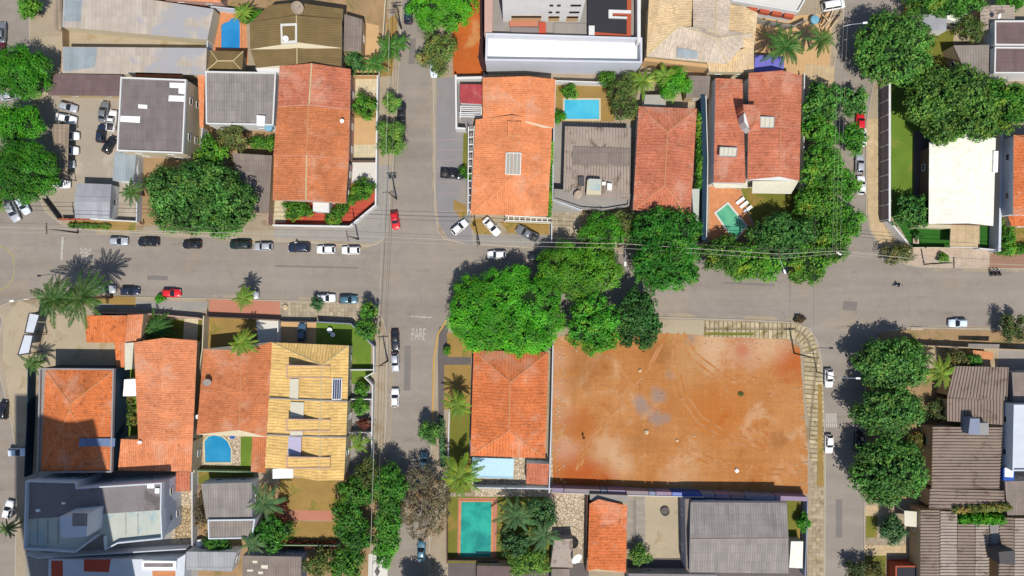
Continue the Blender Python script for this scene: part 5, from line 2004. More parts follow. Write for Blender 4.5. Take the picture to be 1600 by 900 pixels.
# yellow terrace houses: each roof plane facing the street runs on past the ridge as a high wedge dormer
def wedge(root, q, z, base, mat, wm):
    E = [P(x, y, zz) for (x, y), zz in zip(q, z)]
    V = E + [Vector((v.x, v.y, base)) for v in E]
    F = [(3, 2, 1, 0), (4, 5, 6, 7)] + [(i, (i + 1) % 4, 4 + (i + 1) % 4, 4 + i) for i in range(4)]
    return mobj('dormer', V, F, [mat, wm], root, midx=[0, 1, 1, 1, 1, 1])


rows = [((425, 535, 545, 540), (421, 621, 543, 626)), ((420, 623, 543, 628), (417, 678, 541, 682)), ((417, 680, 541, 684), (414, 731, 538, 738)), ((424, 733, 537, 739), (452, 748, 536, 750))]
lab = ['first straw-yellow terrace house, hipped end by the main road', 'second straw-yellow terrace house with two pale skylights', 'third straw-yellow terrace house with a lilac awning']
bs = []
for i, (t, q) in enumerate(rows[:3]):
    b = bld(lab[i], ((t[0] + t[2]) / 2, (t[1] + q[1]) / 2), group='straw-yellow terrace houses in a row')
    z = 5.4 + (i % 2) * .1
    if i == 0:
        roof(b, [(t[0], t[1]), (t[2], t[3]), (q[2], q[3]), (q[0], q[1])], [(503, 571), (501, 624)], z, z + 1.7, 'tileyellow', 'cream', cap='ridgepale')
    else:
        roof(b, [(t[0], t[1]), (t[2], t[3]), (q[2], q[3]), (q[0], q[1])], [(501, t[1] + 3), (499, q[1] + 4)], z, z + 1.7, 'tileyellow', 'cream', gable=True, cap='ridgepale', ov=.15)
    bs.append(b)
roof(bs[2], [(459, 730), (538, 737), (537, 750), (458, 744)], [(497, 734), (496, 751)], 5.3, 6.6, 'tileyellow', 'cream', gable=True, cap=None, ov=.15, win=False)
for i, y in ((0, 571), (1, 655), (2, 714)):
    q = [(448, y), (516, y + 1), (516, y + 19 - i), (448, y + 19 - i)]
    wd = wedge(bs[i], q, [8.4, 6.75, 6.75, 8.4], 5.4, 'tileyellow', 'conc')
    e = [P(x_, y_, z_ + .06) for (x_, y_), z_ in zip(q, [8.4, 6.75, 6.75, 8.4])]
    m = MB()
    m.bar(e[1], e[0], .2, .16)
    m.bar(e[0], e[3], .2, .162)
    m.bar(e[3], e[2], .2, .16)
    m.build('verge_trim', 'pinkw', wd)
skylight(bs[0], [(453, 592), (467, 592), (466, 624), (452, 624)], 6.6, (-.35, .1, .1, -.35), 'clearsheet')
skylight(bs[0], [(520, 592), (534, 592), (533, 624), (519, 624)], 6.35, (.25, -.3, -.3, .25), 'panel', 'whitemetal')
skylight(bs[1], [(454, 628), (475, 629), (474, 655), (453, 655)], 6.9, (-.4, .1, .1, -.4), 'clearsheet')
skylight(bs[1], [(453, 674), (473, 674), (473, 680), (453, 680)], 6.95, (-.4, .1, .1, -.4), 'clearsheet')
skylight(bs[2], [(451, 682), (471, 683), (470, 712), (449, 711)], 6.9, (-.45, .1, .1, -.45), 'lilac', name='awning')
for i in (0, 1):
    q = rows[i][1]
    W = [P(q[0], q[1] + 1, 5.7), P(500, q[1] + 4.5, 7.25), P(q[2], q[3] + 1, 5.7)]
    m = MB()
    m.bar(W[0], W[1], .28, .3)
    m.bar(W[1], W[2], .28, .303)
    m.build('party_wall', 'conc', bs[i])
boxpart(bs[2], 'roof_box', [(426, 733), (458, 731), (458, 747), (426, 748)], 3, 5.2, 'plastic')
b = bld('modern pale building with dark flat roof and lift tower', (150, 800), 'modern_house')
slab(b, [(44, 752), (120, 754), (122, 763), (254, 755), (252, 797), (44, 811)], 8.2, 'darkslab', 'bluewhite', th=.3)
slab(b, [(44, 811), (252, 797), (254, 840), (185, 846), (166, 856), (164, 836), (155, 834), (120, 860), (40, 856)], 8.1, 'terrazzo', 'bluewhite', th=.3)
m = MB()
W = [P(x, y, 8.5) for x, y in ((41, 855), (42, 811), (44, 751), (120, 753), (122, 762), (254, 754), (253, 797), (255, 840), (186, 847), (167, 857), (165, 838))]
for i, (a_, c_) in enumerate(zip(W[:-1], W[1:])):
    d_ = (c_ - a_).normalized() * .1
    m.bar(a_ - d_, c_ + d_, .26, 1.1 + .004 * (i % 2))
W = [P(x, y, 8.5) for x, y in ((154, 835), (120, 861), (41, 856))]
for i, (a_, c_) in enumerate(zip(W[:-1], W[1:])):
    m.bar(a_, c_, .26, 1.1 + .004 * (i % 2))
m.build('parapet', 'bluewhite', b)
for k in range(5):
    x = 58 + k * 16 if k < 3 else 196 + (k - 3) * 19
    boxpart(b, 'roof_joint', [(x, 812 if k < 3 else 802), (x + 1, 812 if k < 3 else 802), (x + 1, 850 if k < 3 else 836), (x, 850 if k < 3 else 836)], 8, 8.16, 'conc')
V, F = prism([P(x, y, 8.2) for x, y in ((120, 794), (162, 790), (160, 824), (122, 826))], 7.9, 13.2)
mobj('lift_tower', V, F, 'bluewhite', b)
q = [P(x, y, 13.2) for x, y in ((113, 800), (137, 802), (137, 822), (113, 822))]
panel(b, 'tower_hatch', [(113, 802), (136, 802), (136, 822), (113, 822)], 13.25, 'corrgrey', th=.03)
for q in ([(230, 757), (241, 757), (241, 763), (230, 763)], [(242, 763), (249, 763), (249, 771), (242, 771)], [(56, 796), (61, 796), (61, 800), (56, 800)], [(96, 785), (101, 785), (101, 788), (96, 788)]):
    boxpart(b, 'roof_vent', q, 8.1, 8.6, 'plastic')
b = bld('low walled house with red floor and white framed opening, bottom left', (180, 895))
slab(b, [(76, 874), (276, 874), (290, 866), (284, 960), (74, 960)], 3.4, 'bluewhite', 'bluewhite', win=False)
panel(b, 'red_deck', [(80, 876), (98, 876), (98, 960), (80, 960)], 3.42, 'redfloor', th=.01)
panel(b, 'red_deck', [(131, 874), (173, 874), (170, 894), (131, 893)], 3.42, 'redfloor', th=.01)
boxpart(b, 'framed_opening', [(222, 876), (275, 877), (275, 890), (221, 890)], 3.2, 4.0, 'plastic')
panel(b, 'opening_floor', [(225, 880), (270, 880), (270, 886), (225, 886)], 4.03, 'darkslab', th=.01)
panel(b, 'terracotta_deck', [(238, 892), (274, 892), (274, 940), (238, 940)], 3.42, 'orangefloor', th=.01)
b = bld('pale grey square roof beside the small water tank, bottom left', (305, 876), 'outbuilding', 'outbuilding')
slab(b, [(291, 862), (369, 863), (362, 893), (290, 890)], 3.6, 'metalgrey', 'white')
b = bld('small red-tiled shelter beside the modern building', (286, 752), 'lean_to', 'lean-to')
slab(b, [(275, 738), (297, 738), (297, 768), (274, 768)], 3.0, 'tileC', 'white', win=False)
b = bld('grey fibre-cement house beside the dark palms', (355, 798))
slab(b, [(314, 756), (393, 754), (394, 811), (322, 811)], 4.2, 'corrgrey', 'bluewhite')
slab(b, [(325, 812), (399, 811), (394, 841), (326, 842)], 4.6, 'corrgrey2', 'bluewhite', parapet=.15)
b = bld('dull brown sheet roof with pale scrapes at the bottom edge', (424, 890))
slab(b, [(379, 868), (471, 870), (470, 960), (378, 960)], 4.0, 'corrbrown', 'bluegrey')
for q in ([(408, 883), (419, 883), (418, 889), (408, 888)], [(394, 876), (402, 876), (402, 880), (395, 880)], [(386, 890), (396, 890), (395, 893), (386, 893)], [(403, 893), (411, 893), (411, 897), (404, 897)]):
    panel(b, 'patch_sheet', q, 4.04, 'clearsheet', th=.02)

# --- south-centre block
b = bld('orange hip-roofed house between the bright tree and red lot', (797, 630))
roof(b, [(740, 547), (857, 550), (852, 716), (735, 712)], [(797, 597), (795, 673)], 5.0, 7.3, 'tileG', 'bluewhite', cap='ridge')
b = bld('sky-blue tinted canopy below the orange hip-roofed house', (770, 730), 'canopy', 'canopy')
slab(b, [(738, 715), (803, 717), (802, 746), (736, 744)], 2.9, plain('pale_blue_sheet', T(186, 226, 244), .4, .4), 'white', wall=False, th=.08)
boxpart(b, 'valance', [(738, 743.5), (803, 745.5), (803, 748), (738, 746)], 2.6, 2.95, 'tankblue')
for x, y in ((739, 716), (802, 718), (801, 744), (738, 743)):
    p = P(x, y, 2.9)
    m = MB()
    m.bar((p.x, p.y, .12), (p.x, p.y, 2.8), .1)
    m.build('post', 'whitemetal', b)
b = bld('small red-tiled outhouse in the lot corner', (840, 740), 'outhouse', 'outhouse')
slab(b, [(823, 724), (858, 725), (856, 758), (822, 756)], 2.9, 'tileC', 'white', win=False)
b = bld('narrow orange-tiled house below the boundary wall', (949, 840))
roof(b, [(921, 787), (980, 790), (978, 895), (918, 892)], [(935, 780), (933, 889)], 4.2, 4.6, 'tileD', 'tan', gable=True, cap=None)
slab(b, [(922, 772), (981, 774), (980, 785), (922, 782)], 3.6, 'conc', 'tan', win=False)
b = bld('white-grey corrugated shed roof beside the dark palms', (880, 865), 'shed', 'shed')
slab(b, [(866, 843), (895, 842), (895, 887), (860, 886)], 3.0, 'canal2', 'grey')
b = bld('big grey fibre-cement house in the lower lot', (1150, 840))
roof(b, [(1079, 785), (1229, 786), (1232, 896), (1077, 894)], [(1078, 842), (1232, 841)], 5.2, 6.4, 'corrgrey', 'bluewhite', gable=True, cap='ridgegrey', ov=.3)
slab(b, [(1070, 780), (1080, 780), (1080, 896), (1072, 890)], 4.4, 'corrbrown', 'bluegrey')
b = bld('cream flat canopy in the narrow side yard', (1245, 866), 'canopy', 'canopy')
slab(b, [(1236, 846), (1255, 846), (1254, 888), (1233, 887)], 2.8, 'tilewhite', 'cream', win=False)
b = bld('brown sheet roofs along the bottom edge under the dark bush', (800, 895))
slab(b, [(745, 884), (800, 885), (800, 960), (744, 960)], 3.3, 'corrmauve', 'tan')
slab(b, [(862, 889), (890, 889), (890, 960), (860, 960)], 3.0, 'corrbrown', 'tan')
b = bld('dark low wall-and-roof block at the bottom edge', (1060, 898), 'outbuilding', 'outbuilding')
slab(b, [(982, 896), (1120, 898), (1120, 960), (982, 960)], 3.2, 'darkslab', 'grey')

# --- south-east block
b = bld('upper brown channel-roofed house beside the feather palm', (1525, 615))
channel(b, [(1492, 572), (1576, 574), (1574, 626), (1480, 621)], 4.6, 'canal', 'v', .64, .2, 'tan')
channel(b, [(1480, 622), (1569, 625), (1568, 664), (1480, 658)], 4.4, 'canal', 'v', .64, .2, 'tan')
boxpart(b, 'chimney', [(1516, 654), (1531, 654), (1531, 680), (1513, 678)], 4.0, 6.6, 'bluegrey')
boxpart(b, 'chimney', [(1531, 661), (1545, 661), (1545, 680), (1531, 680)], 4.0, 5.9, 'grey')
b = bld('wide brown roof with level channels above the hedge', (1512, 730))
channel(b, [(1458, 667), (1567, 668), (1562, 764), (1456, 764)], 4.8, 'canal', 'h', .62, .2, 'tan')
channel(b, [(1454, 764), (1570, 767), (1570, 797), (1452, 795)], 4.5, 'canal', 'h', .62, .2, 'tan')
b = bld('row of brown channel roofs in strips at the bottom right', (1520, 860))
for i, (x0, x1, y0) in enumerate([(1439, 1469, 797), (1470, 1496, 799), (1497, 1524, 819), (1525, 1546, 819), (1562, 1585, 809), (1586, 1640, 810)]):
    channel(b, [(x0, y0), (x1, y0 + .5), (x1, 930), (x0 - 1, 930)], 4.4 + (i % 2) * .08, 'canal' if i % 2 == 0 else 'canal2', 'h', .62, .18, 'tan', ov=.1, win=(i == 0))
slab(b, [(1547, 820), (1561, 820), (1561, 856), (1547, 856)], 4.2, 'corrgrey', 'tan', win=False)
q = [P(x, y, 4.5) for x, y in ((1541, 852), (1566, 850), (1566, 872), (1543, 870))]
V, F = prism(q, 4, 8)
ch = mobj('chimney', V, F, 'darkgrey', b)
b = bld('white house with small windows at the right edge', (1588, 680))
slab(b, [(1582, 632), (1700, 632), (1700, 735), (1580, 735)], 6.4, 'bluewhite', 'bluewhite', parapet=.4)
b = bld('grey-brown flat roof above the white right-edge house', (1592, 606), 'outbuilding', 'outbuilding')
slab(b, [(1581, 582), (1700, 582), (1700, 633), (1584, 632)], 4.4, 'corrbrown', 'grey')
b = bld('grey-brown flat roof below the white right-edge house', (1590, 775), 'outbuilding', 'outbuilding')
slab(b, [(1570, 752), (1700, 750), (1700, 805), (1574, 805)], 4.2, 'corrbrown', 'grey')
b = bld('orange tiled shelter roof behind the garden wall', (1540, 556), 'shelter', 'shelter')
slab(b, [(1520, 547), (1552, 550), (1551, 562), (1522, 560)], 2.8, 'orangefloor', 'tan', win=False)
b = bld('bare white canopy square beside the planted strip', (1425, 810), 'canopy', 'canopy')
slab(b, [(1413, 798), (1438, 800), (1438, 824), (1413, 822)], 3.2, 'clearsheet', 'white', wall=False)
for x, y in ((1414, 799), (1437, 801), (1437, 823), (1414, 821)):
    p = P(x, y, 3.2)
    m = MB()
    m.bar((p.x, p.y, .12), (p.x, p.y, 3.05), .12)
    m.build('post', 'whitemetal', b)
b = bld('low dark roof with pale rim beside the bottom right shrubs', (1418, 895), 'outbuilding', 'outbuilding')
slab(b, [(1399, 884), (1439, 884), (1439, 960), (1398, 960)], 2.8, 'charcoal', 'terra', parapet=.12, win=False)
b = bld('grey roof over the wall gate at the top of the lot', (1538, 541), 'gate_canopy', 'canopy')
slab(b, [(1513, 537), (1562, 538), (1561, 545), (1513, 543)], 2.8, 'corrgrey2', 'tan', wall=False)

# --- apartment tower beyond the bottom edge: its shadow crosses the orange house
b = bld('tall pale apartment tower whose shadow crosses the bottom left houses', (118, 1000), 'apartment_tower', 'building')
V, F = prism([(-95.5, -70), (-95.5, -92), (-75.5, -92), (-75.5, -70)], .1, 84)
mobj('wall', V, F, 'cream', b)
for k in range(24):
    for x in (-92, -87.5, -83, -78.8):
        m = MB()
        m.box((x, -69.97, 3 + k * 3.1), (2.0, .08, 1.3))
        m.build('window', 'wglass', b)

# ================================================================== POOLS
pool('blue pool with curved end in an orange deck at the top left', [(346, 76), (346, 40), (350, 36), (357, 34), (362, 29), (368, 27), (373, 30), (375, 38), (375, 76)], 'wblue', 'orangefloor')
pool('small cyan rectangular pool in the tan yard behind the beige house', [(882, 156), (936, 156), (936, 186), (882, 186)], 'wcyan', 'cream')
pool('green tilted pool beside three white loungers', [(1119, 333), (1137, 319), (1165, 353), (1150, 372), (1144, 370)], 'wgreen', 'whitefloor')
pool('round-cornered blue pool on pale stone, left of the yellow houses', [(321, 722), (320, 690), (325, 683), (334, 680), (346, 682), (356, 690), (361, 702), (361, 722)], 'wsky', 'creamfloor')
pool('large teal rectangular pool near the bottom edge', [(721, 784), (768, 784), (767, 870), (719, 870)], 'wteal', 'orangefloor')
for i, (x, y) in enumerate([(1156, 314), (1162, 320), (1168, 327)]):
    p = P(x, y, .3)
    t = thing('sun_lounger', ['white sun lounger nearest the brick-red house wall', 'middle white sun lounger of three by the green pool', 'white sun lounger farthest from the house, by the lawn edge'][i], 'sun lounger', (p.x, p.y, .13), 'white sun loungers by the green pool')
    d = Vector((math.cos(math.radians(38)), math.sin(math.radians(38)), 0))
    n = Vector((-d.y, d.x, 0))
    m = MB()
    m.box((p.x - d.x * .3, p.y - d.y * .3, .42), (1.3, .66, .12), math.radians(38))
    m.build('mattress', 'plastic', t)
    m = MB()
    m.bar(p + d * .32 + Vector((0, 0, .14)), p + d * .95 + Vector((0, 0, .5)), .66, .1)
    m.build('backrest', 'plastic', t)
    for a in (-.85, .3):
        for s in (-.26, .26):
            q = p + d * a + n * s
            m = MB()
            m.bar((q.x, q.y, .13), (q.x, q.y, .37), .06)
            m.build('leg', 'metal', t)

# ================================================================== WALLS
B = boundary
B([(95, 0), (96, 45), (97, 72), (96, 116)], 2.4, 'tan', 'tan wall closing the two long sheds from the pavement')
B([(330, 12), (324, 66), (321, 112)], 2.6, 'bluewhite', 'pale wall between long shed and blue pool deck')
B([(330, 10), (366, 14)], 2.6, 'bluewhite', 'short pale wall above the blue pool')
B([(319, 112), (316, 200), (312, 248)], 2.8, 'bluewhite', 'thin white wall left of the grey corrugated house')
B([(66, 310), (90, 342)], 1.6, 'darkgrey', 'dark diagonal fence at the car lot corner', 'fence', 'fence')
B([(92, 342), (140, 342)], 1.8, 'terra', 'faded red front wall of the car lot')
B([(140, 342), (214, 346)], 1.8, 'white', 'white front wall between kiosk and pavement')
B([(213, 346), (214, 300), (216, 240)], 2.0, 'bluewhite', 'white wall between canopy and shrub yard')
B([(423, 244), (419, 330), (418, 350)], 3.0, 'pinkw', 'tall pinkish wall along the long orange house')
B([(426, 352), (546, 354), (587, 320), (588, 250), (589, 182), (590, 118)], 2.2, 'white', 'white corner wall round the red forecourt', coping='white')
B([(548, 118), (590, 118)], 2.2, 'peach', 'short cream wall closing the tiled side terrace')
B([(546, 251), (588, 251)], 1.6, 'brownw', 'low brown wall across the white side terrace')
B([(592, 118), (598, 60), (602, 0), (604, -20)], 1.6, 'cream', 'cream wall along the pavement by the brown roofs')
B([(712, 118), (713, 200), (726, 201)], 2.8, 'white', 'white wall round the dark red annex', th=.4)
B([(713, 122), (756, 121)], 2.8, 'white', 'white wall at the back of the dark red annex', th=.5)
B([(718, 176), (752, 176)], 1.6, 'bluewhite', 'pale low wall in the annex yard')
B([(736, 340), (732, 260), (733, 200)], 1.2, 'darkgrey', 'low dark fence left of the orange house', 'fence', 'fence', th=.08)
B([(788, 346), (860, 349)], 1.0, 'cream', 'low cream wall in front of the orange house')
B([(862, 348), (862, 380)], 1.6, 'bluewhite', 'short wall stub beside the front lawn')
B([(866, 190), (864, 260), (864, 312), (908, 328)], 2.4, 'bluewhite', 'white side wall bending round the terrace house')
B([(868, 126), (952, 129)], 2.6, 'white', 'white back wall of the cyan pool yard')
B([(868, 126), (866, 190)], 2.4, 'bluewhite', 'side wall between orange roof and cyan pool')
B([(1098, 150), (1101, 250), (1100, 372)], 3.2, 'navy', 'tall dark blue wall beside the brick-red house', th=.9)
B([(1103, 150), (1106, 250), (1104, 370)], 3.3, 'white', 'thin white wall next to the dark blue one', th=.15)
B([(1108, 392), (1240, 398), (1290, 376)], 1.6, 'terra', 'reddish garden wall under the street hedge trees')
B([(1257, 115), (1256, 296)], 2.4, 'white', 'white wall between brick-red house and street trees')
B([(1180, 30), (1240, 40), (1262, 30)], 2.0, 'conc', 'grey wall below the half-built house')
t = thing('boundary_wall', 'long white-topped wall with pilasters along the east street garden', 'wall', tuple(P(1390, 240, .1)))
m = MB()
m.bar(P(1390, 130, 3.4) - Vector((0, 0, 1.68)), P(1390, 345, 3.4) - Vector((0, 0, 1.68)), .3, 3.3)
m.build('wall_panel', 'mauve2', t)
m = MB()
m.bar(P(1390, 129, 3.4) + Vector((0, 0, .02)), P(1390, 346, 3.4) + Vector((0, 0, .02)), .42, .14)
m.build('coping', 'white', t)
for k in range(10):
    q = P(1390, 132 + k * 23.4, 3.4)
    m = MB()
    m.box((q.x - .22, q.y, 1.7), (.16, .2, 3.2))
    m.build('pilaster', 'white', t)
B([(1390, 345), (1424, 386)], 2.4, 'white', 'slanting white corner wall of the lawn garden', th=.3)
B([(1424, 387), (1484, 387)], 1.8, 'cream', 'cream front wall of the lawn garden')
B([(1531, 388), (1562, 391)], 2.0, 'white', 'white front wall right of the driveway')
B([(1562, 391), (1566, 210)], 3.0, 'bluewhite', 'pale wall right of the white roof', th=.5)
B([(1392, 128), (1392, 60), (1404, 30)], 2.4, 'bluewhite', 'bluish wall beside the big street tree')
B([(1424, 0), (1420, 24)], 2.4, 'terra', 'terracotta wall stub at the top right')
g = thing('metal_gate', 'thin white driveway gate of the white-roofed building', 'gate', tuple(P(1507, 387, .1)))
m = MB()
a, c = P(1485, 386, 1.6), P(1530, 387, 1.6)
m.bar(a, c, .08)
m.bar((a.x, a.y, .3), (c.x, c.y, .3), .08)
m.build('gate_frame', 'whitemetal', g)
m = MB()
for i in range(24):
    q = a.lerp(c, (i + .5) / 24)
    m.bar((q.x, q.y, .3), (q.x, q.y, 1.56), .04)
m.build('gate_bars', 'whitemetal', g)
B([(144, 489), (226, 490), (308, 497), (316, 499)], 2.0, 'pinkw', 'pinkish wall in front of the low orange roofs')
B([(318, 494), (316, 545), (308, 600), (303, 738)], 2.6, 'cream', 'cream side wall between the two big orange houses')
B([(320, 495), (436, 500)], 1.8, 'brownw', 'brown front wall behind the pink forecourt')
B([(434, 502), (434, 534)], 2.0, 'white', 'white wall at the left of the blue car')
B([(438, 502), (492, 503)], 1.6, 'darkgrey', 'dark gate wall in front of the blue car')
B([(494, 503), (548, 506), (584, 541)], 2.2, 'bluegrey', 'grey wall bending round the corner lawn')
B([(584, 541), (584, 582), (570, 590), (582, 602), (580, 740)], 2.0, 'white', 'white street wall of the yellow houses')
B([(548, 578), (584, 578)], 1.8, 'white', 'first white cross wall between yellow house gardens')
B([(546, 624), (580, 624)], 1.8, 'white', 'second white cross wall between yellow house gardens')
B([(545, 676), (580, 676)], 1.8, 'white', 'third white cross wall between yellow house gardens')
B([(44, 570), (42, 660), (38, 745)], 2.4, 'navy', 'dark wall left of the shadowed orange house')
B([(44, 498), (68, 490)], 2.0, 'greenw', 'pale green wall behind the billboard')
B([(184, 578), (182, 690)], 2.8, 'cream', 'cream wall in the shaded side passage')
B([(308, 736), (396, 738)], 1.6, 'greenw', 'greenish wall below the round-cornered pool')
B([(40, 866), (60, 872), (290, 858)], 2.6, 'bluewhite', 'pale wall below the modern building')
B([(300, 738), (300, 852)], 2.4, 'white', 'white wall right of the flower tiles')
B([(436, 852), (530, 853)], 1.8, 'greenw', 'mossy wall below the brown lawn')
B([(738, 552), (736, 640), (734, 714)], 1.0, 'bluegrey', 'low grey edge left of the orange hip roof', th=.12)
B([(738, 540), (862, 544)], .9, 'bluegrey', 'low pale wall above the orange hip roof')
B([(864, 540), (862, 640), (858, 770)], 2.4, 'bluewhite', 'white wall along the left side of the red lot')
B([(702, 640), (700, 716)], 1.0, 'white', 'low white wall beside the street palm bed')
B([(740, 762), (862, 764)], 2.2, 'bluewhite', 'pale wall above the teal pool garden')
t = thing('boundary_wall', 'long mauve panelled wall along the bottom of the red lot', 'wall', tuple(P(862, 766, .1)))
xs = [862, 881, 938, 949, 978, 1014, 1025, 1050, 1096, 1118, 1142, 1164, 1212, 1262]
for i, (x0, x1) in enumerate(zip(xs[:-1], xs[1:])):
    yy = [766 + (x - 862) * .035 for x in (x0 + .6, x1 - .6)]
    q = [P(x0 + .6, yy[0], 2.8), P(x1 - .6, yy[1], 2.8)]
    m = MB()
    m.bar((q[0].x, q[0].y, 1.42), (q[1].x, q[1].y, 1.42), .9 - .05 * (i % 3), 2.64 + .03 * (i % 2))
    m.build('wall_panel', 'tankdeep' if i == 7 else ('purple', 'bluegrey', 'mauve2')[(i * 2) % 3], t)
B([(862, 770), (920, 772), (980, 774), (1100, 777)], 2.9, 'white', 'thin white wall edge behind the mauve wall', th=.12)
B([(698, 776), (698, 880)], 1.8, 'brownw', 'brown wall left of the teal pool garden')
B([(700, 876), (778, 877)], 1.8, 'brownw', 'brown wall below the teal pool')
B([(918, 770), (916, 894)], 2.6, 'brownw', 'brown wall left of the narrow orange roof')
B([(1262, 780), (1260, 850), (1258, 900)], 2.4, 'bluegrey', 'grey wall along the cream canopy yard')
B([(1438, 540), (1570, 546), (1620, 548)], 2.2, 'tan', 'tan front wall above the channel-roofed houses')
B([(1576, 575), (1575, 660), (1570, 750)], 2.6, 'cream', 'cream wall right of the channel roofs')
B([(1398, 806), (1400, 850)], 1.6, 'bluegrey', 'grey gate wall in the planted strip')
pergola('white pergola slats left of the orange house', [(732, 198), (741, 197), (735, 334), (731, 334)], 3.0, 12, 'whitemetal')
pergola('white pergola slats in front of the orange house', [(790, 337), (860, 341), (860, 347), (790, 344)], 3.0, 8, 'whitemetal', 'h')
pergola('pale pergola slats in the annex yard', [(720, 165), (752, 166), (752, 185), (719, 184)], 2.8, 6, 'whitemetal')

# ================================================================== TREES
T_ = tree
T_(689, 10, 52, 36, 9, 'bright', 'big bright green tree cut by the top edge over orange soil', tint=(1.1, 1, 1))
T_(683, 85, 32, 33, 7, 'olive', 'thin olive feathery street tree above the parked car', tint=(.9, 1.1, .9))
T_(46, 12, 18, 16, 5, 'mid', 'small green tree on the left pavement at the top')
T_(28, 112, 47, 39, 8.5, 'bright', 'bright tree at the left edge beside the mauve carport', tint=(.8, .85, .9))
T_(28, 194, 40, 30, 8, 'bright', 'middle bright tree at the left edge above the round one', tint=(.9, .95, .9))
T_(38, 268, 52, 45, 9.5, 'bright', 'round bright tree overhanging the rusty carport', tint=(.7, .72, .9))
T_(-8, 300, 20, 26, 6, 'mid', 'mid green tree behind the round bright one at the left edge')
T_(315, 308, 88, 55, 9, 'dark', 'broad dark green tree on the pavement by the avenue', lobes=[(315, 305, 44), (262, 290, 32), (350, 335, 36), (372, 318, 32), (272, 326, 38), (300, 282, 30), (345, 290, 30), (305, 340, 26)])
T_(330, 238, 26, 28, 6, 'mid', 'leafy green tree between workshop and brown annex')
T_(366, 216, 26, 22, 6, 'olive', 'thin greyish tree beside the blue water tank')
hedge((398, 222, 424, 224, 10), 2.2, 'mid', 'green hedge under the blue water tank')
hedge((382, 26, 418, 24, 10), 2.4, 'mid', 'bright hedge strip above the olive-brown roof', tint=(1.1, 1.1, 1))
T_(569, 166, 19, 19, 4.5, 'mid', 'round green tree in the tiled side terrace')
T_(555, 98, 17, 17, 4, 'teal', 'bushy fern-like shrub behind the long orange house', tint=(.8, 1, .7))
T_(612, 162, 14, 15, 4, 'pale', 'smaller pale feathery tree on the side street pavement')
T_(610, 215, 25, 28, 5.5, 'pale', 'larger pale feathery tree on the side street pavement')
for i, (x, y, r, s) in enumerate([(608, 76, 25, 'leafy banana clump over the peach yard wall'), (586, 100, 20, 'arching banana plant behind the peach terrace'), (625, 68, 16, 'banana leaves reaching over the side street kerb')]):
    palm(x, y, r, 4.2, s, 'lpalm', 11, 'banana_plant', 'banana plant', 'banana plants by the side street', tint=(.9, 1.2, .9), wide=1.3)
palm(378, 20, 20, 4, 'spiky palm at the corner of the blue pool', 'lpalm2', 15)
T_(463, 328, 26, 16, 3.2, 'mid', 'wide shrub in front of the long orange house', name='shrub', cat='shrub')
hedge((520, 338, 560, 300, 12), 2.6, 'mid', 'dracaena bushes along the slanted white wall', 'shrub', 'shrub', tint=(1, .95, 1))
T_(568, 296, 18, 16, 3.2, 'mid', 'bushy shrub at the white terrace corner', name='shrub', cat='shrub')
T_(786, 484, 90, 66, 7.8, 'bright', 'giant bright green tree at the crossroads corner', lobes=[(745, 485, 38), (790, 470, 42), (835, 470, 42), (760, 515, 34), (815, 515, 42), (850, 500, 30), (770, 446, 22), (806, 441, 24), (735, 455, 24), (728, 500, 24), (745, 528, 20), (850, 525, 20)], tint=(1, 1.02, 1))
T_(905, 424, 74, 44, 7.5, 'bright', 'yellowish green spreading tree over the avenue', lobes=[(865, 418, 28), (905, 420, 36), (942, 424, 28), (900, 442, 24), (880, 400, 20), (935, 398, 22)], tint=(1.2, .84, 1))
T_(1035, 390, 60, 68, 9, 'mid', 'tall leafy green tree in front of the orange-brown house', lobes=[(1037, 388, 42), (1012, 360, 28), (1060, 360, 32), (1016, 416, 27), (1055, 425, 30), (1037, 350, 26), (1066, 395, 26), (1028, 438, 20)], tint=(.5, .88, .9))
T_(928, 507, 43, 46, 9, 'mid', 'mid green tree right of the giant bright one', tint=(.72, 1.1, .9))
T_(997, 500, 33, 50, 8.5, 'dark', 'darker tree leaning over the red lot corner', tint=(.55, .68, .75))
T_(945, 362, 40, 28, 6, 'bright', 'bright tree over the mosaic front yard', tint=(.9, .85, 1))
T_(975, 352, 22, 24, 6, 'olive', 'thin olive tree between terrace house and leafy tree')
E = 'trees crowding the corner garden by the east street'
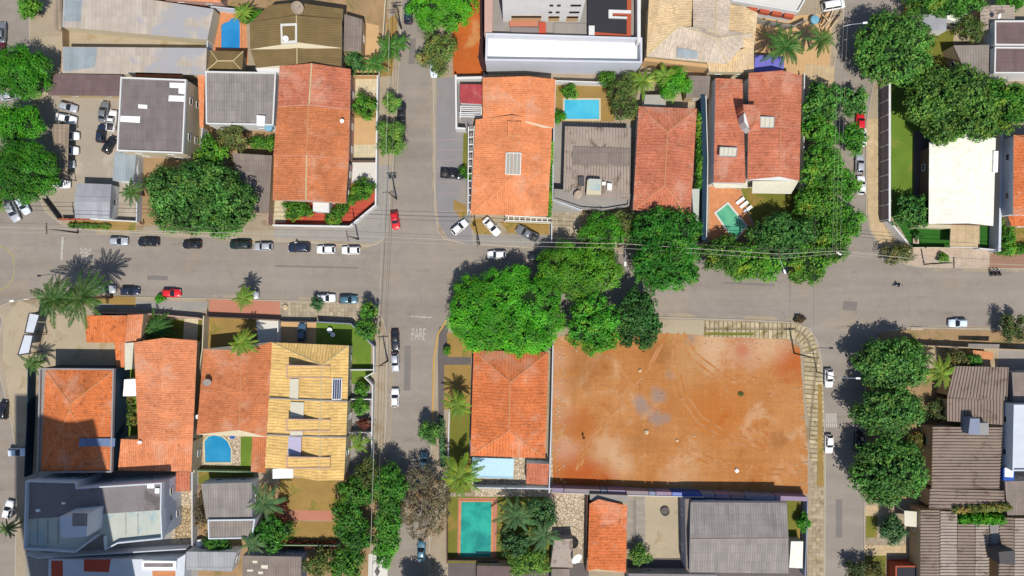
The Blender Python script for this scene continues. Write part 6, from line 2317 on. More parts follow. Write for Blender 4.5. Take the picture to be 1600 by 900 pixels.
for x, y, rx, ry, h, k, s, tn in [
    (1135, 398, 40, 30, 6, 'mid', 'hedge tree at the left end of the avenue garden', (.85, .8, 1)),
    (1180, 412, 44, 30, 6.5, 'mid', 'bright hedge tree bulging over the avenue', (.95, 1, 1)),
    (1222, 368, 52, 34, 8, 'dark', 'dark long-leaved tree beside the garden lawn', (.75, .85, .9)),
    (1262, 412, 34, 32, 6.5, 'mid', 'hedge tree at the street corner near the lamp', (.9, .85, 1)),
    (1302, 372, 32, 38, 7, 'mid', 'tree at the east street corner', (.9, .9, 1)),
    (1280, 318, 36, 38, 7, 'mid', 'leafy tree right of the garden lawn', (.95, .95, 1)),
    (1326, 345, 22, 24, 5.5, 'mid', 'rounded tree over the east street below the parked cars', (.8, .95, 1)),
    (1284, 262, 36, 36, 7, 'mid', 'tree beside the brick-red house, middle of the row', (.85, .9, 1)),
    (1322, 290, 22, 22, 5.5, 'mid', 'rounded tree beside the lower white parked car', (.8, .95, 1)),
    (1332, 218, 22, 22, 5.5, 'mid', 'rounded tree beside the red parked car', (.7, .9, 1)),
    (1280, 205, 28, 34, 7, 'mid', 'tree against the white wall of the brick-red house', (.75, .9, 1)),
    (1284, 160, 32, 32, 7, 'dark', 'dense tree near the top right corner of the brick-red house', (1, 1.15, 1)),
    (1332, 160, 22, 26, 5.5, 'dark', 'small dense tree overhanging the street shadow', (.95, 1.05, 1)),
    (1262, 306, 16, 15, 5, 'dark', 'dark bush under the white awning', (.7, .8, .9)),
]:
    T_(x, y, rx, ry, h, k, s, group=E, tint=tn)
T_(1398, 74, 61, 54, 10, 'dark', 'big round dark green tree over the east street top', tint=(1.15, 1.15, 1))
T_(1484, 165, 74, 60, 9, 'dark', 'wide olive-dark tree over the white roof', lobes=[(1455, 140, 34), (1500, 140, 36), (1480, 180, 40), (1525, 170, 34), (1440, 165, 26), (1470, 205, 22), (1530, 195, 24)], tint=(1.25, 1.05, .9))
T_(1572, 166, 44, 40, 8.5, 'mid', 'green tree at the right edge above the orange house', tint=(.75, .85, 1))
T_(1478, 6, 66, 18, 6, 'mid', 'row-like bushy tree at the top edge over the pale yard', tint=(.7, .75, 1))
T_(1516, 44, 24, 22, 5, 'olive', 'dark olive shrub beside the striped roof', tint=(.6, .8, .6))
T_(1584, 2, 24, 12, 5, 'bright', 'bright bush at the top right corner')
T_(1429, 330, 38, 25, 5, 'dark', 'dark bushy tree at the corner of the white roof', tint=(.8, .95, .9))
hedge((1575, 345, 1578, 388, 10), 1.8, 'mid', 'low hedge beside the orange porch', tint=(.9, 1, 1))
hedge((1566, 390, 1640, 388, 9), 1.6, 'mid', 'long green hedge at the right edge pavement', tint=(.9, 1, 1))
T_(1475, 403, 8, 8, 1.6, 'bright', 'clipped yellow-green ball shrub on the pink pavement', name='shrub', cat='shrub', tint=(1.6, 1, 1))
T_(1434, 368, 6, 6, 1.6, 'dark', 'clipped dark ball shrub on the corner lawn', name='shrub', cat='shrub', tint=(.6, .8, .8))
T_(1404, 398, 28, 16, 3.5, 'olive', 'thin dry shrub on the pavement corner', tint=(1.1, 1, 1))
D = 'dense round street trees by the right side street'
T_(1393, 569, 57, 41, 8.5, 'dark', 'first dense round tree from the avenue, right side street', group=D)
T_(1390, 645, 56, 38, 8.5, 'dark', 'middle dense round tree, right side street', group=D)
T_(1390, 738, 57, 52, 9.5, 'dark', 'last dense round tree, right side street, above the driveway', group=D, tint=(1, 1.05, 1))
T_(1424, 538, 16, 9, 2.5, 'mid', 'small bush beside the tan garden wall', name='shrub', cat='shrub')
T_(1494, 562, 22, 14, 4, 'olive', 'thin reddish shrub behind the garden wall', tint=(.9, .8, .8))
T_(1520, 562, 14, 12, 3.6, 'mid', 'leafy shrub in front of the orange shelter', tint=(.7, .8, 1))
T_(1582, 512, 22, 24, 4.5, 'olive', 'grey-green sparse tree at the right end of the avenue', tint=(.6, .7, .7))
hedge((1490, 794, 1570, 790, 7), 5.6, 'olive', 'dry yellowish top of the hedge between channel roofs', tint=(1.1, 1, .8))
hedge((1502, 810, 1560, 810, 9), 5.2, 'bright', 'bright green hedge between the channel roofs')
T_(1470, 640, 20, 18, 3, 'olive', 'dry shrub below the feather palm', tint=(.7, .8, .8), name='shrub', cat='shrub')
T_(1428, 690, 26, 14, 2.2, 'olive', 'low dry shrubs between the round street trees', tint=(1.3, 1, .7), name='shrub', cat='shrub')
T_(1396, 828, 20, 24, 4, 'teal', 'spiky plants in the front garden strip', tint=(.8, .9, .8))
T_(1336, 890, 18, 16, 3.5, 'olive', 'dark shrub over the kerb at the bottom right', tint=(.5, .6, .6))
T_(1366, 890, 16, 16, 3.5, 'olive', 'reddish dark shrub beside the driveway at the bottom', tint=(.7, .6, .5))
BT = 'trees lining the bottom left side street'
for x, y, rx, ry, h, k, s, tn in [
    (556, 770, 30, 24, 7, 'mid', 'olive-green street tree beside the last yellow house', (.6, .65, .8)),
    (610, 768, 29, 42, 8, 'mid', 'dense tree over the side street below the last yellow house', (.6, .75, .9)),
    (543, 808, 27, 30, 6.5, 'mid', 'tree overhanging the right side of the brown lawn', (.65, .8, 1)),
    (606, 824, 22, 32, 7, 'mid', 'tree over the pavement with the white wire', (.7, .85, 1)),
    (603, 858, 18, 28, 6, 'bright', 'bright tree above the patterned pavement', (1, .95, 1)),
    (560, 842, 26, 24, 6, 'mid', 'dark shrubby tree between lawn and pavement', (.45, .6, .8)),
    (540, 880, 30, 26, 5.5, 'mid', 'mixed green bush in the bottom garden', (.7, .7, .9)),
    (500, 880, 28, 22, 4.5, 'olive', 'yellow-flowered bush in the bottom garden', (.8, .9, .7)),
    (576, 744, 22, 30, 6, 'olive', 'thin tree beside the yellow house wall', (.7, .8, .7)),
]:
    T_(x, y, rx, ry, h, k, s, group=BT, tint=tn)
T_(655, 944, 38, 38, 8, 'dark', 'dense tree just beyond the bottom edge over the side street')
T_(664, 786, 40, 54, 8, 'brown', 'almost leafless brown tree over the lower side street')
T_(671, 675, 16, 21, 5, 'dark', 'small dark tree on the kerb by the street palm', tint=(1, .95, .9))
T_(575, 505, 20, 34, 5, 'mid', 'leafy tree at the corner of the grey wall', lobes=[(573, 515, 16), (576, 485, 13)], tint=(.8, .85, 1))
T_(495, 474, 10, 11, 3, 'teal', 'small bluish tree beside the white parked car', tint=(.8, .9, .9))
T_(250, 467, 7, 7, 1.4, 'bright', 'small bright bush behind the red parked car', name='shrub', cat='shrub')
T_(698, 548, 5, 7, 1.6, 'mid', 'small clipped oval shrub by the corner path', name='shrub', cat='shrub')
T_(826, 882, 36, 22, 4.5, 'pale', 'yellow-green bush at the bottom edge', tint=(.8, .8, .7))
T_(1000, 866, 18, 16, 3.2, 'pale', 'round green bush in the walled concrete yard')
T_(1256, 817, 10, 15, 3, 'bright', 'narrow bright bush on the pavement wall')
T_(976, 150, 26, 38, 6, 'olive', 'dark olive foliage right of the cyan pool', tint=(.7, .9, .7))
T_(1052, 132, 26, 24, 5, 'bright', 'round bright bush between two roofs at the top', tint=(1.05, 1, 1))
T_(890, 143, 12, 12, 3, 'mid', 'small round bush above the cyan pool')
T_(872, 182, 12, 10, 3, 'bright', 'bright bush at the corner of the cyan pool')
T_(948, 124, 14, 14, 3.5, 'mid', 'small bush at the corner of the white podium')
hedge((860, 225, 857, 335, 4.5), 3.2, 'mid', 'narrow creeper hedge along the orange roof', tint=(.9, .95, 1))
hedge((1094, 180, 1094, 290, 5.5), 3.0, 'mid', 'narrow hedge along the dark blue wall', tint=(.85, .95, 1))
hedge((724, 265, 732, 275, 7), 1.8, 'mid', 'bush at the nose of the dark pickup', 'shrub', 'shrub')
hedge((110, 352, 168, 354, 4), .8, 'mid', 'low clipped hedge in front of the car lot', tint=(1, .9, 1))
hedge((200, 618, 206, 660, 8), 1.2, 'olive', 'olive ground shrubs in the side passage', 'shrub', 'shrub', tint=(.8, .9, .6))
hedge((689, 656, 694, 725, 5), .9, 'teal', 'striped spiky plants along the street bed', tint=(1.1, 1.1, 1.2))
hedge((440, 850, 520, 852, 6), 1.4, 'red', 'reddish shrubs along the bottom of the brown lawn')
T_(440, 800, 12, 20, 3, 'red', 'reddish shrub beside the pink path', name='shrub', cat='shrub')
T_(565, 608, 12, 10, 2.4, 'mid', 'shrub in the second yellow house garden', name='shrub', cat='shrub')
T_(562, 634, 15, 14, 2.8, 'mid', 'green shrub in the third yellow house garden', name='shrub', cat='shrub')
T_(570, 662, 14, 8, 2.4, 'red', 'dark red shrub in the yellow house gardens', name='shrub', cat='shrub')
palm(560, 694, 20, 3.4, 'leafy garden palm by the fourth yellow house', 'lpalm2', 13)
T_(340, 850, 22, 14, 3, 'mid', 'dark bushes below the fibre-cement house', tint=(.6, .8, .9))
T_(315, 798, 14, 30, 3.6, 'brown', 'dry twiggy shrub left of the fibre-cement house')
T_(1158, 616, 3.4, 3, .5, 'olive', 'lone weed tuft on the right half of the red lot', name='weed', cat='weed', trunk=False)
T_(1250, 499, 9, 6, .9, 'brown', 'dry reddish shrub on the pavement corner of the red lot', name='shrub', cat='shrub')
# palms
PG = 'palms in the gardens and verges'
palm(85, 468, 46, 9, 'left palm of the pair on the avenue corner', 'lpalm', 18, group=PG)
palm(126, 466, 44, 10, 'right palm of the pair on the avenue corner', 'lpalm', 17, group=PG)
palm(243, 512, 27, 2.6, 'squat round cycad beside the low orange roofs', 'lpalm', 26, 'cycad', 'cycad', tint=(.8, .95, .9), droop=.5)
palm(378, 535, 27, 6.5, 'yellowish palm over the rust-orange roof', 'lpalm2', 19, group=PG)
palm(381, 466, 20, 5.5, 'small palm beside the half-hidden silver car', 'lpalm2', 17, group=PG)
palm(50, 568, 22, 4, 'shaded palm beside the billboard', 'lpalm', 14, group=PG)
palm(12, 826, 20, 4, 'palm on the pavement at the lower left edge', 'lpalm', 13, group=PG)
palm(205, 300, 24, 5, 'small palm at the end of the bluish canopy', 'lpalm', 14, group=PG)
palm(1228, 72, 38, 7, 'dark palm beside the violet-blue awning', 'lpalm', 19, group=PG, tint=(.8, .95, .9))
palm(1284, 62, 28, 6, 'palm at the edge of the east street top', 'lpalm', 15, group=PG)
palm(1004, 126, 26, 5, 'palm between white podium and beige house', 'lpalm2', 14, group=PG)
palm(1040, 118, 24, 4.6, 'banana-like palm behind the round bright bush', 'lpalm2', 9, group=PG, wide=1.4)
palm(716, 634, 27, 5.5, 'street palm left of the orange hip roof', 'lpalm2', 18, group=PG)
palm(719, 746, 34, 6, 'large star-shaped palm above the teal pool', 'lpalm2', 20, group=PG)
palm(806, 806, 34, 5, 'upper palm of the dark clump right of the teal pool', 'lteal', 17, group=PG)
T_(844, 802, 27, 26, 4.5, 'teal', 'dark bushy tree beside the broken stone yard', tint=(.8, .95, .75))
palm(850, 836, 30, 5, 'lower palm of the dark clump by the shed roof', 'lteal', 16, group=PG)
T_(806, 848, 26, 22, 4, 'teal', 'dark bushy tree just above the yellow-green bush', tint=(.6, .72, .6))
palm(412, 786, 30, 6, 'dark palm beside the brown lawn', 'lteal', 17, group=PG)
T_(424, 834, 30, 26, 5, 'mid', 'dark bushy tree between brown lawn and fibre-cement house', tint=(.5, .68, .8))
palm(394, 848, 24, 5, 'bluish palm below the fibre-cement house', 'lteal', 14, group=PG)
palm(1470, 582, 30, 6, 'feather palm beside the upper channel roof', 'lpalm2', 15, group=PG)
palm(1560, 66, 4, 1.2, 'tiny potted palm by the white parapet', 'lpalm', 8, 'potted_palm', 'plant') if False else None

# ================================================================== VEHICLES
K = 'cars parked along the avenue and its side streets'
LOT = 'cars in the walled car lot'
L0 = .13
car(105, 167, -14, 'hatch', 'silver', 'silver hatchback near the mauve carport in the car lot', L0, LOT)
car(102, 185, -12, 'sedan', 'white', 'white car with dark rear glass beside the rusty carport', L0, LOT)
car(161, 174, 82, 'sedan', 'grey', 'grey car facing the carport, left of the white pickup', L0, LOT)
car(174, 188, 82, 'smallpickup', 'white', 'white pickup with open grey bed in the car lot', L0, LOT, 'pickup')
car(157, 208, 84, 'hatch', 'navy', 'dark navy hatchback in the car lot', L0, LOT)
car(170, 226, 62, 'hatch', 'black', 'black hatchback parked askew in the car lot', L0, LOT)
car(106, 212, 0, 'sedan', 'white', 'white car nose poking from the top of the rusty carport', L0, LOT)
car(105, 235, 0, 'sedan', 'white', 'white car nose poking from the middle of the rusty carport', L0, LOT)
car(101, 257, 4, 'hatch', 'silver', 'silver car tucked under the rusty carport', L0, LOT)
car(92, 287, -3, 'sedan', 'white', 'white car below the rusty carport', L0, LOT)
car(19, 330, -66, 'suv', 'silver', 'silver car by the kerb at the left edge', 0, K)
car(35, 321, -60, 'hatch', 'bluewhite', 'pale blue car half under the round bright tree', 0, K)
car(16, 149, 10, 'sedan', 'silver', 'silver car glimpsed between the left edge trees', 0, K)
car(1, 50, 88, 'sedan', 'grey', 'grey car cut by the left edge at the top', 0, K)
car(0, 79, 88, 'hatch', 'maroon', 'dark maroon car cut by the left edge', 0, K)
car(184, 377, 0, 'hatch', 'silver', 'silver hatchback first in the upper avenue row', 0, K)
car(231, 378, 180, 'sedan', 'black', 'black car second in the upper avenue row', 0, K)
car(299, 382, 180, 'hatch', 'black', 'black hatchback with glinting windscreen in the upper avenue row', 0, K)
car(375, 382, 180, 'suv', 'green', 'very dark green wagon in the upper avenue row', 0, K)
car(411, 385, 180, 'hatch', 'silver', 'silver car touching the dark green wagon', 0, K)
car(467, 387, 180, 'suv', 'navy', 'dark navy wagon beside the white-hatted person', 0, K)
car(509, 390, 180, 'hatch', 'white', 'left white car of the pair by the corner', 0, K)
car(548, 391, 180, 'hatch', 'white', 'right white car of the pair by the corner', 0, K)
car(617, 344, -82, 'hatch', 'red', 'red hatchback at the mouth of the side street', 0, K)
car(627, 174, 88, 'sedan', 'black', 'black car between the two pale feathery trees', 0, K)
car(626, 203, 88, 'sedan', 'black', 'dark car nose beside the larger pale feathery tree', 0, K)
car(638, 20, 88, 'suv', 'navy', 'dark blue wagon near the top of the side street', 0, K)
car(678, 106, -88, 'hatch', 'bluewhite', 'pale car under the thin olive street tree', 0, K)
car(707, 272, -4, 'pickup', 'black', 'black pickup in the parking bays', L0, K, 'pickup')
car(718, 355, 40, 'hatch', 'white', 'white hatchback parked askew left of the pole', L0, K)
car(768, 354, -48, 'sedan', 'white', 'white sedan parked askew right of the pole', L0, K)
car(824, 365, 150, 'pickup', 'grey', 'dark grey pickup parked askew in front of the orange house', L0, K, 'pickup')
car(776, 398, 180, 'hatch', 'white', 'white hatchback at the edge of the giant tree shadow', 0, K)
car(839, 401, 180, 'hatch', 'black', 'black car in the shade above the yellowish tree', 0, K)
car(165, 452, 0, 'hatch', 'silver', 'silver car in the palm shadow on the lower kerb', 0, K)
car(202, 455, 0, 'hatch', 'navy', 'dark car right of the palm shadow on the lower kerb', 0, K)
car(267, 458, 0, 'hatch', 'red', 'red car on the lower kerb of the avenue', 0, K)
car(389, 461, 0, 'hatch', 'silver', 'silver car half hidden by the small palm', 0, K)
car(509, 466, 2, 'hatch', 'white', 'white car beside the small bluish tree', 0, K)
car(544, 468, 1, 'hatch', 'teal', 'blue-grey car last in the lower avenue row', 0, K)
car(471, 519, 88, 'hatch', 'blue', 'dark blue car in the driveway of the first yellow house', L0, K)
car(617, 532, -88, 'sedan', 'black', 'black car first on the lower side street kerb', 0, K)
car(617, 566, -88, 'hatch', 'silver', 'silver-grey car behind the black one on the lower side street', 0, K)
car(617, 622, 90, 'hatch', 'white', 'white car alone on the lower side street', 0, K)
car(662, 722, 88, 'hatch', 'teal', 'teal car under the small dark street tree', 0, K)
car(658, 862, 90, 'sedan', 'teal', 'teal and white car at the bottom of the lower side street', 0, K)
car(825, 534, -84, 'hatch', 'silver', 'silver car in the driveway under the giant tree', L0, K)
car(1345, 190, 88, 'hatch', 'red', 'red car on the east street kerb', 0, K)
car(1348, 214, 88, 'hatch', 'white', 'white car behind the red one on the east street', 0, K)
car(1344, 256, 88, 'hatch', 'silver', 'silver-grey car on the east street kerb', 0, K)
car(1346, 289, 90, 'hatch', 'white', 'white car last on the east street kerb', 0, K)
car(1498, 505, 180, 'hatch', 'bluewhite', 'pale silver car alone at the right end of the avenue', 0, K)
car(1296, 591, -90, 'hatch', 'white', 'white car beside the street lamp on the right side street', 0, K)
car(1296, 694, -90, 'hatch', 'white', 'white car lower down the right side street', 0, K)
car(1343, 690, 88, 'suv', 'black', 'black car in tree shade on the right side street', 0, K)
car(4, 641, 88, 'hatch', 'black', 'black car at the left edge beside the shadowed house', 0, K)
car(26, 707, 0, 'hatch', 'bluewhite', 'pale blue car nosed across the left pavement', .13, K)
car(12, 797, 78, 'hatch', 'white', 'white car at the left edge beside the modern building', 0, K)
car(1303, 8, 10, 'van', 'white', 'white van at the top of the east street', 0, K, 'van')
motorcycle(1404, 446, 180, 'black motorcycle ridden along the avenue', accent='black')
for i, (x, s) in enumerate([(1550, 'left motorcycle of the parked trio'), (1556, 'middle motorcycle of the parked trio'), (1562, 'right motorcycle of the parked trio')]):
    motorcycle(x, 425, 96 + i * 7, s, 0, 'motorcycles parked at the kerb', accent='black' if i != 1 else 'maroon')

# ================================================================== PEOPLE
skin, blk, wht, jean = (.36, .2, .13), (.012, .012, .014), (.75, .75, .73), (.05, .07, .13)
# rider: pelvis first
J = [(0, 0, .86), (.02, 0, 1.05), (.08, 0, 1.28), (.12, 0, 1.45), (.14, 0, 1.52), (.16, 0, 1.66),
     (.05, .12, .84), (.36, .2, .80), (.22, .2, .40), (.34, .21, .36), (.05, -.12, .84), (.36, -.2, .80), (.22, -.2, .40), (.34, -.21, .36),
     (.11, .2, 1.38), (.22, .30, 1.16), (.32, .36, 1.05), (.11, -.2, 1.38), (.22, -.30, 1.16), (.32, -.36, 1.05)]
Ed = [(0, 1), (1, 2), (2, 3), (3, 4), (4, 5), (0, 6), (6, 7), (7, 8), (8, 9), (0, 10), (10, 11), (11, 12), (12, 13), (3, 14), (14, 15), (15, 16), (3, 17), (17, 18), (18, 19)]
Rd = [.15, .15, .17, .11, .06, .10, .10, .075, .05, .04, .10, .075, .05, .04, .07, .05, .04, .07, .05, .04]
J[5], J[4] = J[5], J[4]
order = [0, 1, 2, 3] + list(range(6, 20)) + [4, 5]
idx = {o: i for i, o in enumerate(order)}
J2 = [J[o] for o in order]
E2 = [(idx[a], idx[b]) for a, b in Ed]
R2 = [Rd[o] for o in order]
p = P(1404, 446, 1)
person((p.x + .18, p.y, 0), 180, 'rider in dark clothes and white helmet on the moving motorcycle', J2, E2, R2, [(0, jean), (.85, blk), (1.50, skin)], helmet=(.8, .8, .78))


def standing(px, py, ang, label, bands, hat=None, z=0.0):
    J = [(0, 0, .93), (0, 0, 1.12), (0, 0, 1.32), (.0, 0, 1.46),
         (0, .1, .88), (.10, .11, .48), (.02, .11, .08), (.14, .12, .04), (0, -.1, .88), (-.04, -.11, .48), (-.16, -.11, .09), (-.04, -.12, .04),
         (0, .2, 1.40), (-.05, .25, 1.12), (.04, .26, .88), (.07, .255, .80), (0, -.2, 1.40), (.06, -.25, 1.12), (.16, -.25, .90), (.2, -.245, .82),
         (.02, 0, 1.54), (.04, 0, 1.66)]
    Ed = [(0, 1), (1, 2), (2, 3), (0, 4), (4, 5), (5, 6), (6, 7), (0, 8), (8, 9), (9, 10), (10, 11), (3, 12), (12, 13), (13, 14), (14, 15), (3, 16), (16, 17), (17, 18), (18, 19), (3, 20), (20, 21)]
    Rd = [.145, .14, .16, .10, .095, .07, .045, .035, .095, .07, .045, .035, .068, .05, .04, .035, .068, .05, .04, .035, .055, .10]
    p = P(px, py, .9)
    return person((p.x, p.y, z), ang, label, J, Ed, Rd, bands, helmet=hat)


standing(463, 379, -90, 'person with a white hat beside the dark navy wagon', [(0, (.05, .05, .06)), (.9, (.7, .7, .68)), (1.5, skin)], hat=(.82, .82, .8), z=0)
standing(912, 684, 100, 'person in dark clothes walking across the red earth lot', [(0, jean), (.9, (.05, .03, .05)), (1.5, skin)], z=.13)
standing(222, 349, 0, 'person in a reddish shirt on the pavement by the shrub yard', [(0, (.06, .05, .05)), (.9, (.4, .09, .05)), (1.5, skin)], z=.13)

# ================================================================== STREET FURNITURE
upole((606, 300), 10, 'pole with transformers beside the white corner wall', 2, 2)
upole((542, 368), 10, 'pole above the right white car of the corner pair', 100, 0)
upole((745, 376), 10.5, 'pole between the two askew white cars', 95, 1, arms=2)
upole((978, 381), 9.5, 'pole with lamp between yellowish and leafy trees', 92, 0, (977, 410))
upole((1218, 397), 9.5, 'pole with lamp in the garden hedge trees', 92, 0, (1225, 422))
upole((1307, 392), 9.5, 'pole with lamp at the east street corner', 92, 0, (1309, 395))
upole((1492, 410), 10, 'pole on the pink pavement by the clipped ball shrub', 92)
upole((71, 357), 10, 'pole leaning over the left crossroads corner', 92)
upole((614, 14), 10, 'pole near the top of the side street', 5, 1, arms=2)
upole((592, 572), 9.5, 'pole at the bend of the white garden wall', 3)
upole((586, 797), 9.5, 'pole among the bottom left street trees', 3)
upole((1272, 559), 9.5, 'bare pole on the slab pavement of the red lot', 2)
streetlamp((1308, 590), 9, (1338, 591), 'street lamp reaching over the right side street')
streetlamp((1318, 40), 9, (1349, 36), 'street lamp in the dark tree shadow at the top right')
streetlamp((46, 467), 9, (21, 470), 'street lamp beside the pair of corner palms')
for k, dy in enumerate((-1.0, 0, 1.0)):
    off = dy * 7
    cable([(-90, 352 + off, 9.8), (71, 357 + off, 9.8), (542, 368 + off, 9.8), (745, 376 + off, 10.2), (978, 381 + off, 9.3), (1218, 397 + off, 9.3), (1307, 392 + off * .6, 9.3), (1492, 410 + off, 9.8), (1760, 420 + off, 9.8)],
          ['uppermost cable along the avenue', 'middle cable along the avenue', 'lowest cable along the avenue'][k], .03 if k != 1 else .05, mat='wire' if k else 'darkwire')
for k, dx in enumerate((-5, 5)):
    cable([(622 + dx, -120, 9.8), (614 + dx, 14, 9.8), (606 + dx, 300, 9.8), (592 + dx, 572, 9.3), (586 + dx, 797, 9.3), (578 + dx, 1000, 9.3)], ['left cable down the side street', 'right cable down the side street'][k], .045 if k == 0 else .03, group='cables over the side street', mat='wire' if k == 0 else 'darkwire')
for k, dx in enumerate((-6, 0, 6)):
    cable([(1312 + dx, -60, 8.6), (1318 + dx, 40, 8.6), (1307 + dx, 392, 9.2)], ['left cable over the east street', 'middle cable over the east street', 'right cable over the east street'][k], .016, group='cables over the east street')
cable([(1272, 559, 9.2), (1274, 340, 9.4)], 'cable from the bare pole across the avenue', .025, mat='darkwire')
# billboard
t = thing('billboard', 'pale panel billboard on posts at the lower left corner', 'billboard', tuple(P(48, 522, .1)))
for W in ([P(46, 489, 4.2), P(62, 492, 4.2), P(53, 521, 4.1), P(39, 520, 4.1)], [P(38, 523, 4.1), P(52, 524, 4.1), P(46, 552, 3.9), P(28, 555, 3.9)]):
    V = W + [v - Vector((0, 0, .15)) for v in W]
    mobj('panel', V, [(3, 2, 1, 0), (4, 5, 6, 7), (0, 1, 5, 4), (1, 2, 6, 5), (2, 3, 7, 6), (3, 0, 4, 7)], 'bluewhite', t)
    m = MB()
    for a, c in zip(W, W[1:] + W[:1]):
        m.bar(a + Vector((0, 0, .04)), c + Vector((0, 0, .04)), .18, .14)
    m.build('frame', 'darkmetal', t)
    for v in (W[0], W[1], W[2], W[3]):
        m = MB()
        m.bar((v.x, v.y, .12), (v.x, v.y, v.z - .1), .14)
        m.build('post', 'darkmetal', t)
# planks by the half-built house
rg2 = random.Random(5)
q = P(1296, 30, .2)
t = thing('timber_pile', 'heap of loose timber planks on the sandy plot at the top', 'timber pile', (q.x, q.y, .12))
for i in range(12):
    a_ = math.radians(rg2.choice([50, 60, 70, 130]) + rg2.uniform(-12, 12))
    c_ = q + Vector((rg2.uniform(-1.4, 1.4), rg2.uniform(-1.6, 1.6), .02 + i * .05))
    d_ = Vector((math.cos(a_), math.sin(a_), 0)) * rg2.uniform(1.0, 2.2)
    m = MB()
    m.bar(c_ - d_, c_ + d_, .22, .05)
    m.build('plank', rg2.choice(['wood', 'stone', 'brownw']), t)
# tanks and dishes
tank(419, 198, 3.6, .85, 1.3, 'light blue water tank at the corner of the grey corrugated house')
dish(446, 60, 7.6, .55, 'small white dish inside the olive roof light well')
dish(464, 12, 7.4, 1.25, 'large mesh dish on the olive-brown roof', 'ridgegrey')
dish(902, 304, 3.7, .95, 'round mesh dish on the rooftop terrace', 'pinkside')
dish(900, 872, 3.6, 1.2, 'large white dish beside the white-grey shed')
dish(534, 189, 7.0, .42, 'tiny white dish on the long orange house')
dish(633, 650, 5, .4, 'x') if False else None
dish(308, 651, 3.6, .5, 'white dish on the wall between the orange houses')
dish(218, 691, 5.4, .4, 'white dish on the lower salmon roof')
dish(1561, 25, 5.6, .5, 'white dish above the brown right-edge roof')
dish(323, 597, 6.0, .8, 'grey dish on the rust-orange roof edge', 'conc')
tank(311, 849, .12, .75, 1.2, 'white round tank in the yard beside the pale square roof', 'plastic')
tank(1274, 30, .12, .9, 1.3, 'blue and white tank on the sandy plot at the top', 'tankblue')
t = thing('water_tank', 'blue boxy tank with white lid at the right edge roof', 'water tank', tuple(P(1576, 740, 4)))
boxpart(t, 'tank_body', [(1568, 732), (1585, 732), (1585, 751), (1568, 751)], 4, 5.2, 'tankdeep')
boxpart(t, 'lid', [(1570, 731), (1584, 732), (1583, 746), (1570, 745)], 5.2, 5.32, 'plastic')
for x, y, s in [(413, 8, 'x')][:0]:
    pass
# wheelie and garden odds and ends
def sunshade(px, py, r, z, mat, label):
    p = P(px, py, z)
    t = thing('garden_table', label, 'garden table', (p.x, p.y, .13))
    m = MB()
    m.lathe((p.x, p.y, .80), [(r * .98, 0), (r, .03), (r, .05)], 16)
    m.build('table_top', mat, t)
    m = MB()
    m.tube([(p.x, p.y, .13), (p.x, p.y, .79)], .06, 8)
    m.build('leg', 'metal', t)
    return t


sunshade(515, 516, .55, .8, 'plastic', 'left white round garden table behind the grey wall')
sunshade(520, 523, .5, .8, 'plastic', 'lower white round garden table behind the grey wall')
sunshade(363, 682, .55, .8, 'tankdeep', 'blue round table beside the round-cornered pool')
p = P(1039, 799, .3)
t = thing('round_planter', 'low round concrete ring in the walled yard', 'planter', (p.x, p.y, .13))
m = MB()
m.lathe((p.x, p.y, .12), [(.95, 0), (.95, .5), (.72, .5), (.72, .3)], 20)
m.build('ring', 'darkconc', t)
m = MB()
m.lathe((p.x, p.y, .16), [(.7, 0), (.7, .1)], 20)
m.build('soil', 'conc', t)
t = thing('planter_box', 'square pale planter on the corner lawn', 'planter', tuple(P(1432, 376, .12)))
boxpart(t, 'box', [(1427, 372), (1436, 373), (1436, 381), (1427, 380)], .12, .7, 'cream')
boxpart(t, 'soil', [(1429, 374), (1434, 374.5), (1434, 379), (1429, 378.5)], .7, .72, 'brownw')
for i, (x, y) in enumerate([(1428, 513), (1432, 513)][:1]):
    t = thing('concrete_slab', 'pale concrete slab at the right corner kerb', 'slab', tuple(P(1432, 513, .12)))
    boxpart(t, 'slab', [(1423, 511), (1442, 511.5), (1442, 516), (1423, 515.5)], .12, .24, 'pinkside')

# rubble over the red lot, too many to count
rg = random.Random(11)
m = MB()
for i in range(620):
    e = rg.random()
    if e < .35:
        x, y = rg.uniform(868, 884), rg.uniform(530, 760)
    elif e < .6:
        x, y = rg.uniform(1080, 1250), rg.gauss(536, 5)
    elif e < .75:
        x, y = rg.gauss(1256, 5), rg.uniform(600, 765)
    else:
        x, y = rg.uniform(880, 1250), rg.uniform(540, 760)
    r = rg.choice([.07, .09, .11, .14, .2]) * rg.uniform(.8, 1.4)
    q = P(x, y, .15)
    V = []
    for k in range(6):
        a = k * PI / 3 + rg.uniform(-.3, .3)
        V.append((q.x + r * math.cos(a), q.y + r * math.sin(a) * rg.uniform(.6, 1), .13))
    V += [(v[0] * .6 + q.x * .4, v[1] * .6 + q.y * .4, .13 + r * rg.uniform(.5, 1)) for v in V]
    m.add(V, [(k, (k + 1) % 6, 6 + (k + 1) % 6, 6 + k) for k in range(6)] + [(6, 7, 8, 9, 10, 11)])
o = m.build('rubble', 'stone')
o['kind'] = 'stuff'
tag(o, 'pale stones and litter scattered over the red earth lot', 'rubble')
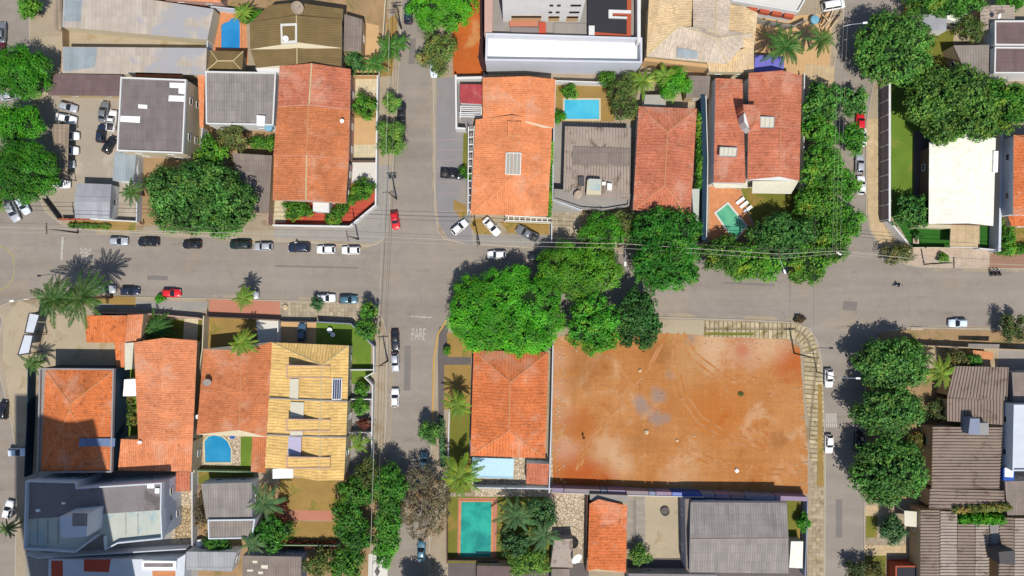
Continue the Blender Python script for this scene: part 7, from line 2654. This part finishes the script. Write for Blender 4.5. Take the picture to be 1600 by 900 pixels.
for i, (x, y, s, l) in enumerate([(1010, 675, .5, 'larger pale rock on the red lot below the grey stain'), (1000, 579, .4, 'pale rock on the upper left of the red lot'), (1151, 735, .5, 'white rubbish bag near the bottom of the red lot'), (1058, 688, .35, 'small pale rock at the middle of the red lot'), (446, 480, .6, 'pale boulder at the end of the pink forecourt')]):
    q = P(x, y, .2)
    bm = bmesh.new()
    bmesh.ops.create_icosphere(bm, subdivisions=2, radius=s)
    for v in bm.verts:
        v.co *= rg.uniform(.8, 1.15)
        v.co.z *= .6
    me = bpy.data.meshes.new('rock')
    bm.to_mesh(me)
    bm.free()
    me.materials.append(M['stone'] if i != 2 else M['plastic'])
    o = bpy.data.objects.new('rubbish_bag' if i == 2 else 'rock', me)
    COL.objects.link(o)
    o.location = (q.x, q.y, .12 + s * .35)
    tag(o, l, 'rubbish bag' if i == 2 else 'rock')

# ================================================================== LIGHT, SKY, CAMERA
az, el = math.radians(169), math.radians(60)
w = bpy.data.worlds.new('World')
SCN.world = w
w.use_nodes = True
nt = w.node_tree
sky = nt.nodes.new('ShaderNodeTexSky')
sky.sky_type = 'NISHITA'
sky.sun_disc = False
sky.sun_elevation = el
sky.sun_rotation = az
sky.altitude = 800
nt.links.new(sky.outputs[0], nt.nodes['Background'].inputs[0])
nt.nodes['Background'].inputs[1].default_value = 0.12
sl = bpy.data.lights.new('sun', 'SUN')
sl.energy = 4.65
sl.angle = math.radians(.5)
sl.color = (1.0, .955, .88)
so = bpy.data.objects.new('sun', sl)
COL.objects.link(so)
d = Vector((math.sin(az) * math.cos(el), math.cos(az) * math.cos(el), math.sin(el)))
so.rotation_euler = (-d).to_track_quat('-Z', 'Y').to_euler()
so.location = d * 150

cd = bpy.data.cameras.new('camera')
cd.sensor_width = 36
cd.lens = 18 / (800 * S / H)
cd.clip_end = 3000
co = bpy.data.objects.new('camera', cd)
COL.objects.link(co)
co.location = (0, 0, H)
SCN.camera = co
SCN.view_settings.view_transform = 'Standard'
SCN.view_settings.look = 'None'
SCN.view_settings.exposure = 0
